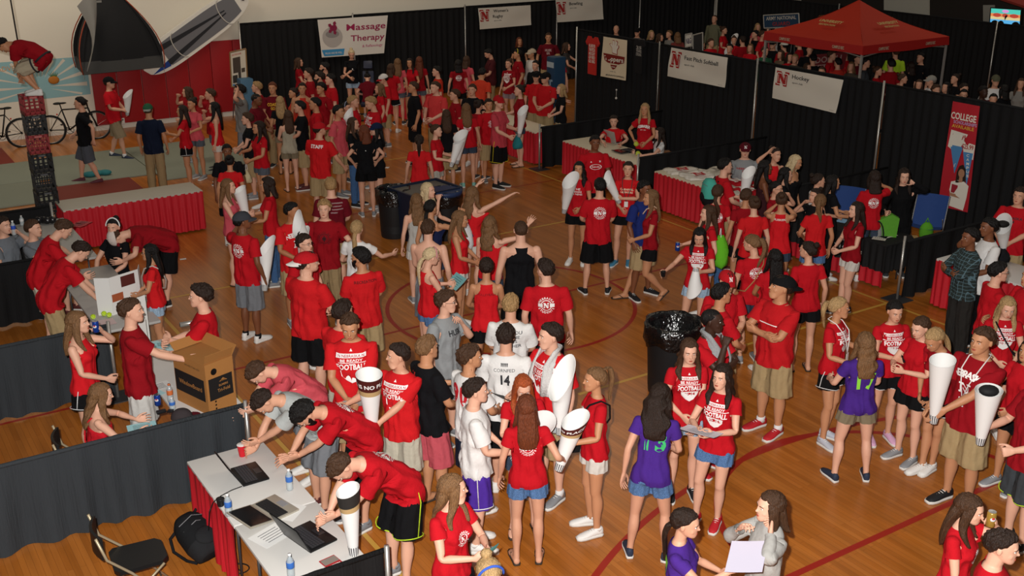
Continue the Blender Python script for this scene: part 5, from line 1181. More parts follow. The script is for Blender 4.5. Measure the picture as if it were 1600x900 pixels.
# ------------------------------------------------------------------ tent hung high before the wall
def tent():
    b0 = 27.0; g = lambda x,y,db=0: onB(x,y,b0+db)
    FL,FR = g(131,117), g(256,105); BL, BR_ = FL+BV*1.2+AV*.1+Vector((0,0,.0)), FR+BV*1.2-AV*.1; apex = (FL+FR)/2+BV*.6+Vector((0,0,2.05))+AV*-.05
    r = empty('dome_tent', FL); tag(r,'black and grey dome tent hung in front of the white wall','tent'); I = -FL
    def panel(p,q,top,bul,n=12,z0=0.0,z1=1.0,outw=None):
        V = []; 
        for j in range(n+1):
            v = z0+(z1-z0)*j/n; s_ = v; k = math.sin(math.pi*s_)*.22
            e0 = p*(1-s_)+top*s_ ; e1 = q*(1-s_)+top*s_; c0 = (p+q)/2*(1-s_)+top*s_
            for i in range(n+1):
                u = i/n; x = e0*(1-u)+e1*u; o_ = (x-apex_axis(x)); V.append(x+o_.normalized()*k*(1.0 if o_.length > 1e-4 else 0) + (x-c0)*k*1.0 + I)
        return V, [(j*(n+1)+i,j*(n+1)+i+1,(j+1)*(n+1)+i+1,(j+1)*(n+1)+i) for j in range(n) for i in range(n)]
    ax0 = (FL+FR+BL+BR_)/4
    def apex_axis(x): return Vector((ax0.x,ax0.y,x.z))
    blk = mat('tent_black','151517',.8,bump=.2,scale=5); gry = mat('tent_grey','3f3f3e',.75)
    for (p,q) in ((FL,FR),(FR,BR_),(BR_,BL),(BL,FL)):
        mb = MB(); mb.add(*panel(p,q,apex,.2,z0=.13)); mb.build('tent_wall', blk, r, smooth=True)
        mb = MB(); mb.add(*panel(p,q,apex,.2,n=4,z0=0,z1=.14)); mb.build('tent_skirt', gry, r, smooth=True)
    for (p,q) in ((FL,BR_),(FR,BL)):
        pts = []
        for i in range(21):
            t = i/20; e = p if t < .5 else q; s_ = 1-abs(1-2*t) ; k = math.sin(math.pi*s_)*.22; x = e*(1-s_)+apex*s_; o_ = x-apex_axis(x); c0 = x
            pts.append(x+(o_.normalized()*(k+.02) if o_.length > 1e-3 else Vector((0,0,.02)))+(o_*k)+I)
        mb = MB(); mb.tube(pts,.013,6); mb.build('tent_pole', plain('9a3c20',.4), r, smooth=True)
    # light grey fly wing on the left
    mb = MB(); n = 8; V = []; A_ = g(118,9)-FL; B_ = g(146,-30)-FL; C_ = g(133,112)-FL+Vector((0,0,.03)); D_ = g(146,60)-FL
    for j in range(n+1):
        v = j/n; l_ = A_*(1-v)+C_*v+AV*(.22*math.sin(math.pi*v)); rr = B_*(1-v)+C_*v+AV*(.12*math.sin(math.pi*v))
        for i in range(5): V.append(l_*(1-i/4)+rr*(i/4)-BV*(.15+.1*math.sin(math.pi*i/4)))
    mb.add(V,[(j*5+i,j*5+i+1,(j+1)*5+i+1,(j+1)*5+i) for j in range(n) for i in range(4)]); mb.build('tent_fly', mat('tent_fly','8a8883',.7), r, smooth=True)
    mb = MB(); mb.box(apex-FL+Vector((-.1,-.35,-.45)),(.16,.02,.05),rot=RM); mb.build('tent_label', plain('7a7874',.6), r)
    for p in (FL,FR): 
        mb = MB(); mb.tube([p-FL,p-FL+Vector((0,0,-.10))],.006,5); mb.build('tent_strap', plain('8a8a88',.6), r)
tent()
# ------------------------------------------------------------------ stand-up paddle board on the wall
def paddle_board():
    p0, p1 = onB(224,110,28.2), onB(386,-8,28.2); ctr = (p0+p1)/2; X_ = (p1-p0); L_ = X_.length/2; X_.normalize(); N_ = -BV; Y_ = N_.cross(X_).normalized()
    r = empty('paddle_board', ctr); tag(r,'white and grey paddle board with blue stripes mounted on the wall','paddle board')
    M = Matrix((X_,Y_,N_)).transposed()
    def outline(k, x0=-1, x1=1, n=40):
        U = []; 
        for s_ in (1,-1):
            for i in range(n+1):
                t = x0+(x1-x0)*(i/n if s_ > 0 else 1-i/n); w_ = .40*(max(0,1-abs(t)**(3.2 if t > 0 else 4.5)))**.5; U.append((t*L_*(k if k == 1 else .97), s_*w_*k))
        return U
    def plate(name, poly, z0, z1, m): mb = MB(); mb.prism(poly, z0, z1, M=M); return mb.build(name, m, r, smooth='auto')
    plate('board_hull', outline(1), -.06, .06, mat('board_white','e4e0d6',.4))
    plate('deck_pad', [(x,y) for x,y in outline(.80,-.62,.80)], .06, .068, mat('board_grey','6e6e72',.6))
    bl = mat('board_blue','1f3f8c',.45); dk = mat('board_dark','26272b',.55)
    plate('blue_stripe', [(-.93*L_,.22),(-.62*L_,.30),(-.62*L_,.14)], .06,.069, bl); plate('blue_stripe', [(-.93*L_,-.22),(-.62*L_,-.30),(-.62*L_,-.14)], .06,.069, bl)
    plate('dark_stripe', [(-.62*L_,.28),(-.62*L_,.14),(.55*L_,.02),(.55*L_,.05)], .068,.072, dk); plate('dark_stripe', [(-.62*L_,-.28),(-.62*L_,-.14),(.55*L_,-.02),(.55*L_,-.05)], .068,.072, dk)
    for cx in (-.32,.55): mb = MB(); mb.tube([M@Vector((cx*L_+.16*math.cos(t),.35*math.sin(t),.074)) for t in [math.pi/2+math.pi*i/14 for i in range(15)]],.012,6); mb.build('white_arc', plain('c9c5bb',.5), r)
    mb = MB(); mb.ball(M@Vector((.90*L_,0,.07)),.05); mb.build('valve', plain('303034',.4), r, smooth=True)
paddle_board()
# ------------------------------------------------------------------ framed poster stand at the wall end, and boards
def poster_board(c4, label, col='cfc6b4', frame='8a6a44', leg=True, z0=0):
    tl,tr,br,bl = c4; r = empty('poster_stand', Vector((bl.x,bl.y,0))); tag(r,label,'poster'); I = Vector((bl.x,bl.y,0)); nrm = (tr-tl).cross(bl-tl).normalized(); nrm = nrm if nrm.dot(-tl) > 0 else -nrm
    f = lambda u,v,off=0: (tl*(1-u)+tr*u)*(1-v)+(bl*(1-u)+br*u)*v+nrm*off-I
    mb = MB(); V = [f(u,v,o) for o in (0,-.02) for u,v in ((0,0),(1,0),(1,1),(0,1))]; mb.add(V,[(0,1,2,3),(7,6,5,4),(0,4,5,1),(1,5,6,2),(2,6,7,3),(3,7,4,0)]); mb.build('poster_sheet', mat('poster_'+col,col,.6), r)
    mb = MB()
    for a_,b_ in (((0,0),(1,0)),((1,0),(1,1)),((1,1),(0,1)),((0,1),(0,0))): mb.tube([f(*a_,.0),f(*b_,.0)],.018,6)
    mb.build('poster_frame', plain(frame,.4), r)
    if leg:
        mb = MB(); 
        for u in (.15,.85): p = f(u,1); mb.tube([p,Vector((p.x,p.y,0))+nrm*.12],.015,6); mb.tube([p,Vector((p.x,p.y,0))-nrm*.3],.015,6)
        mb.tube([f(.35,0),f(.35,-.05)],.015,6); mb.build('stand_legs', plain('707070',.4,.6), r)
    return r, f
r,f = poster_board(onBq([(359,82),(384,76),(387,131),(362,136)],27.9), 'framed photo poster on a stand at the end of the red padding')
btext(r,f,'OUTDOOR',.4,.12,.6,.05,plain('b03030',.7),off=.004)
for (u0,v0,u1,v1,c_) in ((.15,.18,.62,.62,'4a4038'),(.10,.68,.40,.90,'38342f'),(.45,.62,.62,.80,'403a34'),(.66,.52,.88,.64,'4a4038'),(.5,.82,.68,.96,'383431'),(.08,.93,.2,.98,'3a7ab0')):
    mb = MB(); mb.add([f(u0,v0,.004),f(u1,v0,.004),f(u1,v1,.004),f(u0,v1,.004)],[(0,1,2,3)]); mb.build('photo_print', plain(c_,.5), r, clean=False)
mb = MB(); c_ = onB(384,140,27.7); mb.box(Vector((c_.x,c_.y,.55)),(.35,.3,1.1),rot=RM,bev=.03); o = mb.build('display_plinth', mat('plinth_blue','4a708c',.5), smooth='auto'); tag(o,'pale blue box below the framed photo poster','box')
r,f = poster_board(onAq([(1071,54),(1081,52),(1081,72),(1071,74)],19.2), 'small white booth sign with dark initials above the softball banner', leg=True, col='c9c4ba', frame='9a968e'); btext(r,f,'N&G',.5,.75,.8,.45,plain('3a2c50',.7),off=.004)
r,f = poster_board(onAq([(1083,55),(1098,51),(1098,80),(1083,82)],19.2), 'dark photo panel beside the small white booth sign', leg=True, col='2a2a2c', frame='9a968e')
r,f = poster_board(onAq([(1193,24),(1248,21),(1249,42),(1194,44)],24.5), 'framed blue military sign left of the red canopy', leg=True, col='23405c', frame='b0aca4'); btext(r,f,'ARMY NATIONAL',.5,.4,.85,.28,plain('c9c4ba',.7),off=.004); btext(r,f,'GUARD',.5,.85,.5,.3,plain('a03030',.7),off=.006)
r,f = poster_board(onAq([(1193,-20),(1216,-20),(1216,-2),(1193,-2)],24.5), 'x', leg=False) if False else (0,0)
# ------------------------------------------------------------------ red canopy tent beyond the tall drapes
def canopy():
    r = empty('canopy_tent', W(22.1,18.45)); tag(r,'red pop-up canopy with club logos behind the tall drapes','canopy'); I = -W(22.1,18.45)
    h = 1.56; zt = 2.36; zb = 2.15; CM = mat('canopy_red','b8321c',.6,bump=.25,scale=3,spec=.25); CV = mat('canopy_valance','a31d1a',.6); ex = .05
    P = lambda x,y,z: RM@Vector((x,y,z)); cn = [(-h,-h),(h,-h),(h,h),(-h,h)]
    n = 14
    for k in range(4):
        (x0,y0),(x1,y1) = cn[k],cn[(k+1)%4]; V = []
        for j in range(n+1):
            v = j/n; zz = zt+(3.18-zt)*v - .10*math.sin(math.pi*v)
            for i in range(n+1):
                u = i/n; x = (x0*(1-u)+x1*u)*(1-v); y = (y0*(1-u)+y1*u)*(1-v); s_ = -.07*math.sin(math.pi*u)*(1-v)*math.sin(math.pi*min(1,v+.3))+.012*math.sin(u*40+v*6)*math.exp(-((u-.0)/.25)**2)
                V.append(P(x,y,zz+s_))
        mb = MB(); mb.add(V,[(j*(n+1)+i,j*(n+1)+i+1,(j+1)*(n+1)+i+1,(j+1)*(n+1)+i) for j in range(n) for i in range(n)]); pn = mb.build('canopy_panel', CM, r, smooth=True)
        mb = MB(); V = []; 
        for i in range(13):
            u = i/12; x = x0*(1-u)+x1*u; y = y0*(1-u)+y1*u; V += [P(x,y,zt),P(x*1.01,y*1.01,zb+.015*math.sin(u*9))]
        mb.add(V,[(2*i,2*i+1,2*i+3,2*i+2) for i in range(12)]); va = mb.build('valance', CV, r, clean=False)
        # logos: on the slope and on the hem
        mx,my = (x0+x1)/2,(y0+y1)/2; dx = Vector((x1-x0,y1-y0,0)).normalized(); inw = Vector((-mx,-my,0)).normalized(); 
        c0 = Vector((mx,my,zt)); sl = (inw*h+Vector((0,0,.82))).normalized()
        for sg in (1,):
            X3 = RM@dx; Y3 = RM@sl; N3 = X3.cross(Y3)
            if N3.z < 0: X3 = -X3; N3 = -N3
            M = Matrix((X3,Y3,N3)).transposed().to_4x4(); M.translation = P(*(c0+sl*.66+Vector((0,0,.035))))
            text_obj('canopy_lettering','UNIVERSITY',.10,M,plain('c9b070',.7),pn,bold=.05,width=.72); M2 = M.copy(); M2.translation = M.translation - Y3*.13; text_obj('canopy_lettering','RECREATION',.07,M2,plain('c9b070',.7),pn,bold=.03,width=.5)
        X3 = RM@dx; N3 = RM@(-inw); 
        if X3.cross(Vector((0,0,1))).dot(N3) < 0: X3 = -X3
        for q in (-.85,.85):
            M = Matrix((X3,Vector((0,0,1)),X3.cross(Vector((0,0,1))))).transposed().to_4x4(); M.translation = P(*(Vector((mx,my,0))*1.012+dx*q))+Vector((0,0,zb+.07)); text_obj('valance_lettering','CAMPUS REC',.07,M,plain('b9a890',.7),va,bold=.04,width=.36)
    for x,y in cn: mb = MB(); mb.box(P(x*.98,y*.98,1.16),(.045,.045,2.3),rot=RM); mb.build('leg', plain('b9b7b2',.4,.5), r)
    mb = MB()
    for k in range(4): (x0,y0),(x1,y1) = cn[k],cn[(k+1)%4]; mb.tube([P(x0*.98,y0*.98,2.1),P((x0+x1)*.49,(y0+y1)*.49,2.28),P(x1*.98,y1*.98,2.1)],.015,6)
    mb.build('truss', plain('a5a39e',.4,.5), r)
canopy()
r,f = banner('hanging_banner', onAq([(1250,88),(1325,80),(1318,108),(1252,115)],22.6), 'dark red club banner hanging under the red canopy', mat('banner_maroon','6c2226',.8)); btext(r,f,'RUDOLPH',.5,.5,.8,.35,plain('a58a86',.7)); btext(r,f,'ZETA',.5,.9,.5,.3,plain('a58a86',.7))
# ------------------------------------------------------------------ far wall: white board, cloth roof corner, television
mb = MB(); q4 = onAq([(1381,-12),(1451,-4),(1451,25),(1381,16)],27.6); V = q4+[p+AV*.05 for p in q4]; mb.add(V,[(0,1,2,3),(7,6,5,4),(0,4,5,1),(1,5,6,2),(2,6,7,3),(3,7,4,0)]); o = mb.build('projection_board', mat('board_beige','aaa79c',.6)); tag(o,'pale wall board above the far drape right of the canopy','board')
mb = MB(); q4 = onAq([(1536,8),(1553,8),(1552,37),(1536,37)],27.6); V = q4+[p+AV*.05 for p in q4]; mb.add(V,[(0,1,2,3),(7,6,5,4),(0,4,5,1),(1,5,6,2),(2,6,7,3),(3,7,4,0)]); o = mb.build('wall_panel', mat('board_beige2','8a8880',.6)); tag(o,'narrow pale panel left of the glowing television','panel')
def tv():
    q4 = onAq([(1549,13),(1595,16),(1593,41),(1547,37)],27.0); tl,tr,br,bl = q4; r = empty('television', bl); tag(r,'glowing television with a bright landscape picture, far right','television'); I = -bl; nrm = -AV
    f = lambda u,v,off=0: (tl*(1-u)+tr*u)*(1-v)+(bl*(1-u)+br*u)*v+nrm*off+I
    mb = MB(); k = .04; V = [f(u,v,o) for o in (0,-.06) for u,v in ((-k,-k*1.5),(1+k,-k*1.5),(1+k,1+k*1.5),(-k,1+k*1.5))]; mb.add(V,[(0,1,2,3),(7,6,5,4),(0,4,5,1),(1,5,6,2),(2,6,7,3),(3,7,4,0)]); mb.build('television_case', plain('101012',.4), r)
    def band(v0,v1,c,name='screen',u0=0,u1=1,off=.006): mb = MB(); mb.add([f(u0,v0,off),f(u1,v0,off),f(u1,v1,off),f(u0,v1,off)],[(0,1,2,3)]); return mb.build(name, mat('scr_'+c,c,.4,emis=.8), r, clean=False)
    band(0,.30,'4fc8b8'); band(.30,.50,'e08a50'); band(.50,.68,'d8c890'); band(.68,1,'58b0e8')
    for u,w_ in ((.22,.14),(.5,.1),(.80,.15)): bpoly(r,f,[(u+w_*math.cos(t),.40+.13*math.sin(t)) for t in [2*math.pi*i/14 for i in range(14)]],mat('scr_c04a38','c04a38',.4,emis=.7),'screen_rock',.010)
    bpoly(r,f,[(.5+.12*math.cos(t),.13+.10*math.sin(t)) for t in [2*math.pi*i/14 for i in range(14)]],mat('scr_d890d0','d890d0',.4,emis=.8),'screen_cloud',.010)
    for u,w_ in ((.17,.13),(.38,.11),(.88,.14)): bpoly(r,f,[(u+w_*math.cos(t),1.0+.26*min(0,-math.sin(t))) for t in [math.pi*i/12 for i in range(13)]],plain('0c0c10',.6),'screen_head',.014)
    bpoly(r,f,[(.50,.42),(.55,.36),(.58,.42),(.54,.56),(.50,.72),(.49,.6)],plain('181018',.6),'screen_figure',.014)
tv()
mb = MB(); q4 = [onA(1560,-4,25),onA(1640,-10,25),onA(1640,22,24.2),onA(1600,9,24.2)]; V = q4+[p+Vector((0,0,-.05)) for p in q4]; mb.add(V,[(0,1,2,3),(7,6,5,4),(0,4,5,1),(1,5,6,2),(2,6,7,3),(3,7,4,0)]); o = mb.build('canopy_corner', mat('canopy_red2','8c2a20',.6)); tag(o,'corner of another red canopy at the top right edge','canopy')
# blue drinks cooler just left of the tall drapes
def cooler():
    p = onA(898,160,15.9); p = W(16.3,23.1); r = empty('display_cooler', p, ROOMROT); tag(r,'tall blue drinks machine beside the end of the tall drapes','machine')
    mb = MB(); mb.box((0,0,.85),(.36,.36,1.7),bev=.03); mb.build('cooler_body', mat('cooler_blue','23405c',.4), r, smooth='auto')
    mb = MB(); 
    for z in (1.5,.45): mb.box((-.183,0,z),(.01,.3,.14))
    mb.build('white_stripe', plain('a8b4bc',.4), r)
    mb = MB(); mb.box((-.184,-.0,1.1),(.008,.2,.05)); mb.box((-.184,.0,1.0),(.008,.05,.2)); mb.build('emblem', plain('8aa0b4',.4), r)
cooler()
# ------------------------------------------------------------------ rubbish bins
def bin_round(p, label, r0=.29, h=.86, rim=None):
    r = empty('rubbish_bin', p); tag(r,label,'bin'); DK = mat('bin_black','18191b',.55,spec=.4)
    mb = MB(); mb.lathe((0,0,0),[(r0*.80,0),(r0*.83,.03),(r0*.96,h*.94),(r0,h*.95),(r0,h),(r0*.93,h),(r0*.91,h*.8),(r0*.85,.1),(0,.1)],32); mb.build('bin_body', DK, r, smooth='auto')
    bg = mat('bin_bag','0c0c0d',.18,bump=1.0,scale=18,spec=.8); mb = MB(); n = 48; V = []; prof = [(r0*1.04,h-.24),(r0*1.06,h-.12),(r0*1.05,h+.01),(r0*.98,h+.02),(r0*.9,h-.03),(r0*.8,h-.2),(r0*.5,h-.32),(.01,h-.35)]
    for j,(q,z) in enumerate(prof):
        for k in range(n): t = 2*math.pi*k/n; V.append(((q+.012*math.sin(t*9+j*1.7)+.008*math.sin(t*17+j))*math.cos(t),(q+.012*math.sin(t*9+j*1.7))*math.sin(t),z+.012*math.sin(t*7+j*2)+(.03*math.sin(t*5) if j == 0 else 0)))
    mb.add(V,[(j*n+k,j*n+(k+1)%n,(j+1)*n+(k+1)%n,(j+1)*n+k) for j in range(len(prof)-1) for k in range(n)]); mb.build('bin_liner', bg, r, smooth=True)
    if rim: mb = MB(); mb.lathe((0,0,0),[(r0*1.07,h-.06),(r0*1.1,h-.02),(r0*1.07,h+.02),(r0*1.0,h+.02)],32); mb.build('rim_band', plain(rim,.5), r, smooth=True)
    return r
p = unp(1053,508,.88); bin_round(Vector((p.x,p.y,0)),'round black rubbish bin with shiny black liner near the towel man', r0=.335,h=.92)
p = unp(614,293,.88); bin_round(Vector((p.x,p.y,0)),'round black rubbish bin left of the crate-shaped blue bin')
p = unp(696,296,.88); bin_round(Vector((p.x,p.y,0)),'round bin with blue rim behind the clapping girl', r0=.27, rim='24365c')
def bin_square(p):
    r = empty('recycling_bin', p, ROOMROT+.1); tag(r,'dark blue recycling bin with wide open top behind the blonde girl','bin'); m = mat('bin_navy','1b2438',.5); a_, b_, h = .52,.40,.9
    mb = MB()
    V = []; 
    for (sx,sy,z) in ((.85,.85,0),(1,1,h),(.92,.92,h),(.8,.8,.1)): V += [(-a_*sx,-b_*sy,z),(a_*sx,-b_*sy,z),(a_*sx,b_*sy,z),(-a_*sx,b_*sy,z)]
    F = [(3,2,1,0)]+[(j*4+k,j*4+(k+1)%4,(j+1)*4+(k+1)%4,(j+1)*4+k) for j in range(3) for k in range(4)]+[(12,13,14,15)]; mb.add(V,F); mb.build('bin_body', m, r)
    mb = MB(); mb.box((0,0,h-.05),(a_*1.8,b_*1.8,.03)); mb.build('bin_contents', mat('cardboard_grey','6a665e',.8,bump=.5,scale=20), r)
p = unp(664,292,.9); bin_square(Vector((p.x,p.y,0)))
# ------------------------------------------------------------------ small things: builders (top-level, set at p, turned rz)
def laptop(p, rz, label, body='b9b9bb', kb='2a2a2c', ang=100, s=1.0, glow=None, flat=False):
    r = empty('laptop', p, rz); tag(r,label,'laptop'); m = plain(body,.35,.4); w_,d_ = .36*s,.25*s
    mb = MB(); mb.box((0,0,.011),(w_,d_,.020),bev=.006); b_ = mb.build('laptop_base', m, r, smooth='auto')
    mb = MB(); mb.box((0,.035*s,.0225),(w_*.88,d_*.48,.003)); k_ = mb.build('keyboard', plain(kb,.5), b_)
    mb = MB()
    for j in range(5):
        for i in range(13): mb.box((-w_*.41+i*w_*.82/12,.035*s+(j-2)*d_*.095,.025),(w_*.052,d_*.07,.003))
    mb.build('keys', plain('202022' if kb != '202022' else '35353a',.5), b_)
    mb = MB(); mb.box((0,-.075*s,.0225),(w_*.28,d_*.24,.002)); mb.build('touchpad', plain('8a8a8e' if body > '8' else '26262a',.3), b_)
    A_ = R(ang); M = Matrix.Rotation(math.pi-A_,3,'X') if False else Matrix.Rotation(A_-math.pi/2,3,'X')
    hy = Vector((0,d_/2,.02)); up = Matrix.Rotation(-(A_-math.pi/2),3,'X')@Vector((0,0,1)); c_ = hy+up*d_/2
    Rm = Matrix.Rotation(-(A_-math.pi/2),3,'X')
    mb = MB(); mb.box(c_,(w_,.012,d_),rot=Rm,bev=.004); l_ = mb.build('laptop_lid', m, r, smooth='auto')
    mb = MB(); mb.box(c_+Rm@Vector((0,-.0075,.004)),(w_*.92,.002,d_*.86),rot=Rm); mb.build('screen', mat('screen_'+(glow or 'off'), glow or '0d0e12',.12,emis=.5 if glow else 0,spec=.6), l_)
    return r
def bottle(p, label, h=.21, cap='e8e8e8', lab='3a6ab8', fill='c9d4d8'):
    r = empty('water_bottle', p); tag(r,label,'bottle'); mb = MB(); mb.lathe((0,0,0),[(.026,0),(.031,.01),(.031,h*.33),(.028,h*.38),(.031,h*.43),(.031,h*.66),(.022,h*.8),(.012,h*.87),(.012,h*.93)],16); mb.build('bottle_body', mat('clear_plastic_'+fill,fill,.12,alpha=.55,spec=.7), r, smooth=True)
    mb = MB(); mb.lathe((0,0,0),[(.0318,h*.42),(.0322,h*.44),(.0322,h*.66),(.0312,h*.67)],16); mb.build('label', plain(lab,.4), r, smooth=True)
    mb = MB(); mb.lathe((0,0,h*.92),[(.0145,0),(.0145,h*.08),(0,h*.085)],12); mb.build('bottle_cap', plain(cap,.4), r, smooth=True)
    return r
def can(p, label, col='1c3f94'):
    r = empty('drinks_can', p); tag(r,label,'can'); mb = MB(); mb.lathe((0,0,0),[(.026,0),(.033,.008),(.033,.112),(.027,.122)],18); mb.build('can_body', plain(col,.25,.3), r, smooth=True)
    mb = MB(); mb.lathe((0,0,.121),[(.028,0),(.028,.002),(0,.001)],18); mb.build('can_lid', plain('b8b8bc',.3,.8), r)
    mb = MB(); mb.ball((0.0,-.026,.07),(.021,.010,.021),10); lo = mb.build('round_logo', plain('dcdce0',.4), r, smooth=True); mb = MB(); mb.ball((0,-.029,.077),(.015,.009,.010),8); mb.build('logo_red', plain('b8202c',.4), r, smooth=True)
    return r
def sheet(p, rz, w_, d_, label, col='e6e6e4', name='paper_sheet', curl=0, lines=True, cat='paper'):
    r = empty(name, p, rz); tag(r,label,cat); mb = MB(); n = 6; V = []
    for j in range(n+1):
        for i in range(n+1): x = (i/n-.5)*w_; y = (j/n-.5)*d_; V.append((x,y,.003+curl*((x/w_)**2+(y/d_)**2)*.3))
    V += [(x,y,z-.002) for x,y,z in V[:]]; m_ = (n+1)**2; F = [(j*(n+1)+i,j*(n+1)+i+1,(j+1)*(n+1)+i+1,(j+1)*(n+1)+i) for j in range(n) for i in range(n)]; F += [tuple(q+m_ for q in f_[::-1]) for f_ in F[:]]
    mb.add(V,F); mb.build('sheet', plain(col,.7), r, smooth=True)
    if lines:
        mb = MB(); 
        for k in range(5): mb.box((0,(k/5-.4)*d_*.7,.0045+curl*.02),(w_*.6,.006,.001))
        mb.build('printed_lines', plain('55565a',.8), r)
    return r
def cone(p, ax, label, L_=.62, r0=.035, r1=.095, slant=.10, ring=None, name='rolled_poster', fill=None, text=None, rot=0):
    """white card rolled to a megaphone; p = near the narrow end, ax = towards the wide end"""
    ax = Vector(ax).normalized(); r = empty(name, p); tag(r,label,'megaphone'); u = ax.orthogonal().normalized(); u = Matrix.Rotation(rot,3,ax)@u; v = ax.cross(u); n = 28; m_ = 10
    def pt(t, k, q=0):
        a = 2*math.pi*k/n; rr = r0+(r1-r0)*t+q; l_ = L_*t + (slant*math.cos(a)*max(0,(t-.6)/.4) if t > .6 else 0); return ax*l_+(u*math.cos(a)+v*math.sin(a))*rr
    V = [pt(j/m_,k) for j in range(m_+1) for k in range(n)]; V += [pt(j/m_,k,-.004) for j in range(m_+1) for k in range(n)]; F = [(j*n+k,j*n+(k+1)%n,(j+1)*n+(k+1)%n,(j+1)*n+k) for j in range(m_) for k in range(n)]; o_ = (m_+1)*n; F += [tuple(q+o_ for q in f_[::-1]) for f_ in F[:]]
    F += [(m_*n+k,m_*n+(k+1)%n,o_+m_*n+(k+1)%n,o_+m_*n+k) for k in range(n)]
    mb = MB(); mb.add(V,F); mb.build('rolled_card', plain('e9e8e6',.55), r, smooth='auto')
    mb = MB(); V = [pt(j/4*.14,k,.0015) for j in range(5) for k in range(n)]; mb.add(V,[(j*n+k,j*n+(k+1)%n,(j+1)*n+(k+1)%n,(j+1)*n+k) for j in range(4) for k in range(0,n,2)]); mb.build('printed_band', plain('4a4a4e',.6), r, clean=False)
    if ring:
        mb = MB(); V = [pt(.80+.20*j/4,k,.002) for j in range(5) for k in range(n)]; mb.add(V,[(j*n+k,j*n+(k+1)%n,(j+1)*n+(k+1)%n,(j+1)*n+k) for j in range(4) for k in range(n)]); mb.build('picture_band', plain(ring,.6), r, smooth=True, clean=False)
        mb = MB(); V = [pt(.72+.08*j/4,k,.002) for j in range(5) for k in range(n)]; mb.add(V,[(j*n+k,j*n+(k+1)%n,(j+1)*n+(k+1)%n,(j+1)*n+k) for j in range(4) for k in range(n)]); mb.build('gold_band', plain('b89a6c',.6), r, smooth=True, clean=False)
        if text:
            Vt,Ft = text_mesh(text,.04); w0 = Vt[:,0].max()-Vt[:,0].min(); V = []
            for x,y,z in Vt: a = x/w0*2*math.pi*.96; t = .86+y*.065; rr = r0+(r1-r0)*t+.0045; V.append(ax*(L_*t+slant*math.cos(a+math.pi)*max(0,(t-.6)/.4))+(u*math.cos(a+math.pi)+v*math.sin(a+math.pi))*rr)
            mb = MB(); mb.add(V,Ft); mb.build('slogan', plain('e9e8e6',.6), r, clean=False)
    if fill: 
        mb = MB(); mb.ball(ax*(L_*.99),(r1*.75,r1*.6,.05)); mb.build('stuffed_flag', plain(fill,.7), r, smooth=True)
    return r
def tote(p, rz, label, col='e4e4e6', w_=.32, h=.42, text=None, name='drawstring_bag', cord='e4e4e6', col2=None, tc='1f2c5a'):
    """limp bag hanging from p downwards"""
    r = empty(name, p, rz); tag(r,label,'bag'); mb = MB(); n = 20; m_ = 12; V = []
    for j in range(m_+1):
        t = j/m_; wd = (.12+.88*math.sin(min(1,t*1.15)*math.pi/2))*(1-.12*max(0,t-.85)/.15)*w_/2; dp = (.05+.07*math.sin(t*math.pi*.85))*(.4 if j == m_ else 1)
        for k in range(n): a = 2*math.pi*k/n; V.append((wd*math.copysign(abs(math.cos(a))**.7,math.cos(a))*(1+.04*math.sin(k*2.1+j)),dp*math.sin(a)*(1+.12*math.sin(k*1.7+j*.9)),-.10-h*t))
    F = [(j*n+k,j*n+(k+1)%n,(j+1)*n+(k+1)%n,(j+1)*n+k) for j in range(m_) for k in range(n)]+[tuple(range(n)),tuple(m_*n+k for k in range(n))[::-1]]; mi = [1 if (col2 and (i//n) >= m_*.55) else 0 for i in range(len(F))]
    mb.v = V; mb.f = F; mb.m = mi; mb.build('bag_body', [cloth(col), cloth(col2 or col)], r, smooth=True)
    mb = MB(); mb.tube([(-w_*.10,0,-.12),(-.01,0,0),(.01,0,0),(w_*.10,0,-.12)],.005,6); mb.build('bag_strap', plain(cord,.7), r)
    if text:
        for sg in (-1,1):
            M = Matrix(((1 if sg < 0 else -1,0,0),(0,0,-1 if sg < 0 else 1),(0,1,0))).transposed()
            M = Matrix((Vector((-sg,0,0)),Vector((0,0,1)),Vector((0,sg,0)))).transposed().to_4x4(); M.translation = (0,sg*.118,-.10-h*.62); text_obj('bag_lettering',text,.055,M,plain(tc,.7),r,bold=.06,width=w_*.62)
    return r
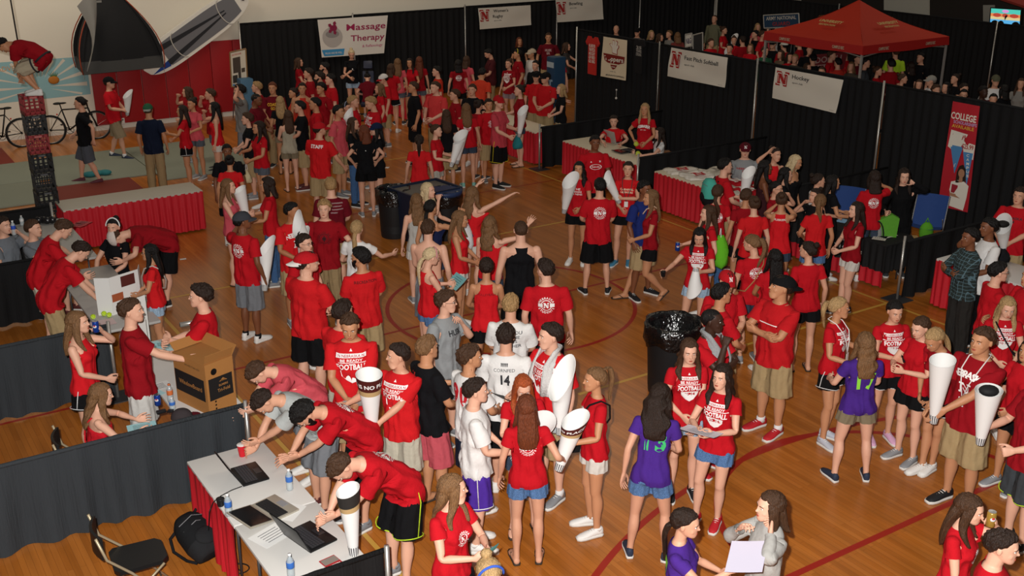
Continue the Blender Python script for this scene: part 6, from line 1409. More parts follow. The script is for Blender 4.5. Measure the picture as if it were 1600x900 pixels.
def backpack(p, rz, label, col, col2=None, s=1.0, name='backpack'):
    """worn or standing backpack; back panel towards +y"""
    r = empty(name, p, rz); tag(r,label,'backpack'); mb = MB(); n = 24; V = []; rows = [(-.23,.12,.06),(-.21,.15,.10),(-.08,.165,.13),(.08,.155,.12),(.17,.13,.10),(.22,.09,.07),(.235,.03,.02)]
    for z,wd,dp in rows:
        for k in range(n): a = 2*math.pi*k/n; V.append((wd*s*math.copysign(abs(math.cos(a))**.7,math.cos(a)),dp*s*math.copysign(abs(math.sin(a))**.8,math.sin(a))-.02,z*s))
    F = [(j*n+k,j*n+(k+1)%n,(j+1)*n+(k+1)%n,(j+1)*n+k) for j in range(len(rows)-1) for k in range(n)]+[tuple(range(n))[::-1]]+[tuple((len(rows)-1)*n+k for k in range(n))]
    mb.v = V; mb.f = F; mb.m = [1 if (col2 and i//n < 2) else 0 for i in range(len(F))]; mb.build('pack_body', [cloth(col), cloth(col2 or col)], r, smooth=True)
    mb = MB(); mb.ball((0,-.13*s,-.08*s),(.11*s,.04*s,.09*s)); mb.build('front_pocket', cloth(col2 or col), r, smooth=True)
    for sx in (-1,1): mb = MB(); mb.tube([(sx*.07*s,.09*s,.19*s),(sx*.10*s,.19*s,.20*s),(sx*.12*s,.25*s,.10*s),(sx*.13*s,.16*s,-.08*s),(sx*.12*s,.08*s,-.18*s)],.014*s,8); mb.build('shoulder_strap', cloth('1a1a1c' if col != '2c2c2e' else '3a3a3c'), r, smooth=True)
    mb = MB(); mb.tube([(-.03,.05,.22*s),(0,.06,.27*s),(.03,.05,.22*s)],.007,6); mb.build('top_loop', plain('1a1a1c',.7), r)
    for z in (.03,-.04): 
        mb = MB(); mb.tube([(-.13*s,-.10*s,z+.10),(0,-.155*s,z+.12),(.13*s,-.10*s,z+.10)],.004,5); mb.build('zip', plain('77777a',.5), r)
    return r
# ------------------------------------------------------------------ things on and around the long laptop table
T = .742
def on(x,y,z=T): return unp(x,y,z)
laptop(on(392,742), ROOMROT+R(95)-math.pi/2*0+R(-90)+R(5), 'x', ) if False else None
AX = ROOMROT
laptop(on(390,742), AX-R(90)+R(180)+R(0), 'black laptop, far one on the long table, boy in grey cap-sleeve typing', body='1c1c1e', kb='202022', ang=120)
laptop(on(430,795), AX+R(90)+R(14), 'silver laptop with dark keys in the middle of the long table', body='b4ad9f', kb='2c2c2e', ang=172)
laptop(on(485,840), AX+R(90)+R(12), 'black laptop nearest the camera with the white megaphone beside it', body='1c1c1e', kb='202022', ang=115, s=1.08)
bottle(on(453,765), 'clear water bottle beyond the silver laptop'); bottle(on(358,805), 'clear water bottle at the near edge of the long table'); bottle(on(455,901), 'clear water bottle at the bottom edge of the photo')
def cup(p,label,col='c8202c',h=.12,r1=.045,r0=.031):
    r = empty('plastic_cup', p); tag(r,label,'cup'); mb = MB(); mb.lathe((0,0,0),[(r0,0),(r0+(r1-r0)*.5,h*.5),(r1,h),(r1-.003,h),(r0,.01),(0,.008)],20); mb.build('cup_body', plain(col,.35), r, smooth='auto'); mb = MB(); mb.lathe((0,0,h),[(r1-.002,-.003),(r1+.002,0),(r1-.002,.003)],20); mb.build('cup_rim', plain('e6e2e0' if col[0] == 'c' else col,.4), r, smooth=True); return r
cup(on(379,712), 'red plastic cup at the far end of the long table'); cup(on(345,790), 'small black cup beside the near water bottle','1c1c1e',.07,.036,.028)
sheet(on(425,836), AX+R(20), .32,.24,'white printed sheet left of the near black laptop'); sheet(on(452,800), AX+R(40), .26,.20,'white sheet behind the silver laptop', lines=False)
def booklet(p, rz, label):
    r = empty('booklet', p, rz); tag(r,label,'booklet'); mb = MB(); mb.box((0,0,.004),(.14,.21,.008)); mb.build('cover', plain('b02028',.4), r); mb = MB(); mb.box((0,.055,.0085),(.13,.08,.001)); mb.build('cover_photo', plain('8a8078',.5), r)
    M = Matrix.Translation((0,-.03,.0092)); text_obj('title','HUSKERS',.022,M,plain('e6e2dc',.6),r,bold=.05,width=.11); M = Matrix.Translation((0,-.07,.0092)); text_obj('title','& you',.018,M,plain('e6e2dc',.6),r,bold=.05)
booklet(on(521,882), AX+R(8), 'red photo booklet at the near end of the long table')
mb = MB(); pts = [on(378,760),on(362,766),on(345,775),on(333,785),unp(327,800,.72),unp(326,830,.3),unp(335,850,.02),unp(360,880,.02),unp(380,895,.02)]; mb.tube(pts,.005,6); o = mb.build('power_cable', plain('161616',.5), smooth=True); tag(o,'black laptop cable running off the long table','cable')
mb = MB(); cc = unp(372,889,.012); mb.tube([cc+Vector((.10*math.cos(t),.08*math.sin(t),.003*t/6)) for t in [i*.3 for i in range(40)]],.006,6); o = mb.build('coiled_cable', plain('1c1c1c',.5), smooth=True); tag(o,'coiled black cable on the floor beside the black backpack','cable')
def slouch_pack(p, rz, label, stripes=False):
    col = '4a4038' if stripes else '1a1b1d'; r = backpack(p+Vector((0,0,.2)), rz, label, col, '2c2622' if stripes else '232426', s=1.05); r.rotation_euler = (R(-62 if not stripes else -30), 0, rz)
    if stripes:
        for k in range(5):
            mb = MB(); z = -.15+.075*k; w_ = .150*1.05; mb.tube([(w_*1.03*math.copysign(abs(math.cos(a))**.7,math.cos(a)), .123*math.copysign(abs(math.sin(a))**.8,math.sin(a))*1.06-.02, z+.012*math.sin(a*3)) for a in [2*math.pi*i/24 for i in range(24)]],.012,6,closed=True); mb.build('stripe', cloth('8c7a62' if k % 2 else '2a2420'), r, smooth=True)
    return r
slouch_pack(unp(312,868,.0), AX+R(20), 'black backpack slumped on the floor beside the table'); slouch_pack(unp(335,815,.0), AX+R(150), 'brown striped backpack leaning under the long table', True)
def folding_chair(p, rz, label, seat='1a1a1c', frame='b0a184'):
    r = empty('folding_chair', p, rz); tag(r,label,'chair'); FMt = plain(frame,.4,.4)
    mb = MB(); V = [(-.20,-.19),(-.15,-.23),(.15,-.23),(.20,-.19),(.19,.16),(.13,.21),(-.13,.21),(-.19,.16)]; mb.prism(V,.43,.465); mb.build('seat', mat('vinyl_black','161718',.45,spec=.4), r, smooth='auto')
    mb = MB(); n = 12; V = []
    for j in range(2):
        for i in range(n+1): x = -.20+.40*i/n; y = -.30-.05*math.cos((i/n-.5)*math.pi); V += [(x,y-.012,.62+.20*j),(x,y+.012,.62+.20*j)]
    F = []; 
    for i in range(n): a_ = 2*i; b_ = 2*(n+1)+2*i; F += [(a_,a_+2,b_+2,b_),(a_+1,b_+1,b_+3,a_+3),(b_,b_+2,b_+3,b_+1),(a_,a_+1,a_+3,a_+2)]
    F += [(0,2*(n+1),2*(n+1)+1,1),(2*n,2*n+1,2*(n+1)+2*n+1,2*(n+1)+2*n)]
    mb.add(V,F); mb.build('backrest', mat('vinyl_black','161718',.45,spec=.4), r, smooth='auto')
    for s_ in (-1,1):
        mb = MB(); mb.tube([(s_*.21,-.34,.84),(s_*.215,-.28,.62),(s_*.22,-.1,.44),(s_*.22,.24,.012)],.012,8); mb.build('leg', FMt, r, smooth=True)
        mb = MB(); mb.tube([(s_*.195,.17,.44),(s_*.20,-.05,.25),(s_*.205,-.32,.012)],.011,8); mb.build('leg', FMt, r, smooth=True)
    mb = MB(); mb.tube([(-.20,-.28,.10),(.20,-.28,.10)],.009,8); mb.tube([(-.22,.17,.10),(.22,.17,.10)],.009,8); mb.build('stretcher', FMt, r, smooth=True)
    return r
p = unp(218,868,.45); folding_chair(Vector((p.x,p.y,0)), R(-62), 'empty black folding chair in the front left corner')
# ------------------------------------------------------------------ poster table and ball table
def trifold(p, rz, h, w_, label, extras=()):
    r = empty('trifold_board', p, rz); tag(r,label,'board'); m = plain('e2e2df',.6)
    for k,(x0,y0,x1,y1) in enumerate(((-w_/2,0,w_/2,0),(-w_/2,0,-w_*.78,-w_*.34),(w_/2,0,w_*.78,-w_*.34))):
        c_ = Vector(((x0+x1)/2,(y0+y1)/2,h/2)); L_ = math.hypot(x1-x0,y1-y0); mb = MB(); mb.box(c_,(L_,.006,h),rot=Matrix.Rotation(math.atan2(y1-y0,x1-x0),3,'Z')); mb.build('board_panel', m, r)
    for (x,z,pw,ph,c_) in extras: 
        for s_ in (-1,1): mb = MB(); mb.box((x,s_*.005,z),(pw,.003,ph)); mb.build('photo_print', plain(c_,.4), r)
    return r
trifold(on(200,485), AX+R(200), .50,.42,'white tri-fold board with a photo, beside the girl in glasses', ((-.05,.40,.20,.14,'5a2c28'),(.12,.22,.16,.10,'a85a3a')))
trifold(on(212,560), AX+R(75), .62,.50,'tall plain white tri-fold board beside the boy in the red shirt')
laptop(on(172,462), AX-R(90), 'open silver laptop on the ball table', body='9a9a9c', kb='2c2c2e', ang=150, s=.95)
for (x,y,lb) in ((146,495,'leftmost yellow-green tennis ball on the grey table'),(163,490,'yellow-green tennis ball between two others'),(171,492,'yellow-green tennis ball nearest the man\'s hand')):
    r = empty('tennis_ball', on(x,y+4,T)+Vector((0,0,.034))); tag(r,lb,'ball','tennis balls on the grey table'); mb = MB(); mb.ball((0,0,0),.034,18); mb.build('ball_felt', mat('felt','b8d82c',.9,bump=.4,scale=80), r, smooth=True); mb = MB(); mb.tube([(.034*math.cos(t)*1.0,.034*math.sin(t)*math.cos(.5*math.sin(2*t)),.034*.5*math.sin(2*t)) for t in [2*math.pi*i/24 for i in range(24)]],.0015,5,closed=True); mb.build('seam', plain('e8e8d8',.7), r)
sheet(on(160,505), AX, .30,.22,'pinkish sheet under the tennis balls','d8c0c0', lines=False)
def carton(p, rz):
    r = empty('cardboard_box', p, rz); tag(r,'big brown cardboard box with black printed panels on the poster table','box'); KB = mat('cardboard','a5713c',.85,bump=.1,scale=40); DKp = plain('1c1a1a',.7); w_,d_,h = .56,.34,.56
    mb = MB(); mb.box((0,0,h/2),(w_,d_,h)); mb.build('carton', KB, r)
    for (x0,x1,z0,z1,s_) in ((-.27,.24,.14,.38,-1),): mb = MB(); mb.box(((x0+x1)/2,s_*(d_/2+.001),(z0+z1)/2),(x1-x0,.003,z1-z0)); mb.build('printed_panel', DKp, r)
    mb = MB(); mb.box((w_/2+.001,.0,.27),(.003,d_*.84,.24)); mb.build('printed_panel', DKp, r)
    M = Matrix((Vector((1,0,0)),Vector((0,0,1)),Vector((0,-1,0)))).transposed().to_4x4(); M.translation = (.0,-d_/2-.004,.24); text_obj('lettering','WindowBoard',.05,M,KB,r,bold=.03,width=.40); M = M.copy(); M.translation = (.06,-d_/2-.004,.47); text_obj('lettering','ARCHITECTURAL BOX',.022,M,DKp,r,width=.26)
    M = Matrix((Vector((0,1,0)),Vector((0,0,1)),Vector((1,0,0)))).transposed().to_4x4(); M.translation = (w_/2+.004,.03,.28); text_obj('lettering','ELMERS',.022,M,KB,r,bold=.03,width=.11); M = M.copy(); M.translation = (w_/2+.004,.03,.22); text_obj('lettering','Tri-Fold',.036,M,KB,r,bold=.02,width=.15)
    mb = MB(); P_ = [(-.05,.33),(0,.365),(.05,.33),(.03,.33),(.03,.345),(-.03,.345),(-.03,.33)]; mb.add([(w_/2+.004,.03+x,z) for x,z in P_],tri_poly(P_)); mb.build('house_logo', KB, r)
    for k in range(3): mb = MB(); mb.lathe((w_/2+.003,-.08,.05+.04*k),[(0,0),(.011,0)],10,M=Matrix.Rotation(math.pi/2,3,'Y')); mb.build('recycling_mark', DKp, r)
    mb = MB(); mb.lathe((w_/2+.003,-.07,.46),[(.026,0),(.036,0)],16,M=Matrix.Rotation(math.pi/2,3,'Y')); mb.build('round_mark', DKp, r)
    for sx,ang in ((-1,50),(1,20)): mb = MB(); mb.box((sx*(w_/2+.0),0,h+.05),(.006,d_*.98,.11),rot=Matrix.Rotation(R(ang*-sx*-1),3,'Y')); mb.build('flap', KB, r)
    mb = MB(); mb.box((0,d_/2+.03,h+.05),(w_*.98,.006,.12),rot=Matrix.Rotation(R(-35),3,'X')); mb.build('flap', KB, r)
p = on(322,642,T); carton(p+Vector((-.04,.20,0)), R(-40))
can(on(247,633), 'blue drinks can with round logo on the poster table'); bottle(on(267,628), 'clear water bottle with orange label beside the blue can', cap='c86a3a', lab='c86a3a'); 
bottle(on(270,640), 'small water bottle with blue label between can and box', h=.14)
def cap_prop(p, rz, label, c1, c2):
    r = empty('baseball_cap', p, rz); tag(r,label,'cap'); mb = MB(); n = 20; V = []; 
    for j in range(7):
        e = j/6*math.pi/2
        for k in range(n): a = 2*math.pi*k/n; V.append((.09*math.cos(e)*math.cos(a),.11*math.cos(e)*math.sin(a),.10*math.sin(e)))
    mb.add(V,[(j*n+k,j*n+(k+1)%n,(j+1)*n+(k+1)%n,(j+1)*n+k) for j in range(6) for k in range(n)]); mb.build('crown', cloth(c1), r, smooth=True); mb = MB(); mb.prism([(.075*math.cos(a),.085*math.sin(a)) for a in [R(20+14*i) for i in range(11)]]+[(.088*math.cos(a)*.9,.09+.10*math.sin(a)) for a in [R(160-14*i) for i in range(11)]],.002,.008); mb.build('peak', cloth(c2), r, smooth='auto')
cap_prop(on(284,652), R(-70), 'grey and maroon baseball cap lying beside the cardboard box','3a3436','5c1c26')
sheet(on(240,545), AX+R(12), .30,.40,'pale blue poster sheet beside the boy\'s hand','bfe0e4', lines=False); sheet(on(255,538,T+.01), AX+R(-10), .22,.16,'small cyan leaflet at the far end of the poster table','a8d8e0'); sheet(on(245,605), AX+R(5), .30,.20,'white printed sheet near the blue can'); sheet(on(235,617,T+.004), AX+R(18),.26,.18,'cyan printed sheet near the blue can','b4dde2'); sheet(on(222,668), AX+R(-8), .28,.20,'cyan leaflet under the elbow of the girl with red straps','a4d8e0')
mb = MB(); c_ = on(252,645); mb.box(c_+Vector((0,0,.015)),(.10,.05,.03),rot=RM,bev=.01); mb.box(c_+Vector((.09,.02,.012)),(.06,.06,.02),bev=.008); o = mb.build('tape_dispenser', plain('1c1c1e',.4), smooth='auto'); tag(o,'small black tape dispenser near the blue can','dispenser')
# bent handrail by the poster table
mb = MB(); c_ = unp(245,500,.95); b_ = unp(248,540,.0); c0 = W(3.42,12.15); mb.tube([c0, c0+Vector((0,0,.9)), c0+Vector((0,0,.94))-AV*.05, c0+Vector((0,0,.95))-AV*.25],.03,10); o = mb.build('steel_post', POLE, smooth=True); tag(o,'bent steel post between the two poster tables','post')
# grey table by the boys
sheet(on(60,378), AX, .3,.22,'red folded leaflet on the table beside the grey-shirt boys','b02c34', lines=False)
mb = MB(); c_ = on(70,350); 
for k in range(4): mb.ball(c_+Vector((.07*k-.1,.03*(k%2),.06)),(.07,.05,.06))
o = mb.build('black_helmet_bag', mat('glossy_black','141418',.25,bump=.6,scale=14,spec=.6), smooth=True); tag(o,'shiny black bag on the table beside the crate tower','bag')
for (x,y,lb) in ((64,385,'red and white flyer on the boys\' table, left'),(122,352,'red and white leaflet pile right of the man in the red shirt'),(130,348,'white-edged red leaflet near the headband girl')): sheet(on(x,y,T+.003), AX+R(x), .24,.16,lb,'c24a4e')
bottle(on(35,352), 'small white bottle on the boys\' table', h=.16, lab='d8d8d8')
# sign-up table and T-shirt table
laptop(on(962,222), AX+R(90)+R(0), 'silver laptop open in front of the seated woman in red', body='b4b2ae', kb='3a3a3c', ang=105)
laptop(on(983,236), AX+R(90), 'closed dark laptop beside the silver one', body='26282e', kb='202022', ang=178, s=.9)
sheet(on(930,217), AX+R(10), .26,.18,'sign-up sheet with yellow pen on the cream table')
def shirts(p, rz, col, label, txtc, i):
    r = empty('folded_shirt', p, rz); tag(r,label,'shirt','T-shirts heaped on the cream table'); mb = MB(); n = 10; V = []
    for j in range(n+1):
        for k in range(n+1): x = (k/n-.5)*.62; y = (j/n-.5)*.46; V.append((x+.02*math.sin(j*1.3+i),y+.02*math.sin(k*1.1+i),.012+.018*math.sin(k*.9+i)+.014*math.sin(j*1.2+i*2)+.01))
    V += [(x,y,.0) for x,y,z in V]; m_ = (n+1)**2; F = [(j*(n+1)+k,j*(n+1)+k+1,(j+1)*(n+1)+k+1,(j+1)*(n+1)+k) for j in range(n) for k in range(n)]
    bd = [k for k in range(n+1)]+[j*(n+1)+n for j in range(1,n+1)]+[n*(n+1)+k for k in range(n-1,-1,-1)]+[j*(n+1) for j in range(n-1,0,-1)]
    F += [(bd[q],bd[(q+1)%len(bd)],bd[(q+1)%len(bd)]+m_,bd[q]+m_) for q in range(len(bd))]; mb.add(V,F); mb.build('folded_cloth', cloth(col), r, smooth=True)
    M = Matrix.Translation((0,-.05,.058)); mb = MB(); P_ = [((x-.5)*.26,(y-.5)*.2) for x,y in N_POLY]; mb.add([(x,y,.058) for x,y in P_],tri_poly(P_)); mb.build('letter', plain(txtc,.8), r, clean=False)
for i,(x,y,c_,t_,lb) in enumerate([(1066,268,'d8d0c4','b8242c','white T-shirt at the far end of the heap'),(1092,276,'dcd6cc','b8242c','white T-shirt with a big red letter, middle of the heap'),(1122,268,'d4ccbc','8c8478','cream T-shirt at the back edge of the heap'),(1150,286,'b81c28','e0dcd6','red T-shirt nearer the backpack man'),(1172,300,'b41a26','e0dcd6','red T-shirt folded at the near end of the heap'),(1140,300,'d0c8bc','b8242c','white T-shirt under the red ones')]):
    shirts(on(x,y,T+.004*i), AX+R(8*i-20), c_, lb, t_, i)
# red table-front emblem and black cover lettering
M = Matrix((-BV,Vector((0,0,1)),-AV)).transposed().to_4x4(); M.translation = W(13.13,10.75,.50); o = text_obj('table_lettering','school of shirts',.085,M,plain('dcd8d0',.7),None,bold=.02); tag(o,'white lettering across the black table cover','lettering')
# camp chair and pad behind the black table
def camp_chair(p, rz, label):
    r = empty('camp_chair', p, rz); tag(r,label,'chair'); m = mat('camp_blue','22407c',.75,bump=.2,scale=10); mb = MB(); n = 6
    V = [(-.25+.5*i/n,-.02-.05*math.sin(math.pi*i/n),.42-.04*math.sin(math.pi*i/n)) for i in range(n+1)]+[(-.27+.54*i/n,-.26-.05*math.sin(math.pi*i/n),.90) for i in range(n+1)]; mb.add(V,[(i,i+1,n+2+i,n+1+i) for i in range(n)]); V = [(-.25+.5*i/n,-.02-.05*math.sin(math.pi*i/n),.42-.04*math.sin(math.pi*i/n)) for i in range(n+1)]+[(-.25+.5*i/n,.24,.44-.03*math.sin(math.pi*i/n)) for i in range(n+1)]; mb.add(V,[(i,i+1,n+2+i,n+1+i) for i in range(n)]); mb.build('sling', m, r, smooth=True, clean=False)
    for s_ in (-1,1):
        for y0,y1 in ((-.24,.24),(.24,-.24)): mb = MB(); mb.tube([(s_*.26,y0,.02),(s_*.26,y1,.62 if y1 > 0 else .90)],.010,6); mb.build('leg', plain('8a8a8c',.4,.5), r)
    return r
p = unp(1450,345,.5); camp_chair(Vector((p.x,p.y,0)), R(150), 'blue camp chair behind the woman holding the green bag'); p = unp(1322,315,.7); camp_chair(Vector((p.x,p.y,0)), R(150), 'blue camp chair against the drape left of the phone woman')
mb = MB(); c_ = unp(1447,362,.35); mb.ball(c_,(.12,.09,.17)); mb.tube([c_+Vector((-.04,0,.14)),c_+Vector((0,0,.24)),c_+Vector((.04,0,.14))],.01,6); o = mb.build('green_bag', cloth('5aa02c'), smooth=True); tag(o,'lime green bag leaning on the blue camp chair','bag')
for k,(x,y,lb) in enumerate(((1385,368,'white cutlery pile on the black-covered table'),(1375,371,'white booklet pile beside the cutlery'))): sheet(on(x,y,T+.01), AX+R(30*k), .30,.2,lb,'c9c5bc')
bottle(on(1318,375), 'blue-labelled water bottle on the black-covered table', lab='2c60c8'); sheet(on(1431,371), AX+R(50), .2,.08,'tan wooden tool on the black-covered table','a88a58', lines=False)
r = sheet(on(1316,345), AX+R(20), .22,.16,'pale blue folder near the dark-haired women','8cb8dc', lines=False)
# scraps on the floor
sheet(unp(286,405,0), .4, .10,.06,'tiny white paper scrap on the floor beyond the headband girl', lines=False); sheet(unp(605,262,0), 1.4, .12,.08,'white scrap on the floor behind the black-shirt man', lines=False)
mb = MB(); c_ = unp(283,673,.03); mb.tube([c_, c_+AV*.12+Vector((0,0,.02))], .02, 8); o = mb.build('dropped_shoe', plain('b8404a',.6)) if False else None
# ------------------------------------------------------------------ the crowd; x, y = crown of the head in the photo, facing 0 = to the camera, 90 = right, 180 = away
REC = {}
def ppl(sex, x, y, face, hair, top, bot, label, key=None, **k):
    if bot and bot in BT: bot = BT[bot]
    if top in TP: top = TP[top]
    sh = k.get('shoes'); 
    if sh is None: k['shoes'] = rnd.choice(['sneaker:e4e2de','sneaker:3a3c40','sneaker:8a8c90','sandal:2a2420:3a3028']) if sex == 'f' else rnd.choice(['sneaker:e4e2de','sneaker:2a2b2e','sneaker:7a7c80','sneaker:5a2a28'])
    elif sh in SH: k['shoes'] = SH[sh]
    if 'skin_' not in k: k['skin_'] = rnd.choice(['light','light','fair','tan'])
    if 'st' not in k: k['st'] = (1.79 if sex == 'm' else 1.665)+rnd.uniform(-.03,.03)
    r = person(x, y, face, sex, hair, top, bot, label, **k)
    if key: REC[key] = r
    return r
def M_(*a, **k): return ppl('m', *a, **k)
def F_(*a, **k): return ppl('f', *a, **k)
TP = dict(R='tee:b61520', D='tee:8e111b', B='tee:c81d22', M='tee:64101c', K='tee:131316', N='tee:151d30', C='tee:c8505a', W='tee:dedcda', G='tee:8f9294', P='tee:45267e', T='tank:cc1c24', S='polo:b81a20', Q='polo:c83c3c')
BT = dict(kh='shorts:a58e68', li='shorts:b9b3a2', kp='pants:98825f', dn='shortshorts:44628a:denim', ln='shortshorts:8398ac:denim', wh='shortshorts:cfcac2', bk='athletic:121214', bw='athletic:121214:d8d8d8', gy='shortshorts:565c66', gs='shorts:74777c', bl='pants:121214', je='jeans:35557e:denim', gd='shortshorts:2c3646:denim', ks='shortshorts:7e725c', bs='athletic:121214')
SH = dict(w='sneaker:e4e2de', k='sneaker:1c1d20', g='sneaker:84868a', r='sneaker:b8202a', s='sandal:2a2420:3a3028', b='sneaker:3f7fa0', t='sneaker:7fb8ac', n='slipon:2a3448')
FB = dict(pr='football'); CBK = dict(prb='circleback')
# -- front: laptop table
M_(512,730,310,'short:brown','R','athletic:121214:b8d830','person in red shirt bent over the nearest laptop, black shorts with neon line',key='typ1',arms='type,type',legs='lean',lean=42,bend=18,pit=14,ov=dict(Rt=(.13,.56,.76),Lt=(-.13,.52,.76)),shoes='g',**CBK,skin_='fair',st=1.83)
M_(456,646,305,'curly:black','R','bk','person with black curls and beard bent over the long table, hands flat',arms='table,table',legs='lean',lean=42,bend=16,pit=16,ov=dict(Rt=(.2,.54,.76),Lt=(-.16,.54,.76)),beard='black',**CBK,st=1.82)
M_(392,626,305,'short:dark','tee:a9adac','gs','person in grey and red jersey bent over the far laptop',arms='type,table',legs='lean',lean=40,bend=16,pit=18,ov=dict(Rt=(.13,.54,.76),Lt=(-.2,.54,.76)),st=1.78)
M_(384,580,303,'short:brown','C','gs','person in faded pink shirt leaning over the end of the long table',arms='table,table',legs='lean',lean=40,bend=16,pit=16,ov=dict(Rt=(.2,.54,.76),Lt=(-.2,.54,.76)),skin_='fair',st=1.76)
F_(706,741,48,'long:light','R','bk','person with long light brown hair looking aside, holding teal card, bottom centre',key='teal',arms='phone,phone',yaw=45,pr='circlechest',skin_='fair',st=1.70)
F_(768,884,20,'bun:blonde','T','wh','blonde person with blue headband cut off by the bottom edge',band='3a5ab8',pit=30)
F_(1075,796,72,'lowpony:dark','P','ln','person in purple shirt with dark ponytail holding a big sheet, bottom edge',key='pur2',arms='holdhi,phone',ov=dict(Rt=(.10,.40,1.36)),pit=8,print2='7ac23c',prb='#7ac23c:num17',st=1.64)
F_(1207,768,285,'medium:brown','longsleeve:a3a19d','bl','person in grey cardigan with hand on cheek at the bottom edge',arms='face,ear',st=1.70,skin_='fair')
F_(1522,774,52,'long:brown','R','dn','person with long brown hair drinking from a gold can, bottom right',key='gold',arms='low,mouth',pr='circlechest',pit=10,skin_='fair')
M_(1572,829,62,'short:dark','R','kh','dark-haired person in red cut off by the bottom right corner',skin_='fair',st=1.76,pit=6)
# -- front centre
M_(545,492,4,'short:brown','B','kh','person in red football shirt looking down at a folded paper',key='pap',arms='low,front',pit=16,st=1.90,wide=1.03,**FB,ov=dict(Rt=(.05,.26,1.02)))
M_(534,468,150,'short:dark','B','li','person with cropped hair behind the one reading a folded paper',st=1.86,wide=1.05,arms='down,low')
M_(622,536,335,'short:dark','B','li','person in red football shirt reaching out, megaphone in other hand',key='mega',arms='reach,hold',yaw=-48,**FB,st=1.78,wide=.96,ov=dict(Rt=(.42,.34,1.20),Lt=(-.12,.30,1.02)))
M_(666,524,125,'short:light','K','shorts:b8505a','person in black shirt with red slashes and coral shorts',key='cor',arms='low,phone',prc='c02a20',prb='slashes',shoes='s',st=1.82,legs='contra',yaw=10,skin_='tan')
M_(733,539,128,'messy:brown','W','shorts:1a2030','person in white jersey with big red number on the back',prc='c41c28',prb='num90',arms='low,hold',yaw=-25,st=1.77,shoes='w')
M_(742,591,98,'short:dark','W','athletic:4a2c92:e0e0e0','person in white shirt and purple shorts with white stripe',key='pursh',arms='hold,low',st=1.74,shoes='w',skin_='fair')
M_(790,506,172,'short:dark','W','bk','person in white shirt lettered CORNFED on the back',prc='2c2c30',prb='cornfed',st=1.83,arms='down,hold')
M_(798,459,172,'short:sandy','W','kh','sandy-haired person in white shirt with small back writing',prc='55555a',prb='txt:THANK YOU/FOR THE/GAMES/TOGETHER',st=1.80,arms='low,low')
M_(696,454,55,'messy:brown','G','gs','person in grey shirt and glasses looking right',glasses=True,yaw=30,prc='2c2c30',pr='big:HUSK',st=1.76,arms='down,chin',skin_='fair')
M_(861,504,312,'short:dark','B','kh','tall person with a white towel round the neck looking left',key='towel',arms='hold,down',**FB,st=1.90,shoes='g',socks='e0e0e0',yaw=-25,skin_='fair')
F_(818,590,8,'long:red',"R",'gd','red-haired person looking down behind the long-haired girl',pit=22,arms='phone,low',skin_='fair',st=1.66,pr='circlechest')
F_(822,617,184,'long:auburn','R','dn','person with long auburn hair seen from behind, jean shorts',key='aub',arms='hold,down',shoes='s',st=1.68,**CBK,ov=dict(Rt=(.33,.05,1.06)))
F_(931,574,282,'highpony:light','R','wh','ponytailed person with black side bag and white shorts checking a phone',key='bag1',arms='phone,hold',shoes='w',st=1.70,pr='nebraska_arc',skin_='tan')
F_(1035,598,168,'longcurly:dark','P','dn','person with long dark curls in purple shirt numbered 13, leaning',key='pur1',arms='phone,down',prb='#3fb86a:num13',lean=14,bend=8,pit=6,legs='apart',shoes='n',st=1.72,yaw=-30)
F_(1078,530,2,'wavy:brown','R','ln','person with wavy brown hair in football shirt facing the camera near the bin',key='wav',arms='low,front',**FB,shoes='k',st=1.73,pit=6,skin_='fair')
F_(1130,569,328,'wavy:dark','R','dn','person in football shirt and bright red shoes holding white papers',key='redsh',arms='phone,phone',**FB,shoes='r',st=1.70,legs='contra',yaw=-6,skin_='fair')
M_(1113,482,48,'buzz:black','R','bl','person with dark skin and grey towel holding the chin',key='towel2',arms='chin,cross',prc='e8e4e0',pr='script',skin_='dark',st=1.83,shoes='r',yaw=20)
M_(1128,442,112,'short:black','R','bl','person in red jersey with white shoulder panels facing away right',key='pan',st=1.80,arms='low,hold',skin_='tan')
M_(1138,424,12,'short:dark','R','kh','person in red letter cap smiling behind the towel man',hat='fwd:b01a22:b01a22:e8e4e0',arms='hold,low',pit=8,skin_='light',st=1.72,key='redcap')
M_(1228,431,305,'short:dark','S','kh','person with backward black cap, red polo, crossed arms, khaki shorts',key='polo',hat='back:141416',arms='cross,cross',shoes='r',socks='e6e6e6',st=1.86,wide=1.12,yaw=-30,skin_='tan',pr='vneckstripes',pit=-12)
F_(1212,389,190,'midback:black','R','gd','person with very long black hair behind the polo man',st=1.64,arms='low,low',skin_='olive')
F_(1264,377,182,'bun:dark','R','bk','person in plain red shirt and black shorts with a twisted bun',yaw=45,shoes='s',st=1.72,key='bunr')
F_(1173,366,188,'ponytail:light','R','gd','person with tan strap across a round back logo and ponytail',key='strap',st=1.72,**CBK,yaw=40,pit=14,wide=1.08)
F_(1093,358,346,'long:black','R','ln','person with long dark hair holding small black cup, football shirt',key='cups',arms='out,phone',**FB,shoes='s',pit=24,st=1.66,legs='contra',skin_='light')
F_(1108,320,278,'long:brown','R','dn','person in profile with lime drawstring bag on the back',key='lime',arms='hold,down',st=1.68,skin_='fair')
F_(1122,288,186,'lowpony:brown','R','je','person with round back logo behind the teal backpack man',**CBK,st=1.72,yaw=-30)
M_(1133,247,98,'short:black','R','kh','person wearing a teal and black backpack',key='tealbp',arms='low,hold',st=1.80,skin_='fair')
M_(1165,223,352,'short:dark','G','kh','person in grey shirt and maroon cap seated behind the T-shirt table',hat='fwd:5e1420:5e1420:e8e4e0',prc='a02028',pr='txt:NEBRASKA/N',legs='sit',arms='lap,lap',st=1.86,wide=1.1)
F_(1167,294,190,'lowbun:brown','D','bk','person with low bun left of the cap-sleeved girl',yaw=-50,st=1.70)
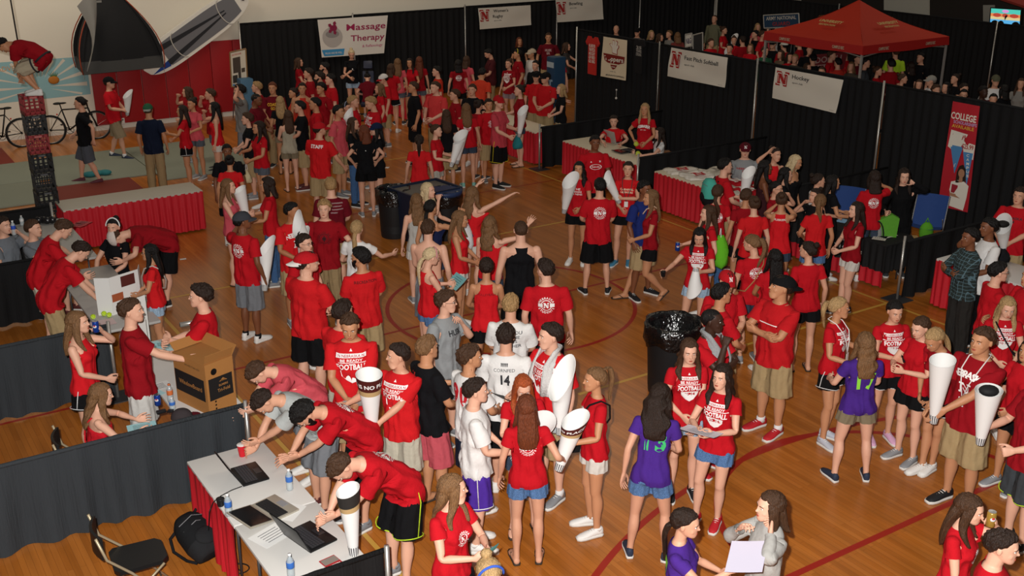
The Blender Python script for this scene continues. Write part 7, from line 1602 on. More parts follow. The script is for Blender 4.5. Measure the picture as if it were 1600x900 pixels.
F_(1179,306,184,'bun:brown','B','bl','person in bright red cap-sleeved shirt, bun, facing away',key='capsl',st=1.71,legs='apart',skin_='fair')
F_(1196,250,85,'long:black','tank:3a1c20','gd','person with long black hair and bare brown arms by the table',skin_='brown',st=1.72,arms='low,hold')
F_(1212,230,12,'bun:dark','T','gd','person holding a hand to the forehead beside the drape pole',arms='head,down',st=1.72,yaw=20)
F_(1213,283,55,'bun:black','D','gd','person in glasses with raised hand near the tank top girl',glasses=True,arms='phone,mouth',st=1.64,skin_='light')
F_(1246,242,50,'medium:pale','strapless:121214','bl','platinum blonde person in black strapless top by the drape',skin_='tan',st=1.72,pit=12,key='neck')
F_(1228,261,80,'long:black','K','bl','person with long black hair left of the platinum blonde',skin_='light',st=1.66)
F_(1222,300,165,'bun:brown','T','gd','person in red racerback tank with white straps, hands at the face',key='race',arms='mouth,mouth',prc='e6e2de',prb='txt:HUSKERS',st=1.72,skin_='tan')
F_(1283,303,184,'ponytail:light','B','dn','person with sandy ponytail in cap-sleeved red shirt and jean shorts',st=1.72,skin_='tan',yaw=-25,arms='down,low')
F_(1279,271,96,'bun:dark','W','dn','person in white shirt with dark bun in profile',st=1.68,skin_='light',arms='hold,low')
F_(1275,294,300,'bun:dark','K','bk','short person half hidden behind the sandy ponytail',st=1.58,arms='mouth,low')
F_(1302,273,92,'medium:black','K','bl','person in black top clapping beside the black table',arms='hold,hold',st=1.66,skin_='tan')
F_(1368,266,178,'medium:dark','R','gd','person with round back logo raising a phone before the green bag woman',key='phn',arms='ear,low',**CBK,st=1.76,shoes='w')
F_(1340,315,282,'long:dark','D','wh','person in profile with pale shorts standing left of the drape pole',arms='low,low',shoes='n',st=1.67,skin_='fair',legs='crossed')
F_(1414,263,352,'wavy:dark','longsleeve:101012','bl','person in black on the phone holding a green bag',key='greenw',arms='hold,ear',ov=dict(Rt=(.28,.26,1.12)),st=1.74,pit=10)
M_(1519,356,278,'short:black','longsleeve:plaid','pants:2a2826','person in dark plaid shirt with arms folded, grey trousers',key='pld',arms='cross,cross',skin_='brown',st=1.80,shoes='k',beard=None)
M_(1548,340,276,'short:black','W','bl','person in white shirt behind the plaid shirt man, hand up',arms='mouth,low',skin_='brown',st=1.82)
M_(1596,292,318,'short:dark','R','kh','smiling person in red shirt holding a black bag, right edge',key='blkb',arms='low,low',prc='2a2a2e',pr='txt:NEBRASKA/N',st=1.80,skin_='light')
M_(1562,409,88,'short:black','R','kh','person in glasses and red shirt facing right near the red table',glasses=True,st=1.76,skin_='fair',arms='cross,low')
M_(1616,415,280,'short:dark','R','kh','person cut off by the right edge beyond the glasses man',arms='hold,hold',skin_='tan')
F_(1578,466,350,'midback:blonde','R','bk','blonde person in football shirt with black strap, right edge',key='blst',arms='low,low',**FB,pit=18,skin_='fair',st=1.68)
M_(1540,511,302,'short:brown','D','kh','tall person in crimson shirt with white lanyard holding a long cone',key='lany',arms='low,hold',pr='nebraska_n',print2='9a131d',st=1.92,wide=1.06,shoes='k',ov=dict(Rt=(.16,.36,.96),Lt=(-.05,.36,.98)),skin_='tan')
F_(1438,496,300,'lowpony:brown','R','bk','person with brown hair behind the blonde ponytail girl',pit=16,arms='phone,phone',st=1.68,skin_='fair')
F_(1455,517,298,'lowpony:blonde','D','bw','person with blonde ponytail, black shorts with white piping, leaning',key='blpt',lean=12,bend=8,pit=14,arms='low,front',shoes='w',st=1.72,legs='crossed',skin_='tan')
F_(1401,471,4,'lowbun:black','R','bw','dark-haired person in football shirt facing the camera with phone',key='dkph',arms='phone,down',**FB,pit=12,shoes='sneaker:d8a8c8',st=1.68,skin_='light')
F_(1354,519,182,'wavy:light','P','ks','person in purple shirt numbered 17 in green, seen from behind',key='n17',prb='#8ad23c:num17',shoes='n',arms='low,hold',st=1.66,legs='apart',wide=1.06,skin_='fair')
F_(1312,464,52,'ponytail:blonde','R','bw','blonde ponytailed person in football shirt holding a phone, silver shoes',key='blph',**FB,arms='hold,hold',shoes='sneaker:b8bcc8',st=1.70,yaw=32,legs='contra',skin_='tan')
M_(1634,572,280,'short:dark','D','athletic:3c4044:b8d830','person cut off at the right edge with neon striped shorts',key='neon',arms='hold,hold',st=1.84,shoes='k')
F_(1612,530,300,'medium:dark','R','bk','person cut off at the right edge holding a black and white cup',key='cupw',arms='hold,low',st=1.66)
# -- centre
M_(852,404,176,'short:dark','R','pants:1c1c20','person in red shirt with round back logo, dark trousers, looking left',key='wb',**CBK,st=1.86,wide=1.0,shoes='k',yaw=38,skin_='fair')
M_(814,344,186,'buzz:brown','tank:131316','bk','person in black racerback vest seen from behind',key='vest',st=1.86,skin_='fair',wide=1.05)
F_(760,402,182,'lowbun:dark','T','bk','person with dark low bun in red tank and black shorts',shoes='s',prc='8a1018',prb='txt:NEBRASKA/VOLLEYBALL',arms='low,low',st=1.74,skin_='tan')
F_(678,387,118,'lowpony:pale','T','dn','blonde person with pink headband reading a teal leaflet',key='leaf',band='c88a90',pit=20,arms='phone,phone',st=1.68,shoes='w',skin_='fair')
M_(668,343,172,'short:brown',None,'gs','shirtless person seen from behind in the centre',key='bare',st=1.80,skin_='fair',arms='down,low')
F_(672,312,150,'lowpony:black','tank:1a2244','gd','person in navy tank top clapping one hand high',key='clap',arms='holdhi,down',ov=dict(Rt=(.30,.34,1.50)),skin_='tan',st=1.70)
F_(650,302,192,'wavy:light','tank:b4b2ac','wh','person with brown wavy hair in pale grey top beside the bin',st=1.66,skin_='fair')
F_(668,285,65,'long:pale','tank:d0c8c4','wh','blonde person facing right in front of the blue bin',arms='mouth,hold',st=1.70,skin_='fair')
F_(720,329,82,'long:light','T','wh','person with straight streaked hair, red tank and white shorts',arms='low,low',st=1.70,pit=8,skin_='tan',shoes='w')
F_(765,337,158,'wavy:light','T','gd','person in red tank waving one arm beside the reaching girl',key='wave1',arms='upf,low',ov=dict(Rt=(.46,.30,1.62)),st=1.68,skin_='fair')
F_(738,291,140,'wavy:light','T','wh','person reaching high with a white drawstring bag on the back',key='wave2',arms='down,upf',ov=dict(Rt=(.50,.35,1.66)),st=1.70,skin_='fair')
F_(557,344,172,'lowpony:blonde','W','kh' if False else 'wh','blonde ponytailed person in plain white shirt gesturing',arms='out,hold',st=1.68,skin_='fair')
M_(562,387,205,'curly:black','B','kh','person with black curls and beard facing away, red shirt',yaw=45,beard='black',st=1.80,prc='5a1014',prb='txt:RECREATION',shoes='k',arms='low,low')
M_(506,312,2,'messy:sandy','D','kp','boy-haired person in crimson shirt with dark round emblem, megaphone in hand',key='dc',prc='3a0c12',pr='darkcircle',arms='hold,out',st=1.78,skin_='fair')
M_(516,277,184,'short:sandy','M','kh','person in maroon shirt with white scribbles on the back',prb='signatures',st=1.80,arms='low,down')
M_(455,316,38,'short:black','B','kh','person in bright red lettered shirt with two cones',key='twoc',yaw=35,prc='e8e4e0',pr='nebraska_n',print2='1c1c1e',arms='low,low',st=1.77,skin_='olive',shoes='g')
M_(474,365,62,'short:dark','R','kh','person with glasses half hidden behind the red cap man',glasses=True,st=1.75,skin_='fair')
M_(478,394,150,'short:dark','B','bk','person in backward red cap and wide red shirt, black shorts',hat='back:b81c24:e4e0dc',yaw=-35,wide=1.14,st=1.88,shoes='w',arms='low,low',skin_='fair')
M_(377,331,150,'short:black','R','gs','person in grey cap with round back logo and grey shorts',key='gcap',hat='fwd:3c3e44:3c3e44',**CBK,yaw=-35,shoes='w',socks='1c1c1e',arms='down,outhi',st=1.81,skin_='brown')
F_(355,279,84,'long:light','tank:c4505c','wh','person with streaked hair in pink tank near the red table end',arms='phone,phone',st=1.68,skin_='fair')
F_(417,276,276,'medium:dark','R','je','person in red shirt and jeans holding an upright white cone',key='jean',arms='hold,hold',st=1.72,skin_='tan',shoes='g')
# -- left stands
M_(312,444,280,'messy:dark','R','pants:2c5aa0','person with dark hair and stubble, hands clasped by the cardboard box',arms='holdhi,holdhi',ov=dict(Rt=(-.01,.34,1.18),Lt=(.01,.34,1.18)),st=1.86,skin_='fair')
M_(201,466,106,'short:brown','D','shorts:c2c0bc','person in crimson shirt behind the poster table holding a leaflet',key='n1',arms='reach,hold',yaw=-8,st=1.90,prc='e8e6e4',prb='bigN',skin_='fair')
F_(118,486,88,'long:light','tank:cc1c24','bw','person in red tank drinking from a can behind the low drape',key='drink',arms='low,mouth',st=1.72,skin_='fair',wide=1.06)
F_(158,598,112,'wavy:light','strapless:c41c28','bk','person with long wavy hair and red criss-cross straps sitting at the table',key='cross',legs='sit',arms='sittable,sittable',st=1.72,skin_='fair',lean=10)
M_(137,380,118,'short:dark','R','kh','man in red shirt leaning on the ball table, nearer the camera',arms='table,table',legs='lean',lean=26,bend=14,pit=10,st=1.82,skin_='fair')
M_(108,345,114,'short:brown','R','li','person in red shirt and pale shorts leaning, behind the other leaning man',arms='table,down',legs='lean',lean=22,bend=12,pit=8,st=1.82,skin_='fair')
F_(233,381,282,'long:black','B','ln','person with long black hair and glasses beside the tri-fold board',key='gls',glasses=True,arms='low,low',st=1.58,skin_='tan')
M_(168,374,300,'short:brown','D','bk','person in white cap with maroon brim bent over the ball table',hat='fwd:d0c4bc:7c1a22',arms='table,table',legs='lean',lean=58,bend=22,pit=16,st=1.84,skin_='fair')
F_(176,341,338,'bun:black','K','bl','person with white headband in black seated by the long red table',band='e6e6e4',legs='sit',arms='lap,lap',st=1.84,skin_='fair',yaw=20,headz=0,key='hb')
M_(49,343,84,'short:brown','tee:70757c','kh','grey-shirted person seated with back to the drape, left side',legs='sit',arms='sittable,sittable',st=1.84,skin_='fair')
M_(2,338,70,'short:dark','tee:70757c','kh','grey-shirted person drinking at the left edge',key='gdr',arms='low,mouth',legs='sit',st=1.86,skin_='fair')
# -- upper left
M_(20,81,268,'short:black','D','shorts:b0a48c','climber in red shirt and harness crouched on top of the crate tower',key='climb',legs='climb',arms='climb,climb',at=TW+Vector((.20,-.04,TOPZ)),lean=42,bend=34,pit=12,st=1.76,shoes='w',lod='mid',ov=dict(footR=(.08,.12,6,0),footL=(-.08,.02,-6,0),abs=1,Rt=(.12,.36,.22),Lt=(-.12,.40,.22)))
M_(124,151,284,'short:black','K','shorts:4e525a','person in black shirt and grey shorts walking on the mats',arms='swing,swingb',legs='step',st=1.82,shoes='sneaker:5a2a34',key='blk')
M_(169,120,86,'short:dark','R','shorts:8a7a62','person in black cap and tan shorts carrying a white roll past the padding',key='camo',hat='fwd:141416:141416',legs='step',arms='hold,low',st=1.86,shoes='n',socks='e0e0e0')
M_(230,162,184,'short:brown','N','kp','person in green and grey cap, navy shirt, khaki trousers, facing away',hat='back:2c5a40:8a8c88',st=1.80,key='grn')
F_(292,135,286,'medium:brown','D','bk','person sipping in front of the red wall padding, farthest left',arms='mouth,low',lod='mid')
F_(299,153,330,'bun:dark','C','gy','person in faded coral shirt with dark updo near the padding',arms='low,hold',lod='mid')
F_(284,164,280,'long:dark','R','bw','person in red shirt and black shorts with white notch, left group',arms='low,phone',st=1.68,shoes='s',lod='mid')
M_(328,138,282,'short:brown','D','gy','person with short hair before the padding holding a bottle up',arms='mouth,low',lod='mid')
F_(334,159,280,'midback:black','T','wh','person with long black hair, white shorts, drinking',arms='mouth,down',st=1.70,lod='mid')
M_(374,132,282,'messy:black','tee:7c7a76','gs','person in grey shirt with both hands on the head',key='grych',arms='head,head',lod='mid',st=1.84)
M_(401,127,275,'short:sandy','D','kh','fair-haired person below the framed photo poster',lod='mid')
M_(402,146,78,'buzz:black','M','kh','person in dark red shirt looking down left of the gold-lettered shirt',skin_='brown',arms='hold,low',pit=15,lod='mid',st=1.84)
M_(425,128,358,'short:auburn','M','kp','person in maroon shirt with gold letters facing the camera',prc='d8a830',pr='big:COAST/GO',arms='low,low',lod='mid',st=1.84)
F_(386,176,284,'messy:brown','K','kh','person with short curly hair in black shirt and tan shorts',lod='mid',arms='low,low')
F_(404,189,306,'midback:dark','R','gy','smiling person with very long dark hair raising a phone',key='smph',arms='phone,low',wide=1.1,lod='mid',st=1.70)
F_(437,150,186,'long:blonde','K','ks','blonde person in black seen from behind, left group',lod='mid')
F_(450,172,198,'long:brown','tank:a8a08c','ks','person in cream lace top with big black handbag',key='lace',arms='hold,low',shoes='s',lod='mid',skin_='fair')
M_(468,157,284,'short:black','K','kh','person in black shirt and dark hair left of the staff shirt',lod='mid',st=1.80,arms='low,low')
M_(354,225,20,'short:black','K','bk','dark-haired person partly hidden behind the lime bag girl',skin_='brown',lod='mid',st=1.72)
F_(358,242,186,'bun:black','B','ln','person with black hair, red shirt and long lime bag',key='lime2',lod='mid',st=1.62,skin_='tan')
F_(458,137,300,'bun:dark','tank:c4402a','ks','person in orange vest behind the black shirt man',lod='mid')
F_(466,90,98,'medium:brown','D','gd','person in crimson standing alone against the black drape',lod='mid',arms='low,low')
M_(482,106,282,'short:dark','D','bk','person facing the one in crimson by the drape',lod='mid')
M_(499,112,286,'messy:dark','D','bk','bearded person right of two talking by the drape',beard='dark',lod='mid')
M_(507,97,284,'short:black','D','bk','tall bearded person in crimson against the drape',beard='black',lod='mid',st=1.86)
M_(516,115,292,'short:black','R','kh','person in red below the tall bearded man',lod='mid',st=1.84)
M_(501,129,322,'curly:black','D','kh','person with big curly hair and crimson shirt',lod='mid',skin_='tan')
M_(492,152,282,'short:black','R','kh','person in red looking left above the staff cap',lod='mid')
M_(472,129,8,'short:dark','tank:b83226','kh','person in orange vest facing the camera, left group',lod='mid')
M_(499,191,165,'short:dark','B','kh','person in red cap and shirt lettered STAFF',key='staff',hat='fwd:b01a22:b01a22',prb='big:STAFF',yaw=-45,arms='out,low',ov=dict(Rt=(.36,.20,.98)),shoes='w',st=1.84)
F_(551,183,78,'long:brown','K','je','person with long brown hair in black shirt and jeans',arms='low,low',st=1.72,shoes='k')
F_(568,195,192,'medium:auburn','K','athletic:101012','person all in black with both hands on the hips',arms='hip,hip',prb='smallback',yaw=45,st=1.72,shoes='g')
F_(588,192,292,'long:black','K','bs','person in navy cap with long black hair and black shorts',hat='fwd:1a2440:1a2440',arms='hip,low',st=1.68,shoes='g')
M_(528,164,72,'short:black','C','kh','person in washed red shirt behind the jeans girl',lod='mid')
F_(541,159,60,'short:black','R','kh','person in pale grey headband and glasses',band='8a90a8',glasses=True,lod='mid',arms='low,phone')
M_(551,149,84,'short:sandy','R','kh','sandy-haired person behind the headscarf girl',lod='mid')
M_(576,151,296,'short:sandy','R','kh','tall person in red football shirt looking down, cones in front',key='fbt',**FB,pit=18,arms='hold,low',st=1.90,lod='near',shoes='g')
F_(549,78,12,'bun:pale','K','ln','blonde person in black shirt below the massage banner',arms='low,low',ov=dict(Lt=(-.36,.28,.96)),prc='d8d4d0',pr='leaf',pit=20,st=1.74,lod='mid')
F_(574,116,184,'bun:black','M','bk','person slumped in the dark massage chair',key='mass',legs='sit',arms='lap,lap',lean=14,bend=16,pit=26,lod='mid')
M_(597,116,290,'short:dark','R','kh','person in red and white visor below the massage banner corner',hat='fwd:d8d4d0:a01a20',lod='mid',pit=14,st=1.70)
F_(593,130,286,'medium:light','R','ks','person with lanyard and tan shorts right of the massage chair',lod='mid',st=1.66)
F_(621,91,188,'long:light','C','gy','person with long light hair in coral against the drape',lod='mid')
F_(611,99,172,'medium:brown','R','bw','person in red shirt and black shorts with white side stripe by the drape',lod='mid',shoes='w',yaw=-30,arms='low,low',st=1.70)
F_(640,91,354,'long:dark','R','gd','dark-haired person in red facing the camera by the drape',lod='mid',arms='low,hold')
F_(655,88,184,'midback:auburn','D','gy','person with very long reddish hair right of her in grey shorts',lod='mid')
M_(646,127,288,'short:brown','K','athletic:131316','person in black shirt and long black shorts, centre back',st=1.82,shoes='k')
M_(680,127,326,'short:brown','Q','kp','person in coral polo shirt and khaki trousers',st=1.84,arms='low,low',wide=1.08,yaw=-8,shoes='g')
M_(683,103,284,'short:black','tee:b83220','bk','person in orange-red shirt before the far table',lod='mid')
F_(716,93,188,'medium:black','D','bk','dark-haired person with white emblem on crimson back',lod='mid',prb='circleback',wide=1.08)
F_(729,87,150,'medium:brown','C','bk','person in coral top right of the white emblem shirt',lod='mid')
M_(760,77,284,'short:black','polo:4a1c20','kp','person in dark striped polo looking down by the drape',key='strp',pit=28,arms='low,low',lod='mid')
M_(755,106,160,'short:black','tee:c03a26','bk','person in orange-red bending near the striped polo',lod='mid',lean=20)
F_(795,92,326,'bun:brown','D','shortshorts:8c7c80','person in football shirt with white bag, back right',key='fbw',**FB,lod='near',arms='down,low')
M_(809,77,284,'short:black','D','kp','person with yellow headband in crimson',band='c8b83c',lod='mid')
F_(811,58,20,'medium:auburn','K','bk','person with maroon scarf against the drape below the bowling banner',lod='mid',skin_='tan')
M_(831,76,300,'short:black','longsleeve:cfc9c2','kp','person in white hooded costume with a beige padded cap',key='cost',hat='fwd:b8a890:b8a890',lod='mid')
M_(837,94,330,'short:black','longsleeve:141416','bl','person in black hoodie in front of the white costume',key='hood',lod='mid',st=1.72)
M_(857,51,358,'short:brown','M','kh','tall person in maroon shirt with light lettering by the drapes',pr='big:HUSK/ER',prc='b89a98',lod='mid',st=1.88,arms='side,side')
F_(885,66,86,'medium:brown','tee:3a3634','bk','person in dark grey reaching right beside the blue machine',arms='low,reach',lod='mid')
F_(871,84,352,'medium:blonde','R','gd','blonde person in red jersey numbered 93',pr='num93',lod='mid',wide=1.06,st=1.72)
M_(838,111,350,'short:dark','S','kh','person in black cap and red polo, left of two',hat='fwd:141416:141416',lod='mid',st=1.76)
M_(853,113,332,'short:dark','S','kh','person in black cap and red polo, right of two',hat='fwd:141416:141416',arms='low,low',st=1.80,wide=1.08,yaw=-15)
F_(877,131,284,'medium:blonde','K','pants:b8a684','blonde person in black shirt and beige trousers behind the stand',prc='c9c4be',pr='leaf',arms='low,low',st=1.66)
M_(711,139,286,'short:brown','D','kh','person in crimson looking left behind the coral polo',beard=None,lod='mid')
M_(738,131,342,'short:brown','K','bk','person in black facing the camera, centre back',lod='mid')
F_(747,156,150,'bun:dark','D','gy','person in crimson and grey shorts sipping a drink',arms='mouth,low',st=1.66,lod='mid')
F_(728,161,186,'long:light','R','gd','person with long light hair, dark shorts and mint shoes',key='mint',shoes='t',prb='circleback',st=1.72)
F_(697,171,186,'long:brown','K','kh','brown-haired person left of the mint shoe girl',lod='mid',st=1.64)
F_(681,194,76,'bun:brown','R','shortshorts:a9a59c','person in red with dark straps carrying two cones',key='two2',arms='hold,hold',st=1.68,skin_='fair',shoes='s')
F_(655,210,182,'ponytail:dark','B','wh','person with dark ponytail and plain red back behind the bins',st=1.68)
M_(779,149,66,'short:brown','tee:b8404a','athletic:111113:d8c828','person in red cap and faded red shirt, black and yellow shorts',key='yel',hat='fwd:a81a20:a81a20',arms='low,hold',yaw=-30,st=1.88,shoes='k')
M_(763,154,20,'short:dark','R','kh','person with round chest logo left of the yellow shorts man',pr='circlechest',lod='near',st=1.72)
F_(812,132,278,'bun:dark','D','gd','person in crimson top with teal hand bag and papers',key='tealb',arms='hold,down',st=1.78,shoes='s',skin_='fair')
F_(905,252,348,'longcurly:black','R','bk','person with long black curls holding a white cone low',key='bears',prc='e8e4e0',pr='txt:THE/BEARS/N NINE',arms='hold,low',shoes='w',st=1.70,skin_='tan')
M_(930,211,8,'short:black','R','bk','person in red sport jersey with oval emblem',pr='ovallogo',arms='down,low',st=1.80,skin_='brown',wide=1.04)
M_(938,278,184,'short:black','R','bk','person with round back logo and black shorts, centre right',**CBK,arms='low,low',st=1.80,shoes='k',skin_='light',legs='apart')
F_(982,252,350,'lowbun:dark','B','bk','smiling person with lanyard and blue shoes',key='lan2',prc='e8d8b8',pr='txt:CARNIVAL/HUSKERS',arms='low,cross',shoes='b',st=1.72,legs='contra')
F_(1018,296,284,'long:light','D','bk','person with long light hair walking left in black shorts',key='walkg',arms='low,low',legs='walk',shoes='s',st=1.74,skin_='tan')
M_(1007,282,40,'short:black','tee:1f2c6a','kh','person in blue shirt hidden behind the walking girl',skin_='brown',prc='d8b83c',pr='big:M',st=1.80,shoes='k',legs='apart')
F_(959,180,352,'lowbun:dark','B','bl','person in red seated at the laptop behind the cream table',legs='sit',arms='sittable,sittable',pit=6,st=1.72,skin_='fair',wide=1.1)
F_(1008,161,340,'long:blonde','R','bl','wavy blonde person in lettered red jersey with hand on hip',key='ball2',arms='hip,low',prc='e8e4e0',pr='nebraska_arc',st=1.76,skin_='tan')
F_(1031,199,284,'long:dark','W','je','dark-haired person in white seated at the end of the cream table',key='ball3',legs='sit',arms='sittable,sittable',st=1.68,skin_='fair')
# -- beyond the tall drapes: only heads and shoulders show over the top
FAR = [
(963,39,'m',350,'bald','K','bald person above the pizza banner',1.84),(996,43,'m',340,'short:dark','tee:5a5450','person in dark cap and grey above the black display shirt',1.8),(1018,47,'f',20,'medium:blonde','K','blonde person with short hair over the drape top',1.68),
(1031,52,'f',70,'medium:brown','tee:4a4038','brown-haired person right of the short-haired blonde',1.66),(1046,47,'f',300,'short:light','tee:8a8680','person in pale grey left of the booth sign',1.7),(1059,50,'f',190,'medium:light','tee:7c3a34','person with light hair nearest the booth sign',1.68),
(1117,23,'m',330,'buzz:brown','longsleeve:6c6c56','tall person in camouflage uniform at the back',1.9),(1131,41,'f',60,'bun:brown','R','person lifting a white cone in front of the uniform',1.72),(1111,60,'m',30,'short:brown','R','person in red low behind the softball banner, left',1.72),
(1141,68,'m',330,'short:black','K','dark-haired person just over the softball banner',1.76),(1147,56,'f',350,'bun:brown','R','person with upright cone right of the first cone lifter',1.68),(1161,56,'m',200,'short:dark','D','person in crimson between two cones over the drape',1.78),
(1173,68,'f',330,'medium:light','R','light-haired person just above the drape pole',1.66),(1184,36,'f',10,'medium:blonde','C','blonde person high in the crowd left of the blue sign',1.66),(1181,47,'m',280,'short:black','K','person in black below the high blonde',1.78),
(1192,48,'m',60,'messy:brown','R','person in red in the middle of the far crowd',1.8),(1200,42,'f',20,'medium:dark','C','person in coral before the blue sign',1.68),(1205,26,'m',180,'short:dark','K','person with dark head against the blue sign',1.84),(1236,26,'m',180,'short:dark','N','person hiding the right end of the blue sign',1.84),
(1212,38,'f',80,'bun:black','W','person in white holding a card left of the canopy edge',1.7),(1196,72,'m',20,'short:brown','tee:2c5a40','person in green right behind the drape pole',1.78),(1208,62,'m',330,'short:brown','K','person in black cap beside the canopy corner',1.78),
(1221,78,'f',300,'medium:brown','tee:6a5a48','brown-haired person close over the hockey banner start',1.66),(1226,64,'m',200,'short:black','D','person in crimson and white cap under the canopy edge',1.8),(1234,82,'f',10,'medium:dark','R','person in red over the left part of the hockey banner',1.66),
(1243,84,'m',340,'short:sandy','kk','fair person over the middle of the hockey banner',1.74),(1266,70,'m',350,'short:dark','K','person in black under the canopy lettering',1.82),(1271,84,'m',190,'short:black','K','person in black cap with yellow patch over the hockey banner',1.78),
(1262,98,'f',40,'medium:brown','K','brown-haired person low over the hockey banner',1.6),(1285,104,'m',330,'short:brown','R','person whose forehead shows over the hockey banner',1.72),(1300,79,'m',60,'short:brown','R','person in profile under the maroon banner',1.8),
(1310,90,'m',200,'short:black','tee:b83428','person in orange-red shirt back to the camera under the canopy',1.76),(1322,76,'m',280,'messy:brown','R','person in red left of the canopy leg',1.8),(1331,96,'f',320,'medium:light','kk','light-haired person at the foot of the canopy leg',1.68),
(1353,90,'m',70,'short:black','tee:3c4044','person in grey right of the canopy leg',1.8),(1372,103,'f',60,'bun:brown','R','person in red whose arm is up beyond the canopy leg',1.7),(1401,74,'m',180,'short:brown','tee:a8d030','person in neon yellow-green shirt under the canopy',1.86),
(1393,92,'m',190,'curly:black','D','person with round black hair in crimson before the neon shirt',1.82),(1440,82,'m',300,'short:black','K','person in black lettered shirt by the right canopy leg',1.84),(1411,115,'f',70,'bun:brown','tee:b0a070','person in tan top over the drape right of the hockey banner',1.68),
(1437,124,'f',340,'medium:brown','R','brown-haired person with red behind, right of the tan top',1.66),(1463,132,'f',20,'messy:brown','K','wavy-haired person above the drape left of the scholarship banner',1.66),(1456,118,'m',270,'short:grey','W','person in pale cap and white in the right crowd',1.74),
(1480,128,'f',300,'long:black','K','long-haired person in shadow above the scholarship banner',1.68),(1494,115,'f',285,'bun:dark','K','person in profile pointing above the scholarship banner',1.7),(1507,139,'m',340,'short:black','K','person with glasses directly above the scholarship banner',1.74),
(1507,130,'m',20,'short:dark','M','person behind the one with glasses',1.78),(1537,134,'m',20,'short:black','tee:5a2428','person with dark skin right of the scholarship banner top',1.8),(1557,117,'m',350,'short:brown','W','person in camouflage cap in the right crowd',1.82),
(1553,146,'m',340,'short:black','C','person with chin on the drape top at the right',1.7),(1570,132,'f',200,'medium:black','K','dark-haired person with a white sleeve near the right edge',1.7),(1597,122,'f',330,'long:brown','tee:8a8680','long-haired person at the right edge over the drape',1.74),
(1287,15,'f',60,'bun:blonde','tee:b09c8c','pale person beyond the canopy roof',1.7),(1456,9,'f',340,'medium:brown','D','person peering over the far drape left of the dark doorway',1.72),(1510,20,'f',330,'medium:dark','D','person in shadow over the far drape near the television',1.7),
(1250,60,'m',250,'short:dark','D','person under the canopy between two lettered panels',1.8),(1340,84,'m',30,'short:dark','M','person in maroon right behind the front canopy leg',1.8),(1424,96,'f',200,'medium:dark','K','person in black between the neon and black lettered shirts',1.72)]
for x,y,s,fc,hr,tp,lb,st in FAR:
    tp = {'kk':'tee:4c443a'}.get(tp,tp); k = {}
    if 'cap' in lb.split() : k['hat'] = 'fwd:9a968e' if 'pale' in lb else ('fwd:d0ccc4' if 'white' in lb else ('fwd:5c5c48' if 'camouflage' in lb else 'fwd:141416'))
    if 'camouflage' in lb: k['key'] = 'camoman'
    if 'cone' in lb and 'between' not in lb and 'first' not in lb: k['key'] = 'fc1'
    if 'upright' in lb: k['key'] = 'fc2'
    if 'glasses' in lb and 'behind' not in lb: k['glasses'] = True
    ppl(s,x,y,fc,hr,tp,'kh' if s == 'm' else 'gd',lb,st=st,lod='far',skin_='dark' if 'dark skin' in lb else 'light',arms='hold,low' if 'cone' in lb or 'arm is up' in lb else ('reach,low' if 'pointing' in lb else 'down,down'),shoes='k',**k)
# ------------------------------------------------------------------ things people hold or carry (each a thing of its own)
Z3 = Vector((0,0,1))
def hand(k, S): return REC[k]['hands'][S][0]
def hcone(k, S, label, tilt=.15, side=0, up=1, **kw):
    r = REC[k]; ax = (Z3*up + r['fwd']*tilt + r['right']*side).normalized(); return cone(hand(k,S)-ax*.10*(1 if up > 0 else .5), ax, label, **kw)
def hphone(k, S, label):
    p = hand(k,S); r = REC[k]; o = empty('phone', p+Z3*.02+r['fwd']*.01, r['rz']); tag(o,label,'phone'); M = Matrix.Rotation(R(50),3,'X'); mb = MB(); mb.box((0,0,.02),(.07,.010,.14),rot=M,bev=.004); mb.build('phone_case', plain('141416',.4), o, smooth='auto'); mb = MB(); mb.box(M@Vector((0,-.0058,.0))+Vector((0,0,.02)),(.062,.001,.12),rot=M); mb.build('screen', mat('phone_screen','7c8ca0',.2), o); return o
def hsheet(k, S, label, w_=.28, d_=.22, col='e8e8ea', name='paper_sheet', tilt=45, cat='paper', lines=True, dz=.03, curl=.05):
    p = hand(k,S); r = REC[k]; o = sheet(p+Z3*dz+r['fwd']*.04, r['rz'], w_, d_, label, col, name, curl, lines, cat); o.rotation_euler = (R(tilt),0,r['rz']); return o
RING = dict(ring='4c1a16', text='THERE IS NO PLACE LIKE')
hcone('mega','L','white megaphone with slogan ring held by the reaching man',tilt=.02,r1=.125,L_=.66,slant=.02,**RING,rot=1.2)
cone(on(553,866), Z3*1+Vector((-.03,0,0)), 'white megaphone standing on the table beside the nearest laptop', r1=.095,L_=.60,slant=.03,ring='2c2a28')
hcone('lany','L','long white cone held low by the tall lanyard man',tilt=.0,up=1,L_=.66,r1=.12,slant=.03)
hcone('neon','R','white megaphone held at the right edge above the neon shorts',tilt=.0,L_=.55,r1=.12,slant=.02,fill='1c1c1e')
hcone('aub','R','white megaphone with dark flag inside beside the auburn-haired girl',tilt=.2,side=.35,L_=.5,r1=.11,**RING); hcone('pursh','R','white megaphone with slogan held by the purple shorts man',tilt=.5,side=.4,L_=.5,r1=.12,**RING)
hcone('bag1','R','large curled white poster cone behind the black bag girl',tilt=-.05,side=.1,L_=.55,r1=.12,slant=.2)
hcone('twoc','R','white cone with black flag held by the bright red lettered shirt',tilt=.1,L_=.5,fill='141414'); hcone('dc','R','tall white cone raised by the dark emblem shirt',tilt=.1,side=.3,L_=.6,r1=.11,slant=.16)
hcone('gcap','R','white cone in front of the grey cap man',tilt=.3,side=-.1,L_=.6,r1=.11,slant=.15); hcone('jean','R','upright white cone held by the girl in jeans',L_=.55,r1=.10,slant=.04)
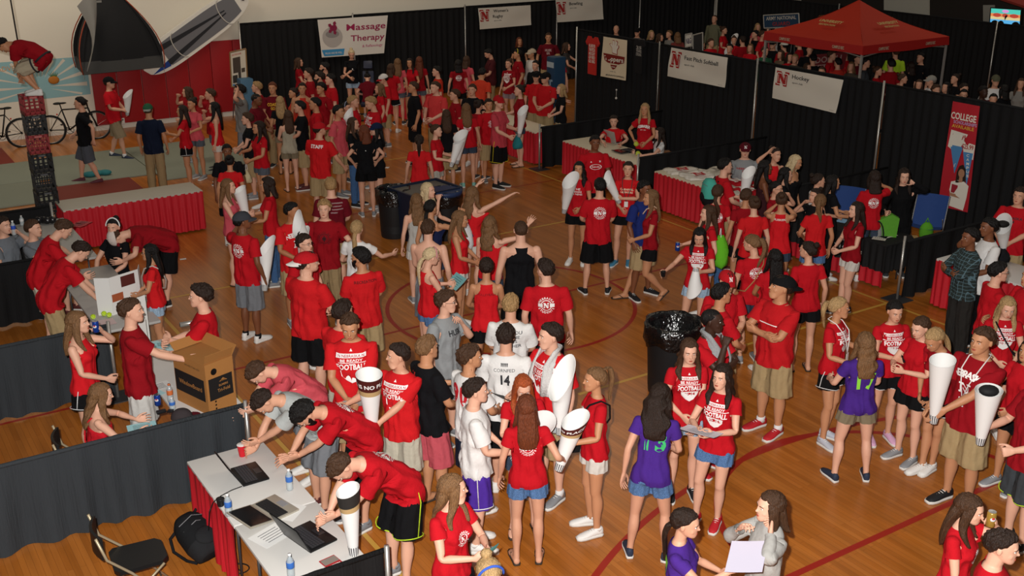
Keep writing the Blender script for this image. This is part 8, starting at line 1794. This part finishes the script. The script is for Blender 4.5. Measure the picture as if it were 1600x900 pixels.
hcone('camo','R','white cone carried upright past the red padding',L_=.48,r1=.10); hcone('grych','L','white cone hanging below the elbow of the hands-on-head man',up=-1,L_=.5,r1=.09) if False else None
hcone('fbt','R','white cone left of two before the football shirt man',tilt=.1,side=.2,L_=.5,r1=.11); hcone('fbt','L','white cone right of two before the football shirt man',tilt=.5,side=-.2,L_=.4,r1=.10)
hcone('two2','L','white cone with pale straw held up near the bins',L_=.55,r1=.13); hcone('two2','R','white cone tilted down left of the upright one near the bins',tilt=.2,side=-.7,L_=.5,r1=.10)
hcone('yel','L','white cone held by the red cap man in yellow-striped shorts',L_=.55,r1=.10); hsheet('tealb','R','curled white poster held by the teal bag girl',.45,.40,tilt=70,curl=.3,lines=False); 
hcone('bears','R','white cone held low by the curly-haired girl',tilt=.15,side=-.2,L_=.58,r1=.12,slant=.12); hcone('tealbp','L','white cone beside the teal backpack man',L_=.55,r1=.10)
hcone('lan2','L','white cone over the shoulder of the lanyard girl with blue shoes',tilt=.1,side=.5,L_=.45,r1=.09); hcone('staff','L','white roll held level beside the staff shirt',up=.15,side=-1,L_=.42,r0=.03,r1=.04,slant=0) ; hcone('cups','L','white cone hanging from the hand of the black cup girl',up=-1,tilt=.1,L_=.30,r1=.10,fill='141414')
hcone('blkb','L','white cone between the white shirt man and the black bag holder',L_=.5,r1=.12,fill='141414',tilt=.5) ; hcone('fc1','R','white cone raised in the far crowd',L_=.5,r1=.10) ; hcone('fc2','R','second white cone upright in the far crowd',L_=.4,r1=.11)
hsheet('pap','R','folded printed paper held by the man looking down',.20,.16,'d0d0cc'); hsheet('pur2','R','large lavender-white sheet held by the ponytailed purple shirt',.40,.26,'dcd8ec',tilt=12,dz=.075,lines=False); hsheet('redsh','R','white papers held flat by the red-shoe girl',.34,.26,'e2e0ea',tilt=15)
hsheet('leaf','R','teal leaflet with a dark letter read by the pink headband girl',.30,.20,'7ab8bc',tilt=40); hsheet('n1','R','grey leaflet in the hand of the man behind the posters',.24,.18,'8a8c90',tilt=10); hsheet('teal','L','teal card held by the long-haired girl, bottom centre',.16,.10,'58b0b4',tilt=60)
hsheet('lace','R','pale green paper held by the lace top girl',.22,.28,'9cc4b8',tilt=70,lines=False); hsheet('towel','R','black folder held before the towel man',.26,.20,'1a1a1c',tilt=30,lines=False)
for k,S,lb in (('bag1','L','black phone of the ponytailed girl with side bag'),('dkph','R','black phone held by the dark-haired football shirt girl'),('blph','R','red-cased phone of the blonde ponytail girl'),('phn','R','phone raised in front of the green bag woman'),('smph','R','phone raised by the very long-haired girl'),('race','R','white phone near the tank top girl\'s face')): hphone(k,S,lb)
can(hand('drink','L')-Z3*.03, 'blue can at the mouth of the red tank girl'); can(hand('gold','L')-Z3*.03, 'gold can at the mouth of the girl, bottom right', 'a8863c'); bottle(hand('gdr','L')-Z3*.05, 'blue bottle tipped by the grey shirt man at the left edge', lab='2c50b8'); can(hand('lime','R')-Z3*.05, 'blue can held out by the lime bag girl')
bottle(hand('redcap','R')-Z3*.06, 'bottle with red label held by the red cap person', lab='a8202a'); cup(hand('cups','R')-Z3*.03, 'small black cup in the outstretched hand', '141416',.07,.035,.028); cup(hand('cupw','R')-Z3*.04,'black and white cup near the right edge','141416',.12,.055,.04)
bottle(hand('bag1','R')-Z3*.08+REC['bag1']['fwd']*.05,'small labelled bottle held by the ponytailed girl', h=.16, lab='c8b8b8')
def ball(p,r_,col,label,nm='ball'):
    o = empty(nm, p); tag(o,label,'ball'); mb = MB(); mb.ball((0,0,0),r_,16); mb.build('ball_shell', mat('felt2',col,.8,bump=.2,scale=60) if col[0] in 'bc' else plain(col,.5), o, smooth=True); mb = MB(); mb.tube([(r_*math.cos(t),r_*math.sin(t)*math.cos(.5*math.sin(2*t)),r_*.5*math.sin(2*t)) for t in [2*math.pi*i/24 for i in range(24)]],.002,5,closed=True); mb.build('seam', plain('c8c8b0',.7), o); return o
ball(hand('ball2','R')+REC['ball2']['fwd']*.04,.05,'b8c83c','yellow softball held at the hip of the lettered jersey'); ball(hand('ball3','L')+Z3*.04,.05,'b8c83c','yellow softball on the cream table by the white shirt girl'); ball(hand('blkb','R')-Z3*.10,.13,'1a1a1c','black ball held by the smiling man at the right','bowling_ball') if False else None
def at_back(k, fn, dz, dy=-.19, dx=0, **kw):
    r = REC[k]; p = r['Mw']@(r['X']['chest']@Vector((dx,dy,1.22+dz))); return fn(p, r['rz'], **kw)
at_back('tealbp', backpack, .02, dy=-.20, label='teal and black backpack on the man by the T-shirt table', col='4aa898', col2='1a1a1c', s=.95)
at_back('lime', tote, .18, dy=-.20, label='lime and white drawstring bag on the long-haired girl', col='62b428', text=None, w_=.34, h=.45)
at_back('lime2', tote, .0, dy=-.22, label='long lime bag on the girl at the end of the red table', col='62b428', w_=.26, h=.55)
at_back('wave2', tote, .18, dy=-.22, label='white drawstring bag lettered ART on the reaching girl', col='dcdce0', text='ART', w_=.36, h=.44)
at_back('n17' if False else 'fbw', tote, .16, dy=-.22, dx=.12, label='white drawstring bag on the football shirt girl at the back', col='d0cec8', w_=.32, h=.42)
tote(hand('clap','L')-Z3*.0, 0, 'white plastic bag lettered ART hanging from the navy top girl', text='ART', w_=.24, h=.36, col='dcdce0')
tote(hand('tealb','L')-Z3*.0, .4, 'teal bag hanging behind the girl in the crimson top', col='2c8088', w_=.22, h=.30, cord='2c8088'); r = REC['greenw']; o = empty('ventilated_bag', hand('greenw','R')+Z3*.02, r['rz']); tag(o,'green and grey panelled bag held up by the woman in black','bag'); mb = MB(); mb.prism([(-.05,0),(.26,-.16),(.24,-.62),(.10,-.70),(-.14,-.42),(-.16,-.06)],-.05,.05,M=Matrix.Rotation(math.pi/2,3,'X')); mb.build('bag_panel', cloth('5c9c34'), o, smooth='auto')
mb = MB(); mb.ball((.16,.03,-.38),(.10,.05,.26)); mb.build('grey_oval', plain('8c8c8a',.6), o, smooth=True); mb = MB(); mb.tube([(.16+.11*math.cos(t),.06,-.38+.27*math.sin(t)) for t in [2*math.pi*i/24 for i in range(24)]],.012,6,closed=True); mb.build('black_binding', plain('141414',.6), o, smooth=True)
tote(hand('teal','R')+Z3*.02, 0, 'black drawstring bag held by the long-haired girl, bottom centre', col='232326', w_=.24, h=.40, cord='232326'); tote(hand('blkb','R')+Z3*.05, .3, 'black round bag held by the smiling man at the right edge', col='1c1c20', w_=.28, h=.24, cord='1c1c20')
tote(hand('smph','L')-Z3*.05, .3, 'cream pouch hanging from the very long-haired girl', col='cfc09a', w_=.18, h=.26); tote(hand('lace','L')-Z3*.02, .2, 'big black handbag of the lace top girl', col='121214', w_=.38, h=.26, name='handbag', cord='121214')
def sidebag(k, sx, label, col, w_=.24, h=.26, z=.92, strap=None):
    """bag at the hip on a strap across the body"""
    r = REC[k]; o = empty('shoulder_bag', r['loc'], r['rz']); tag(o,label,'bag'); q = r['k']; m = cloth(col)
    mb = MB(); mb.box((sx*.21*q,.09,z*q),(.08,w_,h),bev=.03); mb.build('bag_body', m, o, smooth='auto'); mb = MB(); mb.box((sx*(.21*q+.042),.09,(z+.05)*q),(.008,w_*.9,h*.55),bev=.003); mb.build('flap', m, o)
    pts = [(sx*.20,.16,z+.1),(sx*.10,.17,1.12),(-sx*.02,.15,1.30),(-sx*.10,.09,1.44),(-sx*.11,-.02,1.475),(-sx*.07,-.12,1.40),(sx*.05,-.165,1.20),(sx*.15,-.13,1.05),(sx*.21,0,z+.1)]
    mb = MB(); mb.tube([(x*q,y*q,zz*q) for x,y,zz in pts],.009,6); mb.build('shoulder_strap', cloth(strap or col), o, smooth=True)
sidebag('bag1',1,'black side bag on the white shorts girl','161618'); sidebag('strap',-1,'small tan bag on the tan strap','9a6a44',.14,.14,strap='a87850'); sidebag('blst',-1,'small black bag of the blonde girl, right edge','161618',.16,.16); sidebag('walkg',1,'thin pale-strapped purse of the walking girl','c8a890',.12,.14); sidebag('gls',1,'grey-strapped bag of the girl in glasses','c2bcb0',.14,.16,strap='b8b4ac')
def towel(k, label, col, dz=0):
    r = REC[k]; X = r['X']['chest']; o = empty('towel', r['loc'], r['rz']); tag(o,label,'towel'); q = r['k']; pts = [(-.10,.175,1.14),(-.105,.165,1.28),(-.092,.125,1.40),(-.088,.03,1.49),(-.05,-.075,1.505),(.05,-.075,1.505),(.088,.03,1.49),(.092,.125,1.40),(.105,.165,1.28),(.10,.175,1.12)]
    mb = MB(); V = []
    for i,p in enumerate(pts):
        p = Vector(p); a = Vector(pts[max(0,i-1)]); b = Vector(pts[min(len(pts)-1,i+1)]); d = (b-a).normalized(); nrm = Vector((p.x,p.y+.01,0)).normalized(); w_ = d.cross(nrm).normalized()*.045
        for j in range(5): V.append((X@(p+w_*(j/2-1)+nrm*(.012*math.sin(j*1.57)+.006)))*q)
        for j in range(4,-1,-1): V.append((X@(p+w_*(j/2-1)-nrm*.004))*q)
    n = 10; mb.add(V,[(i*n+j,i*n+(j+1)%n,(i+1)*n+(j+1)%n,(i+1)*n+j) for i in range(len(pts)-1) for j in range(n)]+[tuple(range(n)),tuple((len(pts)-1)*n+j for j in range(n))]); mb.build('towel_cloth', mat('terry_'+col,col,.95,bump=.8,scale=120), o, smooth=True)
towel('towel','white towel round the neck of the tall football shirt man','dcdad8'); towel('towel2','grey towel round the neck of the chin-holding man','a2a4a6')
def lanyard(k, label, col='e2dedc', badge=True):
    r = REC[k]; X = r['X']['chest']; o = empty('lanyard', r['loc'], r['rz']); tag(o,label,'lanyard'); q = r['k']; d = .150
    mb = MB(); pts = [(-.005,d+.005,1.14),(-.04,d,1.27),(-.075,d-.03,1.38),(-.082,.03,1.475),(-.05,-.085,1.50),(.05,-.085,1.50),(.082,.03,1.475),(.075,d-.03,1.38),(.04,d,1.27),(.005,d+.005,1.14)]
    mb.tube([(X@Vector(p))*q for p in pts],.006,6); mb.build('lanyard_band', plain(col,.7), o, smooth=True); mb = MB(); c_ = (X@Vector((0,d+.012,1.09)))*q; mb.box(c_,(.06,.004,.09)); mb.build('badge', plain('e2e0dc',.5), o)
lanyard('lany','white lanyard of the tall crimson shirt man'); lanyard('lan2','lanyard of the girl with blue shoes','3a3a3c'); lanyard('blph','white lanyard of the silver shoe girl')
# massage chair
r = REC['mass']; o = empty('massage_chair', r['loc'], r['rz']); tag(o,'dark blue massage chair below the massage banner','chair'); nv = mat('navy_vinyl','1a2038',.45,spec=.4)
for nm_,c_,d_,rx in (('chest_pad',(0,.42,.98),(.30,.10,.46),-18),('face_cradle',(0,.50,1.36),(.24,.08,.22),-30),('seat',(0,-.02,.46),(.36,.34,.08),12),('knee_pad',(0,.36,.34),(.46,.16,.08),30)): mb = MB(); mb.box(c_,d_,rot=Matrix.Rotation(R(rx),3,'X'),bev=.03); mb.build(nm_, nv, o, smooth='auto')
mb = MB(); mb.tube([(0,-.25,.03),(0,.30,.40),(0,.48,1.2)],.025,8); mb.tube([(0,.62,.03),(0,.25,.55),(0,-.02,.42)],.025,8); mb.tube([(-.3,.62,.03),(.3,.62,.03)],.02,8); mb.tube([(-.25,-.25,.03),(.25,-.25,.03)],.02,8); mb.build('frame', plain('2a2a2c',.4,.4), o, smooth=True)
# climber's harness
r = REC['climb']; o = empty('climbing_harness', r['loc'], r['rz']); tag(o,'dark climbing harness on the man on the crate tower','harness'); X = r['X']; q = r['k']
mb = MB(); mb.tube([(X['pelvis']@Vector((.185*math.cos(t),.145*math.sin(t),.985)))*q for t in [2*math.pi*i/20 for i in range(20)]],.018,6,closed=True); mb.build('waist_belt', plain('26262a',.7), o, smooth=True)
for s,S in ((1,'R'),(-1,'L')): mb = MB(); mb.tube([(X['th'+S]@Vector((s*.09+.115*math.cos(t),.125*math.sin(t),.78)))*q for t in [2*math.pi*i/18 for i in range(18)]],.015,6,closed=True); mb.build('leg_loop', plain('26262a',.7), o, smooth=True)

r = REC['cross']; Xc = r['X']['chest']; Xs = r['X']['spine']
for s in (1,-1):
    mb = MB(); pts = [(s*.10,-.075,1.43),(s*.06,-.118,1.36),(0,-.128,1.27),(-s*.07,-.125,1.18),(-s*.12,-.10,1.10)]; mb.tube([(Xc@Vector(p))*r['k'] for p in pts],.008,6)
    mb.build('shoulder_strap', cloth('c41c28'), r['o'], smooth=True)
folding_chair(r['loc']-r['fwd']*.02, r['rz'], 'folding chair under the girl with the red criss-cross straps')
